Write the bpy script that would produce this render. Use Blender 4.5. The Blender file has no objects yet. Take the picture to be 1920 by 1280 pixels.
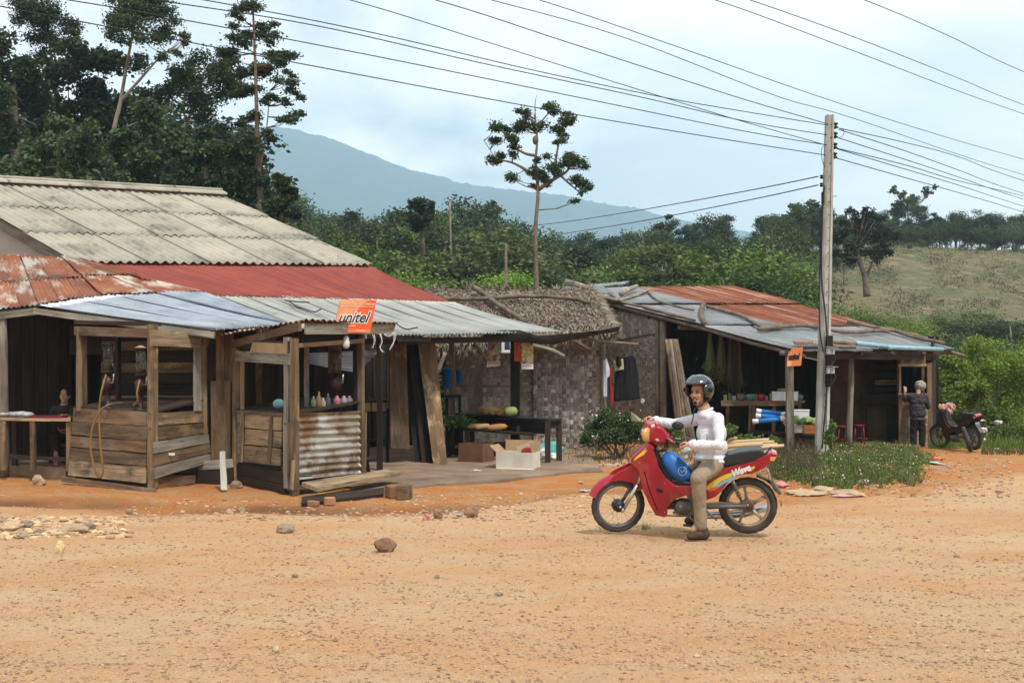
import bpy, bmesh, math, random
import numpy as np
from mathutils import Vector, Matrix, noise, Euler
random.seed(7); np.random.seed(7)
C = bpy.context.scene.collection
SC = bpy.context.scene
PI = math.pi
# ---------------------------------------------------------------- camera, sky, sun, exposure
K = 0.9375          # metres per depth unit of the survey
HC = 1.5            # eye height
HORIZON = 713.0
FPX = 2000.0
cam_d = bpy.data.cameras.new('camera'); cam = bpy.data.objects.new('camera', cam_d); C.objects.link(cam)
cam.location = (0, 0, HC); cam.rotation_euler = (PI/2, 0, 0)
cam_d.sensor_width = 36; cam_d.lens = 36*FPX/1920; cam_d.shift_y = (HORIZON-640)/1920
cam_d.clip_start = .1; cam_d.clip_end = 20000
SC.camera = cam
SC.view_settings.view_transform = 'Standard'; SC.view_settings.look = 'None'
SC.view_settings.exposure = 0.12
SC.cycles.volume_bounces = 2; SC.view_settings.gamma = 1; SC.view_settings.use_curve_mapping = False
SUN_EL, SUN_AZ = math.radians(57), math.radians(152)   # azimuth clockwise from +Y
W = bpy.data.worlds.new('World'); SC.world = W; W.use_nodes = True
nt = W.node_tree; nt.nodes.clear()
def N(nt, t, **k):
    n = nt.nodes.new(t)
    for a, b in k.items(): setattr(n, a, b)
    return n
out = N(nt, 'ShaderNodeOutputWorld'); bg = N(nt, 'ShaderNodeBackground')
sky = N(nt, 'ShaderNodeTexSky', sky_type='NISHITA', sun_disc=False)
sky.sun_elevation = SUN_EL; sky.sun_rotation = SUN_AZ; sky.air_density = 1.0; sky.dust_density = 2.5
sc_ = N(nt, 'ShaderNodeVectorMath', operation='SCALE'); sc_.inputs['Scale'].default_value = 0.11
nt.links.new(sky.outputs[0], sc_.inputs[0])
tc = N(nt, 'ShaderNodeTexCoord'); mp = N(nt, 'ShaderNodeMapping'); mp.inputs['Scale'].default_value = (1.0, 1.0, 3.0)
mp.inputs['Location'].default_value = (.35, .1, .2)
nt.links.new(tc.outputs['Generated'], mp.inputs[0])
nz = N(nt, 'ShaderNodeTexNoise'); nz.inputs['Scale'].default_value = 2.3; nz.inputs['Detail'].default_value = 7; nz.inputs['Roughness'].default_value = .52
nz.inputs['Distortion'].default_value = .35
nt.links.new(mp.outputs[0], nz.inputs['Vector'])
rp = N(nt, 'ShaderNodeValToRGB'); rp.color_ramp.elements[0].position = .42; rp.color_ramp.elements[1].position = .585
nt.links.new(nz.outputs['Fac'], rp.inputs[0])
cr = N(nt, 'ShaderNodeValToRGB')      # cloud tone: pale blue grey veil to near white
cr.color_ramp.elements[0].color = (.56, .60, .66, 1); cr.color_ramp.elements[1].color = (1.36, 1.27, 1.15, 1)
cr.color_ramp.elements[0].position = 0; cr.color_ramp.elements[1].position = 1
nt.links.new(rp.outputs[0], cr.inputs[0])
# lighter towards the brightest quarter of the overcast (right of view) - wide smooth glow of the cloud deck
sx = N(nt, 'ShaderNodeVectorMath', operation='DOT_PRODUCT'); sx.inputs[1].default_value = Vector((.55, .8, .12)).normalized()
nt.links.new(tc.outputs['Generated'], sx.inputs[0])
mr = N(nt, 'ShaderNodeMapRange'); mr.inputs[1].default_value = .80; mr.inputs[2].default_value = 1.0; mr.inputs[3].default_value = 0; mr.inputs[4].default_value = .55
nt.links.new(sx.outputs['Value'], mr.inputs[0])
mx2 = N(nt, 'ShaderNodeMix', data_type='RGBA'); nt.links.new(mr.outputs[0], mx2.inputs[0]); nt.links.new(cr.outputs[0], mx2.inputs[6]); mx2.inputs[7].default_value = (1.42, 1.32, 1.18, 1)
mx = N(nt, 'ShaderNodeMix', data_type='RGBA'); mx.inputs[0].default_value = .97
nt.links.new(sc_.outputs[0], mx.inputs[6]); nt.links.new(mx2.outputs[2], mx.inputs[7])
nt.links.new(mx.outputs[2], bg.inputs[0]); bg.inputs[1].default_value = 1.22
nt.links.new(bg.outputs[0], out.inputs[0])
sd = bpy.data.lights.new('sun', 'SUN'); sd.energy = 4.4; sd.angle = math.radians(7); sd.color = (1, .94, .84)
sun = bpy.data.objects.new('sun', sd); C.objects.link(sun)
sdir = Vector((math.sin(SUN_AZ)*math.cos(SUN_EL), math.cos(SUN_AZ)*math.cos(SUN_EL), math.sin(SUN_EL)))
sun.rotation_euler = sdir.to_track_quat('Z', 'Y').to_euler(); sun.location = (0, -10, 30)

# ---------------------------------------------------------------- survey helpers
def P(px, py, d): return Vector(((px-960)/FPX*d*K, d*K, HC+(HORIZON-py)/FPX*d*K))
def V(px, d, z): return Vector(((px-960)/FPX*d*K, d*K, z))
def GD(py): return HC*FPX/K/(py-HORIZON)
def G(px, py, z=0.0): return V(px, GD(py), z)
def pl(xa, da, xb, db):
    """depth along the vertical plane through two surveyed columns"""
    return lambda px: 1.0/((1/da)+(px-xa)/(xb-xa)*(1/db-1/da))
R = random.uniform

# ---------------------------------------------------------------- materials
MATS = {}
def M(name, col, col2=None, rough=.85, scale=6, stretch=(1,1,1), lo=.35, hi=.65, bump=.15, bscale=30, metal=0, rnd=.15,
      stains=None, spec=.3, coord='Object', detail=6, trans=0, island=False, alpha=1, coat=0, emit=None):
    m = bpy.data.materials.new(name); m.use_nodes = True; nt = m.node_tree; nt.nodes.clear(); MATS[name] = m
    L = nt.links.new
    o = N(nt, 'ShaderNodeOutputMaterial'); b = N(nt, 'ShaderNodeBsdfPrincipled')
    tc = N(nt, 'ShaderNodeTexCoord'); oi = N(nt, 'ShaderNodeObjectInfo')
    rv = oi.outputs['Random']
    if island:
        g = N(nt, 'ShaderNodeNewGeometry'); a = N(nt, 'ShaderNodeMath', operation='ADD'); L(g.outputs['Random Per Island'], a.inputs[0]); L(rv, a.inputs[1])
        fr = N(nt, 'ShaderNodeMath', operation='FRACT'); L(a.outputs[0], fr.inputs[0]); rv = fr.outputs[0]
    sm = N(nt, 'ShaderNodeMath', operation='MULTIPLY'); L(rv, sm.inputs[0]); sm.inputs[1].default_value = 37.0
    av = N(nt, 'ShaderNodeVectorMath', operation='ADD'); L(tc.outputs[coord], av.inputs[0]); L(sm.outputs[0], av.inputs[1])
    mp = N(nt, 'ShaderNodeMapping'); L(av.outputs[0], mp.inputs[0]); mp.inputs['Scale'].default_value = stretch
    n1 = N(nt, 'ShaderNodeTexNoise'); n1.inputs['Scale'].default_value = scale; n1.inputs['Detail'].default_value = detail; L(mp.outputs[0], n1.inputs['Vector'])
    r1 = N(nt, 'ShaderNodeMapRange'); L(n1.outputs['Fac'], r1.inputs[0]); r1.inputs[1].default_value = lo; r1.inputs[2].default_value = hi
    mixn = N(nt, 'ShaderNodeMix', data_type='RGBA'); L(r1.outputs[0], mixn.inputs[0])
    mixn.inputs[6].default_value = (*col, 1); mixn.inputs[7].default_value = (*(col2 or tuple(c*.7 for c in col)), 1)
    cur = mixn.outputs[2]
    for s in (stains or []):
        c, ss, slo, shi, sst = s
        mp2 = N(nt, 'ShaderNodeMapping'); L(av.outputs[0], mp2.inputs[0]); mp2.inputs['Scale'].default_value = sst; mp2.inputs['Location'].default_value = (3.1, 1.7, 5.2)
        n2 = N(nt, 'ShaderNodeTexNoise'); n2.inputs['Scale'].default_value = ss; n2.inputs['Detail'].default_value = 8; n2.inputs['Roughness'].default_value = .65; L(mp2.outputs[0], n2.inputs['Vector'])
        r2 = N(nt, 'ShaderNodeMapRange'); L(n2.outputs['Fac'], r2.inputs[0]); r2.inputs[1].default_value = slo; r2.inputs[2].default_value = shi
        mm = N(nt, 'ShaderNodeMix', data_type='RGBA'); L(r2.outputs[0], mm.inputs[0]); L(cur, mm.inputs[6]); mm.inputs[7].default_value = (*c, 1); cur = mm.outputs[2]
    hs = N(nt, 'ShaderNodeHueSaturation'); L(cur, hs.inputs['Color'])
    vr = N(nt, 'ShaderNodeMapRange'); L(rv, vr.inputs[0]); vr.inputs[3].default_value = 1-rnd; vr.inputs[4].default_value = 1+rnd
    if island:
        v2 = N(nt, 'ShaderNodeMapRange'); L(oi.outputs['Random'], v2.inputs[0]); v2.inputs[3].default_value = .68; v2.inputs[4].default_value = 1.38
        vm = N(nt, 'ShaderNodeMath', operation='MULTIPLY'); L(vr.outputs[0], vm.inputs[0]); L(v2.outputs[0], vm.inputs[1]); L(vm.outputs[0], hs.inputs['Value'])
        h2 = N(nt, 'ShaderNodeMapRange'); L(oi.outputs['Random'], h2.inputs[0]); h2.inputs[3].default_value = .485; h2.inputs[4].default_value = .512; L(h2.outputs[0], hs.inputs['Hue'])
    else: L(vr.outputs[0], hs.inputs['Value'])
    L(hs.outputs[0], b.inputs['Base Color']); b.inputs['Roughness'].default_value = rough; b.inputs['Metallic'].default_value = metal
    b.inputs['Specular IOR Level'].default_value = spec
    if coat: b.inputs['Coat Weight'].default_value = coat; b.inputs['Coat Roughness'].default_value = .1
    if alpha < 1: b.inputs['Transmission Weight'].default_value = 1-alpha; b.inputs['IOR'].default_value = 1.2
    if bump:
        n3 = N(nt, 'ShaderNodeTexNoise'); n3.inputs['Scale'].default_value = bscale; n3.inputs['Detail'].default_value = 5; L(mp.outputs[0], n3.inputs['Vector'])
        bp = N(nt, 'ShaderNodeBump'); bp.inputs['Strength'].default_value = bump; bp.inputs['Distance'].default_value = .02; L(n3.outputs['Fac'], bp.inputs['Height']); L(bp.outputs[0], b.inputs['Normal'])
    if trans:
        t = N(nt, 'ShaderNodeBsdfTranslucent'); L(hs.outputs[0], t.inputs[0]); ms = N(nt, 'ShaderNodeMixShader'); ms.inputs[0].default_value = trans
        L(b.outputs[0], ms.inputs[1]); L(t.outputs[0], ms.inputs[2]); L(ms.outputs[0], o.inputs[0])
    else: L(b.outputs[0], o.inputs[0])
    return m
GR = (.12, 1, 1)   # grain runs along local x
wood   = M('weathered_wood', (.215,.14,.078), (.105,.068,.04), scale=14, stretch=GR, bump=.35, bscale=40, rnd=.45, stains=[((.06,.045,.035), 38, .50, .74, (.05,1,1)), ((.045,.035,.03), 3.5, .52, .72, (.6,1,1)), ((.42,.28,.15), 2.5, .55, .7, (.5,1,1))])
wood_l = M('pale_wood', (.36,.26,.155), (.20,.14,.08), scale=14, stretch=GR, bump=.3, bscale=40, rnd=.35, stains=[((.06,.045,.035), 38, .50, .74, (.05,1,1)), ((.08,.06,.045), 3.2, .52, .68, (.5,1,1)), ((.33,.19,.09), 1.6, .55, .7, (.6,1,1))])
wood_o = M('orange_wood', (.255,.15,.078), (.145,.085,.045), scale=12, stretch=GR, bump=.3, bscale=40, rnd=.3, stains=[((.06,.045,.035), 38, .50, .74, (.05,1,1)), ((.08,.05,.035), 3, .50, .70, (.4,1,1)), ((.24,.19,.13), 2.2, .52, .66, (.5,1,1))])
wood_d = M('dark_wood', (.042,.027,.017), (.019,.013,.009), scale=12, stretch=GR, bump=.3, bscale=40, rnd=.3)  # dark timber; shade of the interiors is deepened in its colour
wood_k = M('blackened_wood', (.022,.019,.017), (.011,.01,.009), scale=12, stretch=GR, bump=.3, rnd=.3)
wood_g = M('grey_wood', (.30,.27,.22), (.17,.15,.12), scale=14, stretch=GR, bump=.35, bscale=40, rnd=.2, stains=[((.06,.045,.035), 38, .50, .74, (.05,1,1)), ((.07,.06,.05), 4, .55, .75, (.5,1,1))])
bark   = M('bark', (.20,.15,.11), (.10,.075,.055), scale=5, bump=.5, bscale=18, rnd=.2)
bark_p = M('pale_bark', (.30,.25,.19), (.16,.13,.10), scale=3, bump=.4, bscale=12, rnd=.2)
fibro  = M('fibre_cement', (.40,.37,.30), (.32,.295,.24), scale=1.4, bump=.12, bscale=50, rnd=.07, stains=[((.12,.115,.10), 1.3, .50, .72, (1,1,1)), ((.30,.27,.22), 9, .55, .75, (1,1,1))])
redsh  = M('red_painted_sheet', (.29,.058,.038), (.23,.046,.031), scale=3, bump=.04, rough=.55, rnd=.05, stains=[((.17,.035,.03), 2.4, .50, .66, (.12,5,1)), ((.20,.05,.045), 5, .58, .8, (1,1,1))])  # downslope streaks paint shade between the ribs; the blotches are stains
greysh = M('dull_zinc_sheet', (.41,.415,.385), (.34,.345,.32), scale=2, bump=.03, rough=.5, metal=.25, rnd=.07, stains=[((.22,.215,.20), 2.0, .52, .68, (.12,4,1)), ((.25,.22,.18), 3, .6, .75, (1,1,1))])  # thin dark downslope lines stand for rib shade, beside real staining
bluesh = M('blue_grey_zinc_sheet', (.28,.29,.295), (.21,.22,.225), scale=2, bump=.03, rough=.5, metal=.25, rnd=.1, stains=[((.17,.16,.15), 3, .58, .75, (1,1,1))])
shiny  = M('new_zinc_sheet', (.50,.54,.60), (.36,.39,.44), scale=2.2, bump=.03, rough=.36, metal=.6, rnd=.08, stains=[((.30,.29,.28), 4, .62, .75, (1,1,1))])
rustsh = M('rusted_sheet', (.27,.085,.04), (.17,.055,.03), scale=3, bump=.08, rough=.85, rnd=.25, stains=[((.42,.30,.23), 2.2, .57, .62, (.10,3.5,1)), ((.15,.045,.02), 2.5, .55, .7, (1,1,1))])
rustmix= M('half_rusted_sheet', (.27,.10,.05), (.19,.065,.035), scale=2, bump=.06, rough=.75, rnd=.15, stains=[((.47,.43,.38), 1.5, .50, .60, (.6,1,1)), ((.30,.13,.06), 5, .55, .7, (1,1,1))])
plaster= M('pale_plaster', (.46,.43,.39), (.38,.35,.31), scale=2, bump=.1, rnd=.05)
black  = M('black_plastic', (.015,.015,.016), (.022,.022,.023), rough=.45, bump=0, rnd=0)
dark   = M('shade_black', (.012,.011,.010), (.02,.018,.016), rough=.95, bump=.1, rnd=.2)  # near-black that puts interior shade into plain sheets
tarp   = M('black_tarpaulin', (.022,.023,.022), (.045,.044,.038), rough=.6, bump=.1, rnd=.1)
bamboo_w = M('woven_bamboo', (.43,.385,.33), (.30,.26,.215), scale=5, stretch=(.5,.5,9), lo=.4, hi=.6, bump=.3, rnd=.30, island=True, stains=[((.44,.42,.38), 3.0, .58, .66, (1,1,1)), ((.12,.10,.08), 1.1, .58, .75, (1,1,1))])
bamboo_v = M('woven_bamboo_upright', (.43,.385,.33), (.24,.205,.165), scale=5, stretch=(9,9,.5), lo=.4, hi=.6, bump=.3, rnd=.30, island=True, stains=[((.46,.43,.38), 3.0, .60, .68, (1,1,1)), ((.12,.10,.08), 1.1, .58, .75, (1,1,1))])
bamboo_pale = M('pale_woven_bamboo', (.62,.60,.57), (.48,.45,.41), scale=8, bump=.2, rnd=.25, island=True)
thatchm = M('dry_thatch', (.235,.185,.135), (.115,.09,.066), scale=3, bump=0, rnd=.55, island=True)
bamboo = M('bamboo_culm', (.52,.37,.21), (.38,.26,.14), scale=5, stretch=GR, bump=.05, rough=.5, rnd=.15)
cemt   = M('pole_concrete', (.46,.46,.41), (.34,.34,.30), scale=4, bump=.25, bscale=60, rnd=0, stains=[((.24,.24,.20), 3, .52, .7, (1,1,.25))])
paper  = M('printed_paper', (.72,.70,.66), rough=.8, bump=0, rnd=.05)
white  = M('white_plastic', (.72,.73,.74), (.62,.63,.64), rough=.5, bump=0, rnd=.05)
carton = M('cardboard', (.36,.24,.13), (.30,.20,.11), rough=.9, bump=.05, rnd=.15)
cartonw= M('white_cardboard', (.62,.56,.48), (.53,.47,.40), rough=.9, bump=.03, rnd=.08)
steel  = M('steel', (.42,.41,.40), (.25,.22,.20), rough=.4, metal=.8, bump=0, rnd=0)
rubber = M('tyre_rubber', (.035,.032,.03), (.07,.06,.05), scale=9, rough=.85, bump=.15, rnd=.05)
glassm = M('clear_glass', (.75,.80,.78), rough=.05, bump=0, rnd=0, alpha=.03, spec=.5)
def plain(name, c, rough=.6, **k): return M(name, c, tuple(x*.82 for x in c), rough=rough, bump=k.pop('bump', 0), rnd=k.pop('rnd', .04), **k)
blue_p = plain('blue_plastic', (.03,.16,.50), .45)
red_p  = plain('motorcycle_red', (.36,.012,.026), .30, coat=.45, stains=[((.30,.12,.07), 3.5, .54, .80, (1,1,.6)), ((.16,.012,.02), 25, .6, .75, (1,1,1))])
orange_p = plain('orange_print', (.80,.13,.03), .5)
peach_p = plain('peach_print', (.85,.36,.18), .5)
yellow_p = plain('yellow_print', (.75,.55,.06), .5)
sky_p  = plain('sky_blue_print', (.22,.50,.70), .5)
amber  = plain('amber_lens', (.72,.36,.13), .15, coat=.8)
maroon = plain('maroon_plastic', (.16,.012,.02), .45)
leafm = {}
def leafmat(name, a, b, trans=.25, rough=.55):
    leafm[name] = M(name+'_leaves', a, b, scale=.7, lo=.35, hi=.65, bump=0, rnd=.45, rough=rough, trans=trans, island=True, spec=.25)
leafmat('dark', (.034,.060,.020), (.060,.090,.028))
leafmat('deep', (.026,.045,.020), (.046,.068,.027))
leafmat('mid', (.080,.145,.026), (.135,.19,.040))
leafmat('bright', (.145,.25,.032), (.21,.31,.048))
leafmat('olive', (.105,.12,.040), (.08,.10,.03))
leafmat('fieldtree', (.050,.055,.026), (.036,.044,.02))
leafmat('grey', (.060,.072,.045), (.085,.090,.055))
leafmat('bluegreen', (.056,.088,.032), (.078,.11,.042))
leafmat('dry', (.16,.12,.07), (.10,.08,.05))
flowerm = plain('white_petals', (.70,.70,.62), .8)

# ---------------------------------------------------------------- mesh builder
class MB:
    def __init__(s): s.v = []; s.f = []; s.mi = []
    def add(s, vs, fs, mi=0):
        o = len(s.v); s.v += [tuple(x) for x in vs]; s.f += [tuple(i+o for i in f) for f in fs]; s.mi += [mi]*len(fs); return s
    def box(s, c, size, rot=None, mi=0):
        h = Vector(size)/2; c = Vector(c); vs = []
        for i in range(8):
            q = Vector(((1 if i & 1 else -1)*h.x, (1 if i & 2 else -1)*h.y, (1 if i & 4 else -1)*h.z))
            if rot: q = rot @ q
            vs.append(c+q)
        return s.add(vs, [(0,2,3,1),(4,5,7,6),(0,1,5,4),(2,6,7,3),(0,4,6,2),(1,3,7,5)], mi)
    def tube(s, pts, rads, n=8, cap=True, mi=0, flat=1.0):
        pts = [Vector(p) for p in pts]
        if not hasattr(rads, '__len__'): rads = [rads]*len(pts)
        vs = []; fs = []; prev = None
        for i, p in enumerate(pts):
            t = (pts[min(i+1, len(pts)-1)]-pts[max(i-1, 0)])
            if t.length < 1e-9: t = Vector((0,0,1))
            t.normalize()
            if prev is None:
                a = t.orthogonal().normalized()
            else:
                a = prev-t*prev.dot(t)
                a = a.normalized() if a.length > 1e-6 else t.orthogonal().normalized()
            prev = a; b = t.cross(a)
            for k in range(n):
                g = 2*PI*k/n; vs.append(p+(a*math.cos(g)+b*math.sin(g)*flat)*rads[i])
        for i in range(len(pts)-1):
            for k in range(n):
                fs.append((i*n+k, i*n+(k+1) % n, (i+1)*n+(k+1) % n, (i+1)*n+k))
        if cap: fs.append(tuple(range(n))[::-1]); fs.append(tuple((len(pts)-1)*n+k for k in range(n)))
        return s.add(vs, fs, mi)
    def ell(s, c, r, rot=None, nu=12, nv=8, mi=0):
        c = Vector(c); vs = []; fs = []
        if not hasattr(r, '__len__'): r = (r, r, r)
        def q(u, v):
            p = Vector((r[0]*math.sin(v)*math.cos(u), r[1]*math.sin(v)*math.sin(u), r[2]*math.cos(v)))
            return c+(rot @ p if rot else p)
        vs.append(q(0, 0))
        for j in range(1, nv):
            for i in range(nu): vs.append(q(2*PI*i/nu, PI*j/nv))
        vs.append(q(0, PI))
        for i in range(nu):
            fs.append((0, 1+i, 1+(i+1) % nu)); fs.append((len(vs)-1, 1+(nv-2)*nu+(i+1) % nu, 1+(nv-2)*nu+i))
            for j in range(nv-2): fs.append((1+j*nu+i, 1+(j+1)*nu+i, 1+(j+1)*nu+(i+1) % nu, 1+j*nu+(i+1) % nu))
        return s.add(vs, fs, mi)
    def lathe(s, c, prof, n=16, axis=None, mi=0):
        """prof: (radius, height) list along axis"""
        c = Vector(c); ax = Vector(axis or (0,0,1)).normalized(); a = ax.orthogonal().normalized(); b = ax.cross(a); vs = []; fs = []
        for r, h in prof:
            for k in range(n):
                g = 2*PI*k/n; vs.append(c+ax*h+(a*math.cos(g)+b*math.sin(g))*r)
        for i in range(len(prof)-1):
            for k in range(n): fs.append((i*n+k, i*n+(k+1) % n, (i+1)*n+(k+1) % n, (i+1)*n+k))
        fs.append(tuple(range(n))[::-1]); fs.append(tuple((len(prof)-1)*n+k for k in range(n)))
        return s.add(vs, fs, mi)
    def grid(s, fn, nu, nv, mi=0, closed=False):
        vs = [fn(i/nu, j/nv) for j in range(nv+1) for i in range(nu+1)]
        fs = [(j*(nu+1)+i, j*(nu+1)+i+1, (j+1)*(nu+1)+i+1, (j+1)*(nu+1)+i) for j in range(nv) for i in range(nu)]
        return s.add(vs, fs, mi)
    def prism(s, outline, a, b, mi=0):
        """outline: list of points, extruded by vector a (front) .. b (back)"""
        n = len(outline); o = [Vector(p) for p in outline]
        vs = [p+Vector(a) for p in o]+[p+Vector(b) for p in o]
        fs = [tuple(range(n)), tuple(range(2*n-1, n-1, -1))]+[(i, i+n, (i+1) % n+n, (i+1) % n) for i in range(n)]
        return s.add(vs, fs, mi)
    def mesh(s, name, smooth=False, off=None):
        me = bpy.data.meshes.new(name)
        vs = s.v if off is None else [(x-off[0], y-off[1], z-off[2]) for x, y, z in s.v]
        me.from_pydata(vs, [], s.f)
        if any(s.mi): me.polygons.foreach_set('material_index', s.mi)
        if smooth: me.polygons.foreach_set('use_smooth', [True]*len(me.polygons))
        me.update(); return me
WM = {}
def tag(o, label=None, cat=None, group=None, kind=None):
    if label: o['label'] = label
    if cat: o['category'] = cat
    if group: o['group'] = group
    if kind: o['kind'] = kind
    return o
def mk(name, me, mats, parent=None, mat=None, label=None, cat=None, group=None, kind=None):
    """link a mesh (already built relative to matrix mat) as one object"""
    o = bpy.data.objects.new(name, me); C.objects.link(o)
    if mats is not None and me is not None and len(me.materials) == 0:
        for m in (mats if isinstance(mats, (list, tuple)) else [mats]): me.materials.append(m)
    mat = mat or Matrix.Identity(4)
    WM[o.name] = mat.copy()
    if parent is not None:
        o.parent = parent; o.matrix_parent_inverse = WM[parent.name].inverted()
    o.matrix_basis = mat
    return tag(o, label, cat, group, kind)
def thing(name, loc, label, cat, group=None, kind=None):
    return mk(name, None, None, None, Matrix.Translation(Vector(loc)), label, cat, group, kind)
def put(name, mb, mats, parent=None, smooth=False, **k):
    """mb built in world coordinates; origin moved to its centre"""
    a = np.array(mb.v); c = (a.min(0)+a.max(0))/2; 
    return mk(name, mb.mesh(name, smooth, c), mats, parent, Matrix.Translation(Vector(c)), **k)
def solo(name, mb, mats, label, cat, group=None, smooth=False, kind=None):
    a = np.array(mb.v); c = (a.min(0)+a.max(0))/2; c[2] = a[:,2].min()
    return mk(name, mb.mesh(name, smooth, c), mats, None, Matrix.Translation(Vector(c)), label, cat, group, kind)
def copy_tree(o, parent=None):
    c = o.copy(); C.objects.link(c)
    if parent is not None: c.parent = parent; c.matrix_parent_inverse = o.matrix_parent_inverse.copy()
    for ch in list(o.children): copy_tree(ch, c)
    return c
def slab(name, a, b, c, d, th, m, parent=None, seg=3, jit=.004, **k):
    """board with face a-b-c-d (a->b the long way), thickness th behind the face; local x = grain"""
    a, b, c, d = map(Vector, (a, b, c, d)); 
    x = ((b-a)+(c-d)).normalized(); n = x.cross(((d-a)+(c-b))).normalized(); y = n.cross(x)
    if n.y > 0 and abs(n.y) > .02: n = -n
    y = n.cross(x)
    o = (a+b+c+d)/4; mt = Matrix(((x.x,y.x,n.x,o.x),(x.y,y.y,n.y,o.y),(x.z,y.z,n.z,o.z),(0,0,0,1))); inv = mt.inverted()
    vs = []
    for i in range(seg+1):
        t = i/seg; p = a.lerp(b, t); q = d.lerp(c, t)
        e1 = y*R(-jit, jit); e2 = y*R(-jit, jit); e3 = n*R(-jit, jit)*.7
        vs += [inv @ (p+e1+e3), inv @ (q+e2+e3), inv @ (q+e2+e3-n*th), inv @ (p+e1+e3-n*th)]
    fs = [(0,1,2,3), (seg*4+3, seg*4+2, seg*4+1, seg*4)]
    for i in range(seg):
        for k2 in range(4): fs.append((i*4+k2, (i+1)*4+k2, (i+1)*4+(k2+1) % 4, i*4+(k2+1) % 4))
    me = bpy.data.meshes.new(name); me.from_pydata([tuple(v) for v in vs], [], fs); me.update()
    return mk(name, me, m, parent, mt, **k)
def beam(name, a, b, w, th, m, parent=None, up=(0,0,1), **k):
    """straight timber from a to b; w across (along up), th in depth"""
    a, b = Vector(a), Vector(b); x = (b-a).normalized(); u = Vector(up); u = (u-x*u.dot(x))
    if u.length < 1e-4: u = x.orthogonal()
    u = u.normalized()*w/2
    n = x.cross(u).normalized()
    if n.y > 0: n = -n
    f = n*th/2
    return slab(name, a+u+f, b+u+f, b-u+f, a-u+f, th, m, parent, **k)
def pole(name, pts, rads, m, parent=None, n=8, **k):
    """round timber; local x along it"""
    a, b = Vector(pts[0]), Vector(pts[-1]); x = (b-a).normalized(); y = x.orthogonal().normalized(); z = x.cross(y); o = (a+b)/2
    mt = Matrix(((x.x,y.x,z.x,o.x),(x.y,y.y,z.y,o.y),(x.z,y.z,z.z,o.z),(0,0,0,1))); inv = mt.inverted()
    mb = MB(); mb.tube([inv @ Vector(p) for p in pts], rads, n)
    return mk(name, mb.mesh(name, True), m, parent, mt, **k)
def stick(a, b, r0, r1, wob=.05, n=7):
    a, b = Vector(a), Vector(b); pts = []; L = (b-a).length
    for i in range(n):
        t = i/(n-1); p = a.lerp(b, t)
        if 0 < i < n-1: p += Vector((R(-1,1), R(-1,1), R(-1,1)))*wob*L*.3
        pts.append(p)
    return pts, [r0+(r1-r0)*i/(n-1) for i in range(n)]
def bil(a, b, c, d, u, v): return (a.lerp(b, u)).lerp(d.lerp(c, u), v)
def planks(name, a, b, c, d, n, th, m, parent, vertical=False, gap=.007, off=.010, cuts=None, jit=.004, seg=3):
    """quad face a(top left) b(top right) c(bottom right) d(bottom left) split into n boards"""
    a, b, c, d = map(Vector, (a, b, c, d)); nn = (b-a).cross(d-a).normalized()
    if nn.y > 0: nn = -nn
    cuts = cuts or [i/n for i in range(n+1)]
    for i in range(len(cuts)-1):
        t0, t1 = cuts[i], cuts[i+1]; e = nn*R(-off, off)
        ms = m if not isinstance(m, (list, tuple)) else random.choice(m)
        if vertical:
            q = [bil(a,b,c,d,t0,0), bil(a,b,c,d,t0,1), bil(a,b,c,d,t1,1), bil(a,b,c,d,t1,0)]
            w = (q[3]-q[0]).normalized()*gap
            slab(name, q[0]+w+e, q[1]+w+e, q[2]-w+e, q[3]-w+e, th, ms, parent, seg=seg, jit=jit)
        else:
            q = [bil(a,b,c,d,0,t0), bil(a,b,c,d,1,t0), bil(a,b,c,d,1,t1), bil(a,b,c,d,0,t1)]
            w = (q[3]-q[0]).normalized()*gap; s = (q[1]-q[0]).normalized()*R(-.01,.01)
            slab(name, q[0]+w+e+s, q[1]+w+e-s, q[2]-w+e-s, q[3]-w+e+s, th, ms, parent, seg=seg, jit=jit)
def sheet(name, a, b, c, d, u0, u1, v0, v1, m, parent, wave=.076, amp=.009, sag=0., lift=0., nv=5, th=.003, spw=6, **k):
    """corrugated sheet on the roof quad a,b (top) c,d (bottom); ribs run along v. local x runs down the slope"""
    a, b, c, d = map(Vector, (a, b, c, d)); A, B, Cc, D = bil(a,b,c,d,u0,v0), bil(a,b,c,d,u1,v0), bil(a,b,c,d,u1,v1), bil(a,b,c,d,u0,v1)
    x = ((D-A)+(Cc-B)).normalized(); n = x.cross(B-A).normalized()
    if n.z < 0: n = -n
    y = n.cross(x); o = (A+B+Cc+D)/4
    mt = Matrix(((x.x,y.x,n.x,o.x),(x.y,y.y,n.y,o.y),(x.z,y.z,n.z,o.z),(0,0,0,1))); inv = mt.inverted()
    W_ = max((B-A).length, (Cc-D).length); nw = max(1, round(W_/wave)); nu = nw*spw
    ph = R(0, 9)
    def f(u, v, dz):
        p = bil(A, B, Cc, D, u, v)
        ug = u0+(u1-u0)*u; z = amp*math.cos(2*PI*u*nw)-sag*math.sin(PI*v)+lift*v+.006*math.sin(ug*23+v*3)+.004*math.sin(ug*71+v*7)+dz
        return inv @ (p+n*z)
    mb = MB(); mb.grid(lambda u, v: f(u, v, 0), nu, nv); mb.grid(lambda u, v: f(u, v, -th), nu, nv)
    # close the two ends and sides
    w = nu+1; T = w*(nv+1); fs = []
    for i in range(nu): fs += [(i, i+1, T+i+1, T+i), (nv*w+i, T+nv*w+i, T+nv*w+i+1, nv*w+i+1)]
    mb.f += fs; mb.mi += [0]*len(fs)
    return mk(name, mb.mesh(name, True), m, parent, mt, **k)
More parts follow.
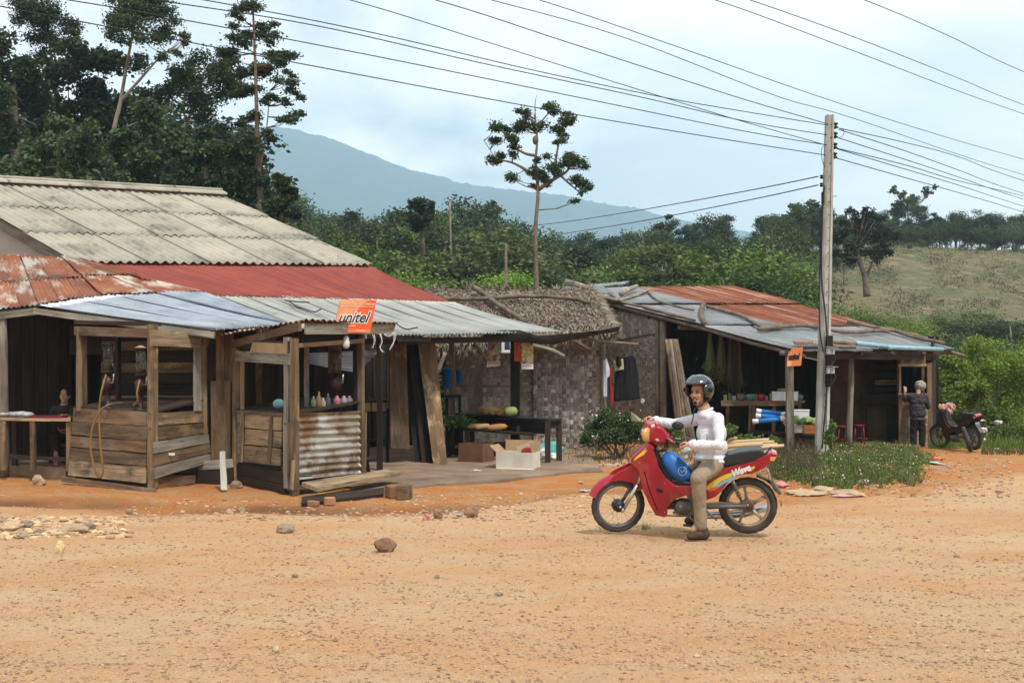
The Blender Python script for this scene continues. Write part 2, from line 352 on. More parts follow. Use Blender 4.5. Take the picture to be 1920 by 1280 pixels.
def remesh(mb, voxel=.01, smooth=4, disp=None, name='body', off=None):
    me = mb.mesh('tmp'); o = bpy.data.objects.new('tmp', me); C.objects.link(o)
    m = o.modifiers.new('r', 'REMESH'); m.mode = 'VOXEL'; m.voxel_size = voxel; m.use_smooth_shade = True
    if smooth: s = o.modifiers.new('s', 'SMOOTH'); s.factor = .5; s.iterations = smooth
    dg = bpy.context.evaluated_depsgraph_get(); dg.update()
    r = bpy.data.meshes.new_from_object(o.evaluated_get(dg)); r.name = name
    bpy.data.objects.remove(o); bpy.data.meshes.remove(me)
    if disp:
        for v in r.vertices: v.co += v.normal*disp(v.co)
    if off is not None:
        r.transform(Matrix.Translation(-Vector(off)))
    r.polygons.foreach_set('use_smooth', [True]*len(r.polygons)); r.materials.clear()
    return r
def bevelled(mb, w=.01, seg=2):
    me = mb.mesh('tmp'); bm = bmesh.new(); bm.from_mesh(me); bmesh.ops.recalc_face_normals(bm, faces=bm.faces)
    bmesh.ops.bevel(bm, geom=[e for e in bm.edges if e.calc_face_angle(0) > .5], offset=w, segments=seg, profile=.6, affect='EDGES')
    r = MB(); r.v = [tuple(v.co) for v in bm.verts]; bm.verts.index_update(); r.f = [tuple(v.index for v in f.verts) for f in bm.faces]; r.mi = [0]*len(r.f)
    bm.free(); bpy.data.meshes.remove(me); return r
def text_mb(s, size, o, x, y, shear=0., depth=.002, stretch=1.0, space=1.0, bold=0.0):
    """lettering as thin solid shapes; o lower-left corner, x along, y up (unit vectors)"""
    cu = bpy.data.curves.new('t', 'FONT'); cu.body = s; cu.size = size; cu.extrude = depth; cu.shear = shear; cu.space_character = space; cu.offset = bold
    cu.resolution_u = 3
    ob = bpy.data.objects.new('t', cu); C.objects.link(ob); dg = bpy.context.evaluated_depsgraph_get(); dg.update()
    me = bpy.data.meshes.new_from_object(ob.evaluated_get(dg)); x, y = Vector(x), Vector(y); n = x.cross(y).normalized(); o = Vector(o)
    mb = MB(); mb.add([o+x*v.co.x*stretch+y*v.co.y+n*v.co.z for v in me.vertices], [tuple(p.vertices) for p in me.polygons])
    bpy.data.objects.remove(ob); bpy.data.curves.remove(cu); bpy.data.meshes.remove(me); return mb
# ---------------------------------------------------------------- ground
_VT = {}
def vnoise(x, y, s, seed=0):
    """smooth value noise on arrays"""
    if seed not in _VT: _VT[seed] = np.random.RandomState(seed).rand(256, 256)
    T = _VT[seed]
    x = x/s+1000; y = y/s+1000; xi = np.floor(x).astype(int); yi = np.floor(y).astype(int); fx = x-xi; fy = y-yi
    fx = fx*fx*(3-2*fx); fy = fy*fy*(3-2*fy)
    g = lambda a, b: T[a % 256, b % 256]
    return (g(xi,yi)*(1-fx)+g(xi+1,yi)*fx)*(1-fy)+(g(xi,yi+1)*(1-fx)+g(xi+1,yi+1)*fx)*fy-.5
EDGE = [(-60, 948), (0, 948), (120, 950), (260, 962), (420, 960), (560, 962), (700, 962), (840, 962), (960, 948), (1100, 925), (1250, 932), (1380, 950), (1480, 948), (1560, 940), (1700, 926), (1780, 908), (1850, 898), (1920, 890), (2100, 875)]
EW = [G(px, py) for px, py in EDGE]
ex_ = np.array([p.x for p in EW]); ey_ = np.array([p.y for p in EW])
def edge_y(x): return np.interp(x, ex_, ey_)
def road_mask(x, y):
    """1 on the road, 0 on the soil in front of the stalls"""
    e = edge_y(x)+.5*vnoise(x, y, .8, 3)
    return np.clip((e-y)/.5+.5, 0, 1)
MOUND = G(1590, 880)
def hmound(x, y):
    q = ((x-MOUND.x)/1.75)**2+((y-MOUND.y)/1.6)**2
    return .13*np.exp(-q*1.3)
def ground_h(x, y):
    x = np.asarray(x, float); y = np.asarray(y, float)
    r = road_mask(x, y)
    near = np.clip((40-y)/10, 0, 1)
    h = (.035*vnoise(x, y, 2.2, 1)+.022*vnoise(x, y, .6, 2)+.012*vnoise(x, y, .22, 4))*near
    gull = np.exp(-((y-edge_y(x)-.45)/.35)**2)*np.clip((1.5-x)/1.5, 0, 1)
    h = h-.05*gull+.012*(vnoise(x, y, .09, 5))*near
    return h+hmound(x, y)-.01
def gh(x, y): return float(ground_h(np.array([x]), np.array([y]))[0])
def onG(px, py, dz=0):
    p = G(px, py); p.z = gh(p.x, p.y)+dz; return p
def near_ground():
    nx, ny = 470, 420
    ys = 2.6*(36/2.6)**(np.linspace(0, 1, ny)); 
    xs = np.linspace(-1, 1, nx)
    Y = np.repeat(ys[:, None], nx, 1); X = xs[None, :]*(Y*.74+1.6)
    Z = ground_h(X, Y)
    m = MB(); v = np.stack([X, Y, Z], -1).reshape(-1, 3)
    i = np.arange(nx-1)[None, :]+np.arange(ny-1)[:, None]*nx
    f = np.stack([i, i+1, i+nx+1, i+nx], -1).reshape(-1, 4)
    me = bpy.data.meshes.new('ground'); me.from_pydata(v.tolist(), [], f.tolist())
    at = me.attributes.new('road', 'FLOAT', 'POINT'); rr = road_mask(X, Y).reshape(-1); at.data.foreach_set('value', rr.astype(np.float32))
    # darker soil along the gully at the stall feet, dry wheel-worn orange soil on the road
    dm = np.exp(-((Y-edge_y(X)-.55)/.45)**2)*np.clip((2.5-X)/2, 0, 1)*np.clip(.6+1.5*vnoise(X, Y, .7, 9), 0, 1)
    at = me.attributes.new('darkened', 'FLOAT', 'POINT'); at.data.foreach_set('value', dm.reshape(-1).astype(np.float32))
    me.polygons.foreach_set('use_smooth', [True]*len(me.polygons)); me.update(); return me
def ground_mat():
    m = bpy.data.materials.new('dirt_ground'); m.use_nodes = True; nt = m.node_tree; nt.nodes.clear(); L = nt.links.new
    o = N(nt, 'ShaderNodeOutputMaterial'); b = N(nt, 'ShaderNodeBsdfPrincipled'); b.inputs['Roughness'].default_value = .95; b.inputs['Specular IOR Level'].default_value = .15
    tc = N(nt, 'ShaderNodeTexCoord')
    def nz(s, d=6, r=.6, st=None):
        n = N(nt, 'ShaderNodeTexNoise'); n.inputs['Scale'].default_value = s; n.inputs['Detail'].default_value = d; n.inputs['Roughness'].default_value = r
        if st: mp = N(nt, 'ShaderNodeMapping'); mp.inputs['Scale'].default_value = st; L(tc.outputs['Object'], mp.inputs[0]); L(mp.outputs[0], n.inputs['Vector'])
        else: L(tc.outputs['Object'], n.inputs['Vector'])
        return n.outputs['Fac']
    def rng(x, a, b_): r = N(nt, 'ShaderNodeMapRange'); L(x, r.inputs[0]); r.inputs[1].default_value = a; r.inputs[2].default_value = b_; return r.outputs[0]
    def mix(f, a, b_):
        n = N(nt, 'ShaderNodeMix', data_type='RGBA')
        L(f, n.inputs[0])
        for i, c in ((6, a), (7, b_)):
            if isinstance(c, tuple): n.inputs[i].default_value = (*c, 1)
            else: L(c, n.inputs[i])
        return n.outputs[2]
    def mul(a, b_): n = N(nt, 'ShaderNodeMath', operation='MULTIPLY'); L(a, n.inputs[0]); (L(b_, n.inputs[1]) if not isinstance(b_, float) else setattr(n.inputs[1], 'default_value', b_)); return n.outputs[0]
    A = lambda s: (lambda n: (setattr(n, 'attribute_name', s), n.outputs['Fac'])[1])(N(nt, 'ShaderNodeAttribute'))
    road = mix(rng(nz(1.1, 8, .7, (.5, 1, 1)), .42, .62), (.56,.365,.205), (.56,.29,.125))
    road = mix(mul(rng(nz(34, 3), .54, .68), .6), road, (.60,.45,.30))       # pale grit
    road = mix(mul(rng(nz(23, 4), .58, .70), .5), road, (.30,.18,.10)); road = mix(mul(rng(nz(.55, 4, .6, (.4, 1, 1)), .50, .66), .45), road, (.62,.45,.275)); road = mix(mul(rng(nz(.42, 4, .6, (.5, 1.1, 1)), .52, .68), .5), road, (.50,.225,.075))
    soil = mix(rng(nz(1.6, 7, .65), .4, .62), (.48,.17,.045), (.44,.25,.11))
    soil = mix(mul(rng(nz(18, 4), .56, .68), .7), soil, (.45,.36,.27))
    soil = mix(mul(A('darkened'), .8), soil, (.12,.055,.03))
    road = mix(mul(rng(nz(120, 3), .56, .72), .7), road, (.22,.13,.08)); road = mix(mul(rng(nz(95, 2), .58, .7), .7), road, (.66,.52,.38))
    col = mix(A('road'), soil, road)
    far = mix(rng(nz(.3, 5), .4, .6), (.10,.12,.035), (.17,.13,.06))
    sep = N(nt, 'ShaderNodeSeparateXYZ'); L(tc.outputs['Object'], sep.inputs[0])
    col = mix(rng(sep.outputs['Y'], 27., 31.), col, far)
    L(col, b.inputs['Base Color'])
    ad = N(nt, 'ShaderNodeMath', operation='ADD'); L(nz(16, 6, .7), ad.inputs[0]); L(nz(70, 4, .7), ad.inputs[1])
    bp = N(nt, 'ShaderNodeBump'); bp.inputs['Strength'].default_value = .8; bp.inputs['Distance'].default_value = .03; L(ad.outputs[0], bp.inputs['Height']); L(bp.outputs[0], b.inputs['Normal'])
    L(b.outputs[0], o.inputs[0]); return m
gm = ground_mat()
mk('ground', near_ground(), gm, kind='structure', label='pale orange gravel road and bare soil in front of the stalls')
# far sheet out to the horizon, with a hill on the right and forest floor rising on the left
def far_h(x, y):
    x = np.asarray(x, float); y = np.asarray(y, float)
    h = np.zeros_like(x)
    s = np.clip((y-48)/90, 0, .86); side = 1/(1+np.exp(-(x/np.maximum(y, 1)-.14)*13))
    h += side*19*s
    h += 9*np.clip((y-34)/40, 0, 1.4)*(1/(1+np.exp((x/np.maximum(y, 1)+.22)*14)))
    h += 7*np.clip((y-60)/60, 0, 1)*np.exp(-((x/np.maximum(y, 1))/.35)**2)*.7
    h *= np.clip((1600-y)/1200, 0, 1)
    h += .5*vnoise(x, y, 9, 11)*np.clip((y-40)/20, 0, 1)+1.2*vnoise(x, y, 30, 12)*np.clip((y-60)/40, 0, 1)
    return h
def fh(x, y): return float(far_h(np.array([x]), np.array([y]))[0])
def far_mesh():
    nr, na = 150, 220
    rs = 26*(2700/26)**np.linspace(0, 1, nr); an = np.linspace(-PI*.42, PI*.42, na)
    Rr = np.repeat(rs[:, None], na, 1); A = np.repeat(an[None, :], nr, 0)
    X = Rr*np.sin(A); Y = Rr*np.cos(A); Z = far_h(X, Y)-.06*np.clip((36-Y)/3, 0, 1)-.02
    # keep it under the near sheet where they overlap
    inside = (Y < 35.5) & (np.abs(X) < Y*.74+1.6); Z = np.where(inside, -.35, Z)
    v = np.stack([X, Y, Z], -1).reshape(-1, 3); i = np.arange(na-1)[None, :]+np.arange(nr-1)[:, None]*na
    f = np.stack([i, i+1, i+na+1, i+na], -1).reshape(-1, 4)
    me = bpy.data.meshes.new('field'); me.from_pydata(v.tolist(), [], f.tolist()); me.polygons.foreach_set('use_smooth', [True]*len(me.polygons)); me.update(); return me
fieldm = M('dry_field', (.145,.105,.05), (.07,.088,.03), scale=.12, bump=.3, bscale=2, rnd=0, stains=[((.20,.155,.08), .5, .5, .62, (1,1,1)), ((.05,.065,.024), 1.1, .48, .64, (1,1,1)), ((.17,.13,.06), 2.5, .54, .66, (1,1,1)), ((.26,.15,.08), .09, .64, .70, (1,1,1))])
mk('hillside', far_mesh(), fieldm, kind='structure', label='dry grassy field rising behind the huts to the tree line')
# ground behind and beside the camera
mb = MB(); n = 64
ring = [(2.6*.9, 0), (40, 1), (400, 2), (2650, 3)]
for j, (r, _) in enumerate(ring):
    for i in range(n+1):
        a = PI*.42+(2*PI-2*PI*.42)*i/n; mb.v.append((r*math.sin(a), r*math.cos(a), -.03))
for j in range(3):
    for i in range(n): k = j*(n+1)+i; mb.f.append((k, k+1, k+n+2, k+n+1)); mb.mi.append(0)
mb.add([(-3.2,-3,-.03),(3.2,-3,-.03),(3.2,2.7,-.03),(-3.2,2.7,-.03)], [(0,1,2,3)])
mb.add([(-34,2.4,-.04),(34,2.4,-.04),(34,27,-.36),(-34,27,-.36)], [(0,1,2,3)])
mk('road_behind', mb.mesh('road_behind'), gm, kind='structure', label='gravel road running on around the viewer')

# gravel: loose stones on the road, one mass
def gravel(n):
    base = []
    for k in range(6):
        b = bmesh.new(); bmesh.ops.create_icosphere(b, subdivisions=1, radius=1)
        vv = [Vector(v.co)*(1+R(-.28,.28)) for v in b.verts]; ff = [[v.index for v in f.verts] for f in b.faces]; b.free()
        base.append((np.array([tuple(v) for v in vv]), np.array(ff)))
    vs = []; fs = []; o = 0
    cnt = 0
    while cnt < n:
        u = random.random(); py = 1290-(1290-905)*(1-u**.75); py = R(900, 1290) if random.random() < .55 else py
        px = R(-90, 2060); p = G(px, py)
        rd = float(road_mask(np.array([p.x]), np.array([p.y]))[0])
        if rd < .5 and random.random() > .35: continue
        if random.random() > .25+1.5*(.5+noise.noise(Vector((p.x*.9,p.y*.7,3)))): continue
        r = min(.030, .0026*math.exp(R(0, 1.35)))*(1 if random.random() < .985 else 1.8)*(.8+p.y/16)
        v, f = random.choice(base); a = R(0, 6.28); ca, sa = math.cos(a), math.sin(a)
        q = v*np.array([r*R(.9,1.5), r*R(.8,1.2), r*R(.35,.7)]); q = np.stack([q[:,0]*ca-q[:,1]*sa, q[:,0]*sa+q[:,1]*ca, q[:,2]], 1)
        q += np.array([p.x, p.y, gh_fast(p.x, p.y)+r*.15]); vs.append(q); fs.append(f+o); o += 12; cnt += 1
    me = bpy.data.meshes.new('gravel'); me.from_pydata(np.concatenate(vs).tolist(), [], np.concatenate(fs).tolist()); me.update(); return me
_gx = np.linspace(-22, 22, 900); _gy = np.linspace(2.5, 40, 900); _GX, _GY = np.meshgrid(_gx, _gy); _GH = ground_h(_GX, _GY)
def gh_fast(x, y):
    i = int((y-2.5)/37.5*899); j = int((x+22)/44*899)
    return float(_GH[min(max(i, 0), 899), min(max(j, 0), 899)])
gravelm = M('gravel_stones', (.50,.345,.21), (.40,.265,.15), scale=2, bump=0, rnd=.36, island=True)
mk('gravel', gravel(23000), gravelm, kind='stuff', label='loose pale gravel scattered over the orange road')

# mountain
def mountain():
    sil = [(-900, 150), (-200, 190), (200, 222), (380, 226), (505, 238), (560, 245), (620, 262), (700, 292), (780, 320), (850, 338), (960, 356), (1100, 376), (1200, 393), (1300, 415), (1400, 436), (1500, 456), (1700, 478), (2000, 500), (2600, 520)]
    D = 2700.0; mb = MB(); sx_ = np.array([s[0] for s in sil]); sy_ = np.array([s[1] for s in sil])
    nu, nv = 700, 26; xs = np.linspace(-1300, 3000, nu+1)
    t = (np.arange(nv+1)/nv)[:, None]+0*xs[None, :]; d = D*(1-.42*(1-t))
    zt = (713-np.interp(xs, sx_, sy_))[None, :]/FPX*D*K; X = ((xs-960)/FPX*D*K)[None, :]+0*t; Y = d*K
    z = zt*t**.8+160*t*(1-t)*vnoise(X, Y, 220, 21)+7*vnoise(X, Y, 60, 22)*np.minimum(1, t*3)+11*np.abs(vnoise(X, Y, 9, 23))*(t > .3)-5*(1-t)
    Y = Y+30*vnoise(X, Y*.7, 90, 24)
    v = [tuple(q) for q in np.stack([X, Y, z], -1).reshape(-1, 3).tolist()]
    f = [(j*(nu+1)+i, j*(nu+1)+i+1, (j+1)*(nu+1)+i+1, (j+1)*(nu+1)+i) for j in range(nv) for i in range(nu)]
    # far side falls away
    k0 = nv*(nu+1)
    for i, px in enumerate(xs): v.append(((px-960)/FPX*D*K, D*1.12*K, -5))
    f += [(k0+i, k0+i+1, k0+nu+1+i+1, k0+nu+1+i) for i in range(nu)]
    me = bpy.data.meshes.new('mountain'); me.from_pydata(v, [], f); me.polygons.foreach_set('use_smooth', [True]*len(me.polygons)); me.update(); return me
mtm = M('forested_mountain', (.016,.026,.024), (.034,.048,.034), scale=.02, bump=.6, bscale=.15, rnd=0)
mk('mountain', mountain(), mtm, kind='structure', label='blue forested mountain ridge fading into haze')
# the air between: one closed box of thin haze
mb = MB(); mb.box((0, 50, 374), (7400, 5700, 752))
hz = bpy.data.materials.new('air'); hz.use_nodes = True; hn = hz.node_tree; hn.nodes.clear()
ho = N(hn, 'ShaderNodeOutputMaterial'); hv = N(hn, 'ShaderNodeVolumePrincipled'); hv.inputs['Color'].default_value = (.55,.80,1,1); hv.inputs['Density'].default_value = .00042
hn.links.new(hv.outputs[0], ho.inputs['Volume'])
mk('haze', mb.mesh('haze'), hz, kind='stuff', label='thin blue haze in the valley air')
# ================================================================ shop house (left)
A1, B1, C1, D1 = P(-114, 342, 23.5), P(412, 370, 27.5), P(688, 493, 24.2), P(143, 487, 20.2)
house = thing('shop_house', V(330, 20, 0), 'long shop house with layered fibre cement, red and zinc roofs over open dark stalls', 'shop house')
# fibre cement slope: three courses of five sheets, each overlapping the one below
cuts = [-.02, .20, .405, .61, .81, 1.0]
for j in (2, 1, 0):
    for i in range(5):
        a = bil(A1,B1,C1,D1,0,0)
        sheet('roof_sheet', A1+Vector((0,0,.022*(2-j))), B1+Vector((0,0,.022*(2-j))), C1+Vector((0,0,.022*(2-j))), D1+Vector((0,0,.022*(2-j))),
              cuts[i], cuts[i+1]+.006, j/3-.01, (j+1)/3+.018, fibro, house, wave=.177, amp=.026, nv=4, th=.007, spw=8)
for i in range(5):
    u0, u1 = cuts[i], cuts[i+1]; up = Vector((0,0,.15))
    a = A1.lerp(B1, u0)+up; b = A1.lerp(B1, u1+.01)+up; dn = (D1-A1).normalized()*.22; bk = Vector((-dn.x, -dn.y, dn.z*.8))
    mb = MB(); mb.add([a+dn+Vector((0,0,.02)), b+dn+Vector((0,0,.02)), b+Vector((0,0,.03)), a+Vector((0,0,.03)), b+bk, a+bk, a+dn-Vector((0,0,.02)), b+dn-Vector((0,0,.02))], [(0,1,2,3),(3,2,4,5),(0,6,7,1)])
    mb.tube([a+Vector((0,0,.03)), b+Vector((0,0,.03))], .045, 8)
    put('ridge_cap', mb, fibro, house, True)
# far slope of the same roof
back = Vector((-(C1-B1).x, -(C1-B1).y, (C1-B1).z))
sheet('rear_roof', B1, A1, A1+back, B1+back, 0, 1, 0, 1, fibro, house, wave=.177, amp=.026, nv=3, spw=4)
# gable: barge board and plaster wall
slab('barge_board', D1+Vector((-.03,-.03,-.03)), A1+Vector((-.03,-.03,-.03)), A1+Vector((-.03,-.03,-.24)), D1+Vector((-.03,-.03,-.24)), .03, wood_g, house, seg=5)
g0 = D1+Vector((-.35, .45, -.10)); g1 = A1+Vector((.1, .1, -.2))
mb = MB(); mb.prism([g0, g1, Vector((g1.x, g1.y, 2.3)), Vector((g0.x, g0.y, 2.3))], (0,0,0), (.12,.16,0)); put('gable_wall', mb, plaster, house)
# side of the roof on the right (verge timber)
beam('verge_board', B1+Vector((0,0,-.07)), C1+Vector((0,0,-.07)), .10, .03, wood_g, house)
mb = MB(); w0, w1 = V(688, 25.0, 2.3), V(412, 28.3, 2.3)
mb.prism([w0, w1, Vector((w1.x, w1.y, B1.z-.25)), Vector((w0.x, w0.y, C1.z-.2))], (0,0,0), (-.12,.0,0)); put('gable_wall', mb, plaster, house)
mb = MB(); f0, f1 = V(150, 20.9, 2.4), V(682, 24.9, 2.4)
mb.prism([f0, f1, Vector((f1.x, f1.y, 4.0)), Vector((f0.x, f0.y, 3.85))], (0,0,0), (-.08,.1,0)); put('front_wall', mb, wood_d, house)
# red sheets
A2, B2, C2, D2 = P(148, 490, 20.35), P(691, 497, 24.3), P(847, 568, 23.1), P(376, 553, 19.9)
D2b = P(262, 524, 19.9)
nred = 8
for i in range(nred):
    u0, u1 = i/nred, (i+1)/nred
    sheet('red_roof_sheet', A2, B2, C2, D2, u0, u1, 0, 1, redsh, house, wave=.09, amp=.013, nv=6, sag=.03, lift=0)
sheet('red_roof_sheet', P(143,483,20.3), P(165,486,20.5), P(376,553,19.85), P(262,520,19.6), 0, 1, 0, 1, redsh, house, wave=.09, amp=.013, nv=6, sag=.02)
# grey sheets of the big awning
A3, B3, C3, D3 = P(345, 549, 19.95), P(850, 567, 23.1), P(1052, 622, 21.1), P(560, 621, 17.7)
E3 = P(742, 628, 19.0)
def grey_corner(u):   # eave is a broken line D3-E3-C3
    return D3.lerp(E3, u/.37) if u < .37 else E3.lerp(C3, (u-.37)/.63)
ng = 11
for i in range(ng):
    u0, u1 = i/ng, (i+1)/ng
    a, b = A3.lerp(B3, u0), A3.lerp(B3, u1); c, d = grey_corner(u1), grey_corner(u0)
    dz = Vector((0,0,R(0,.002)))
    sheet('awning_sheet', a+dz, b+dz, c+dz, d+dz, 0, 1, 0, 1, greysh, house, wave=.076, amp=.014, nv=6, sag=.03)
# shiny new sheets above the first stall
A4, B4, C4, D4 = P(262, 546, 19.3), P(385, 553, 19.2), P(541, 612, 17.45), P(404, 621, 16.3)
A4b = P(70, 577, 17.2)
for i in range(3):
    u0, u1 = i/3, (i+1)/3
    a, b = A4b.lerp(A4, u0), A4b.lerp(A4, min(1,u1)); d, c = D4.lerp(C4, u0), D4.lerp(C4, min(1,u1)); dz = Vector((0,0,.03))
    sheet('new_awning_sheet', a+dz, b+dz, c+dz, d+dz, 0, 1, 0, 1, shiny, house, wave=.076, amp=.013, nv=7, sag=.02)
sheet('new_awning_sheet', A4+Vector((0,0,.03)), B4+Vector((0,0,.04)), C4+Vector((0,0,.05)), C4+(D4-C4)*.06+Vector((0,0,.05)), 0, 1, 0, 1, shiny, house, wave=.076, amp=.013, nv=7)
# rusty sheets on the far left
A5, B5, C5, D5 = P(-60, 474, 19.6), P(132, 489, 20.2), P(372, 551, 19.55), P(190, 557, 18.4)
E5 = P(-60, 589, 16.6)
q = [(A5, A5.lerp(B5,.5), D5.lerp(E5,.45)+Vector((0,0,.02)), E5), (A5.lerp(B5,.45), B5, D5, E5.lerp(D5,.52)), (A5.lerp(B5,.8), B5, C5, D5)]
q = [(A5, A5.lerp(B5,.52), E5.lerp(D5,.52), E5, 3), (A5.lerp(B5,.5), B5, D5, E5.lerp(D5,.5), 3), (A5.lerp(B5,.9), B5, C5, D5, 2)]
for k, (a,b,c,d,nn) in enumerate(q):
    for i in range(nn):
        for r in range(2):
            dz = Vector((0,0,.02*k+.025*(1-r)+R(0,.01)))
            sheet('rusty_roof_sheet', a+dz,b+dz,c+dz,d+dz, i/nn, (i+1)/nn+.02, r*.52, .54 if r==0 else 1, rustmix, house, wave=.076, amp=.013, nv=5, sag=.01, lift=R(0,.02))
sheet('edge_flashing', P(-60,582,16.9), P(262,545,19.1), P(266,549,19.1), P(-60,592,16.6), 0, 1, 0, 1, greysh, house, wave=.5, amp=.002)
# timbers under the eaves
beam('rafter', P(64,583,17.2), P(402,628,16.3), .09, .05, wood_g, house)
beam('rafter', P(150,592,17.4), P(405,632,16.6), .08, .05, wood, house)
beam('eave_beam', P(-40,596,16.9), P(70,583,17.3), .10, .05, wood_g, house)
beam('eave_beam', P(742,640,19.2), P(1045,634,21.2), .10, .08, wood_k, house)
beam('eave_beam', P(555,640,17.9), P(745,640,19.3), .09, .06, wood_d, house)
# black sagging tarpaulin edge reaching to the branch tip
mb = MB()
top = [P(905,628,20.3),P(935,619,20.5),P(975,619,20.6),P(1010,630,20.8),P(1052,626,21.0),P(1100,622,21.2),P(1140,617,21.3),P(1163,611,21.4)]
bot = [P(905,634,20.3),P(935,638,20.5),P(975,641,20.6),P(1015,644,20.8),P(1042,645,21.0),P(1072,636,21.1),P(1125,626,21.3),P(1160,621,21.4)]
n_ = len(top); mb.add([p+Vector((0,-.06,0)) for p in top]+[p+Vector((0,-.03,0)) for p in bot]+[p+Vector((0,.25,.0)) for p in bot], [(i,i+1,n_+i+1,n_+i) for i in range(n_-1)]+[(n_+i,n_+i+1,2*n_+i+1,2*n_+i) for i in range(n_-1)])
put('tarpaulin_edge', mb, tarp, house, True)
mb = MB(); t2 = [P(745,632,19.1),P(905,632,20.2)]; mb.prism([t2[0],t2[1],P(905,641,20.3),P(745,640,19.1)], (0,0,0),(.05,.15,0)); put('tarpaulin_edge', mb, tarp, house)
pole('branch_tip', *stick(P(1060,632,21.3), P(1196,645,21.6), .035, .018, .03), bark, house)
pole('branch_tip', *stick(P(1105,622,21.4), P(1165,612,21.6), .03, .02, .05), bark, house)
pole('branch_tip', *stick(P(1120,650,21.6), P(1165,620,21.4), .03, .02, .05), bark, house)
# posts
pole('post', *stick(P(2,592,17.1), onG(7,893), .075, .085, .02), wood_g, house)
beam('post', P(966,640,21.6), V(966,21.6,0), .18, .12, wood_k, house, up=(1,0,0))
beam('post', P(846,642,22.4), V(850,22.6,0), .10, .09, wood, house, up=(1,0,0))
beam('post', P(712,632,18.5), V(712,18.6,0), .09, .08, wood_d, house, up=(1,0,0))
beam('brace', P(905,652,22.8), P(880,745,22.9), .09, .05, wood_g, house, up=(1,0,0))
beam('brace', P(888,644,22.0), P(926,690,22.4), .05, .04, wood, house)
# inner walls, interior shade put into the board colour: back wall boards
wf = pl(-60, 19.6, 860, 26.5)
def wallq(x0, x1, zt, zb, fn, dy=0):
    return [V(x0, fn(x0)+dy, zt), V(x1, fn(x1)+dy, zt), V(x1, fn(x1)+dy, zb), V(x0, fn(x0)+dy, zb)]
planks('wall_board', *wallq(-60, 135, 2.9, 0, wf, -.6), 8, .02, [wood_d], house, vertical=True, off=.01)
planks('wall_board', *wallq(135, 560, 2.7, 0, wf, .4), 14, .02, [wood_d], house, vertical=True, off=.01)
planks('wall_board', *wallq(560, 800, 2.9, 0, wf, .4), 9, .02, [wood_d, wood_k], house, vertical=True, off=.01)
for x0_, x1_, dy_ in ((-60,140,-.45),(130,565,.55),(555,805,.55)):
    mb = MB(); q = wallq(x0_, x1_, 2.75, 0, wf, dy_); mb.prism(q, (0,0,0), (0,.04,0)); put('gap_blocker', mb, dark, house)  # dark sheets added behind the boards to stop light slits
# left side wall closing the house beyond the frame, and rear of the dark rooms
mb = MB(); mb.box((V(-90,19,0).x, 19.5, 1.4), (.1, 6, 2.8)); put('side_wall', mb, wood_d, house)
# wall between the two stalls
f12 = pl(388, 17.0, 440, 16.9)
planks('wall_board', V(386,17.0,2.35), V(438,16.95,2.35), V(438,16.95,.02), V(386,17.0,.02), 3, .025, [wood, wood_d], house, vertical=True)
slab('wall_board', P(395,714,16.9), P(396,862,16.85), P(432,862,16.8), P(432,714,16.85), .03, wood_o, house)
slab('wall_board', P(372,864,16.75), P(436,860,16.65), P(438,876,16.6), P(372,882,16.75), .03, wood_g, house)
slab('wall_board', P(366,884,16.7), P(436,878,16.55), P(438,907,16.5), P(366,908,16.7), .03, wood_d, house)
# partition boards in the middle bay
slab('panel', P(730,642,20.3), P(733,840,20.1), P(768,842,20.4), P(762,642,20.6), .03, wood, house)
slab('panel', P(878,690,24.0), P(878,790,23.9), P(905,790,24.0), P(905,690,24.0), .02, wood_d, house)

# shelf with goods in the dark middle bay
sh = thing('market_shelf', V(705, 20, 0), 'dark wooden shelf with small boxes in the shade behind the second stall', 'shelf')
for zz in (.42, .95):
    slab('shelf_board', V(640,20.3,zz), V(730,20.8,zz), V(730,20.8,zz-.04), V(640,20.3,zz-.04), .45, wood_d, sh)
for px in (645, 690, 727): beam('leg', V(px, 20.4, 0), V(px, 20.4, 1.0), .06, .06, wood_d, sh, up=(1,0,0))
for px, w_, lb_ in ((690,.22,'leftmost'),(705,.2,'middle'),(718,.16,'smallest, rightmost')):
    mb = MB(); mb.box(V(px,20.5,.95+.075), (w_*.8,.3,.15)); solo('carton', mb, carton, lb_+' brown carton on the dark shelf behind the second stall', 'carton', 'cartons on the dark shelf')

# concrete floor of the open bay
mb = MB()
pg = [G(672,921,.035), G(700,926,.035), G(830,911,.035), G(950,902,.035), G(1060,889,.035), G(1135,886,.035), G(1100,850,.035), G(1040,838,.035), V(900,26.5,.035), V(560,24,.035), V(520,19,.035)]
mb.prism([p+Vector((R(-.06,.06),R(-.06,.06),0)) for p in pg], (0,0,0), (0,0,-.12))
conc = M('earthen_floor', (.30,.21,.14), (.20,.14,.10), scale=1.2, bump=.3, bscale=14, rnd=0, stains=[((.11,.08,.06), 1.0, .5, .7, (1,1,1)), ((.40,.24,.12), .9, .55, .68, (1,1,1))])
mk('floor', mb.mesh('floor'), conc, kind='structure', label='worn cement floor of the open bay')
mb = MB(); mb.prism([V(-80,16.6,.16), G(0,885,.16), G(123,897,.16), V(150,18.6,.16), V(-80,21,.16)], (0,0,0), (0,0,-.25))
mk('floor_slab', mb.mesh('floor_slab'), M('slab_edge', (.36,.27,.19), (.25,.18,.13), scale=3, bump=.3, bscale=20, rnd=0, stains=[((.40,.20,.08), 2, .5, .7, (1,1,1))]), kind='structure', label='low cement slab under the left table')
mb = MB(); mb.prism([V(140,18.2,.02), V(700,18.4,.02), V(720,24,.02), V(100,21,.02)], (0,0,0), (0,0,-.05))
mk('floor_inside', mb.mesh('floor_inside'), M('dark_earth', (.11,.08,.055), (.07,.05,.035), scale=3, rnd=0), kind='structure')

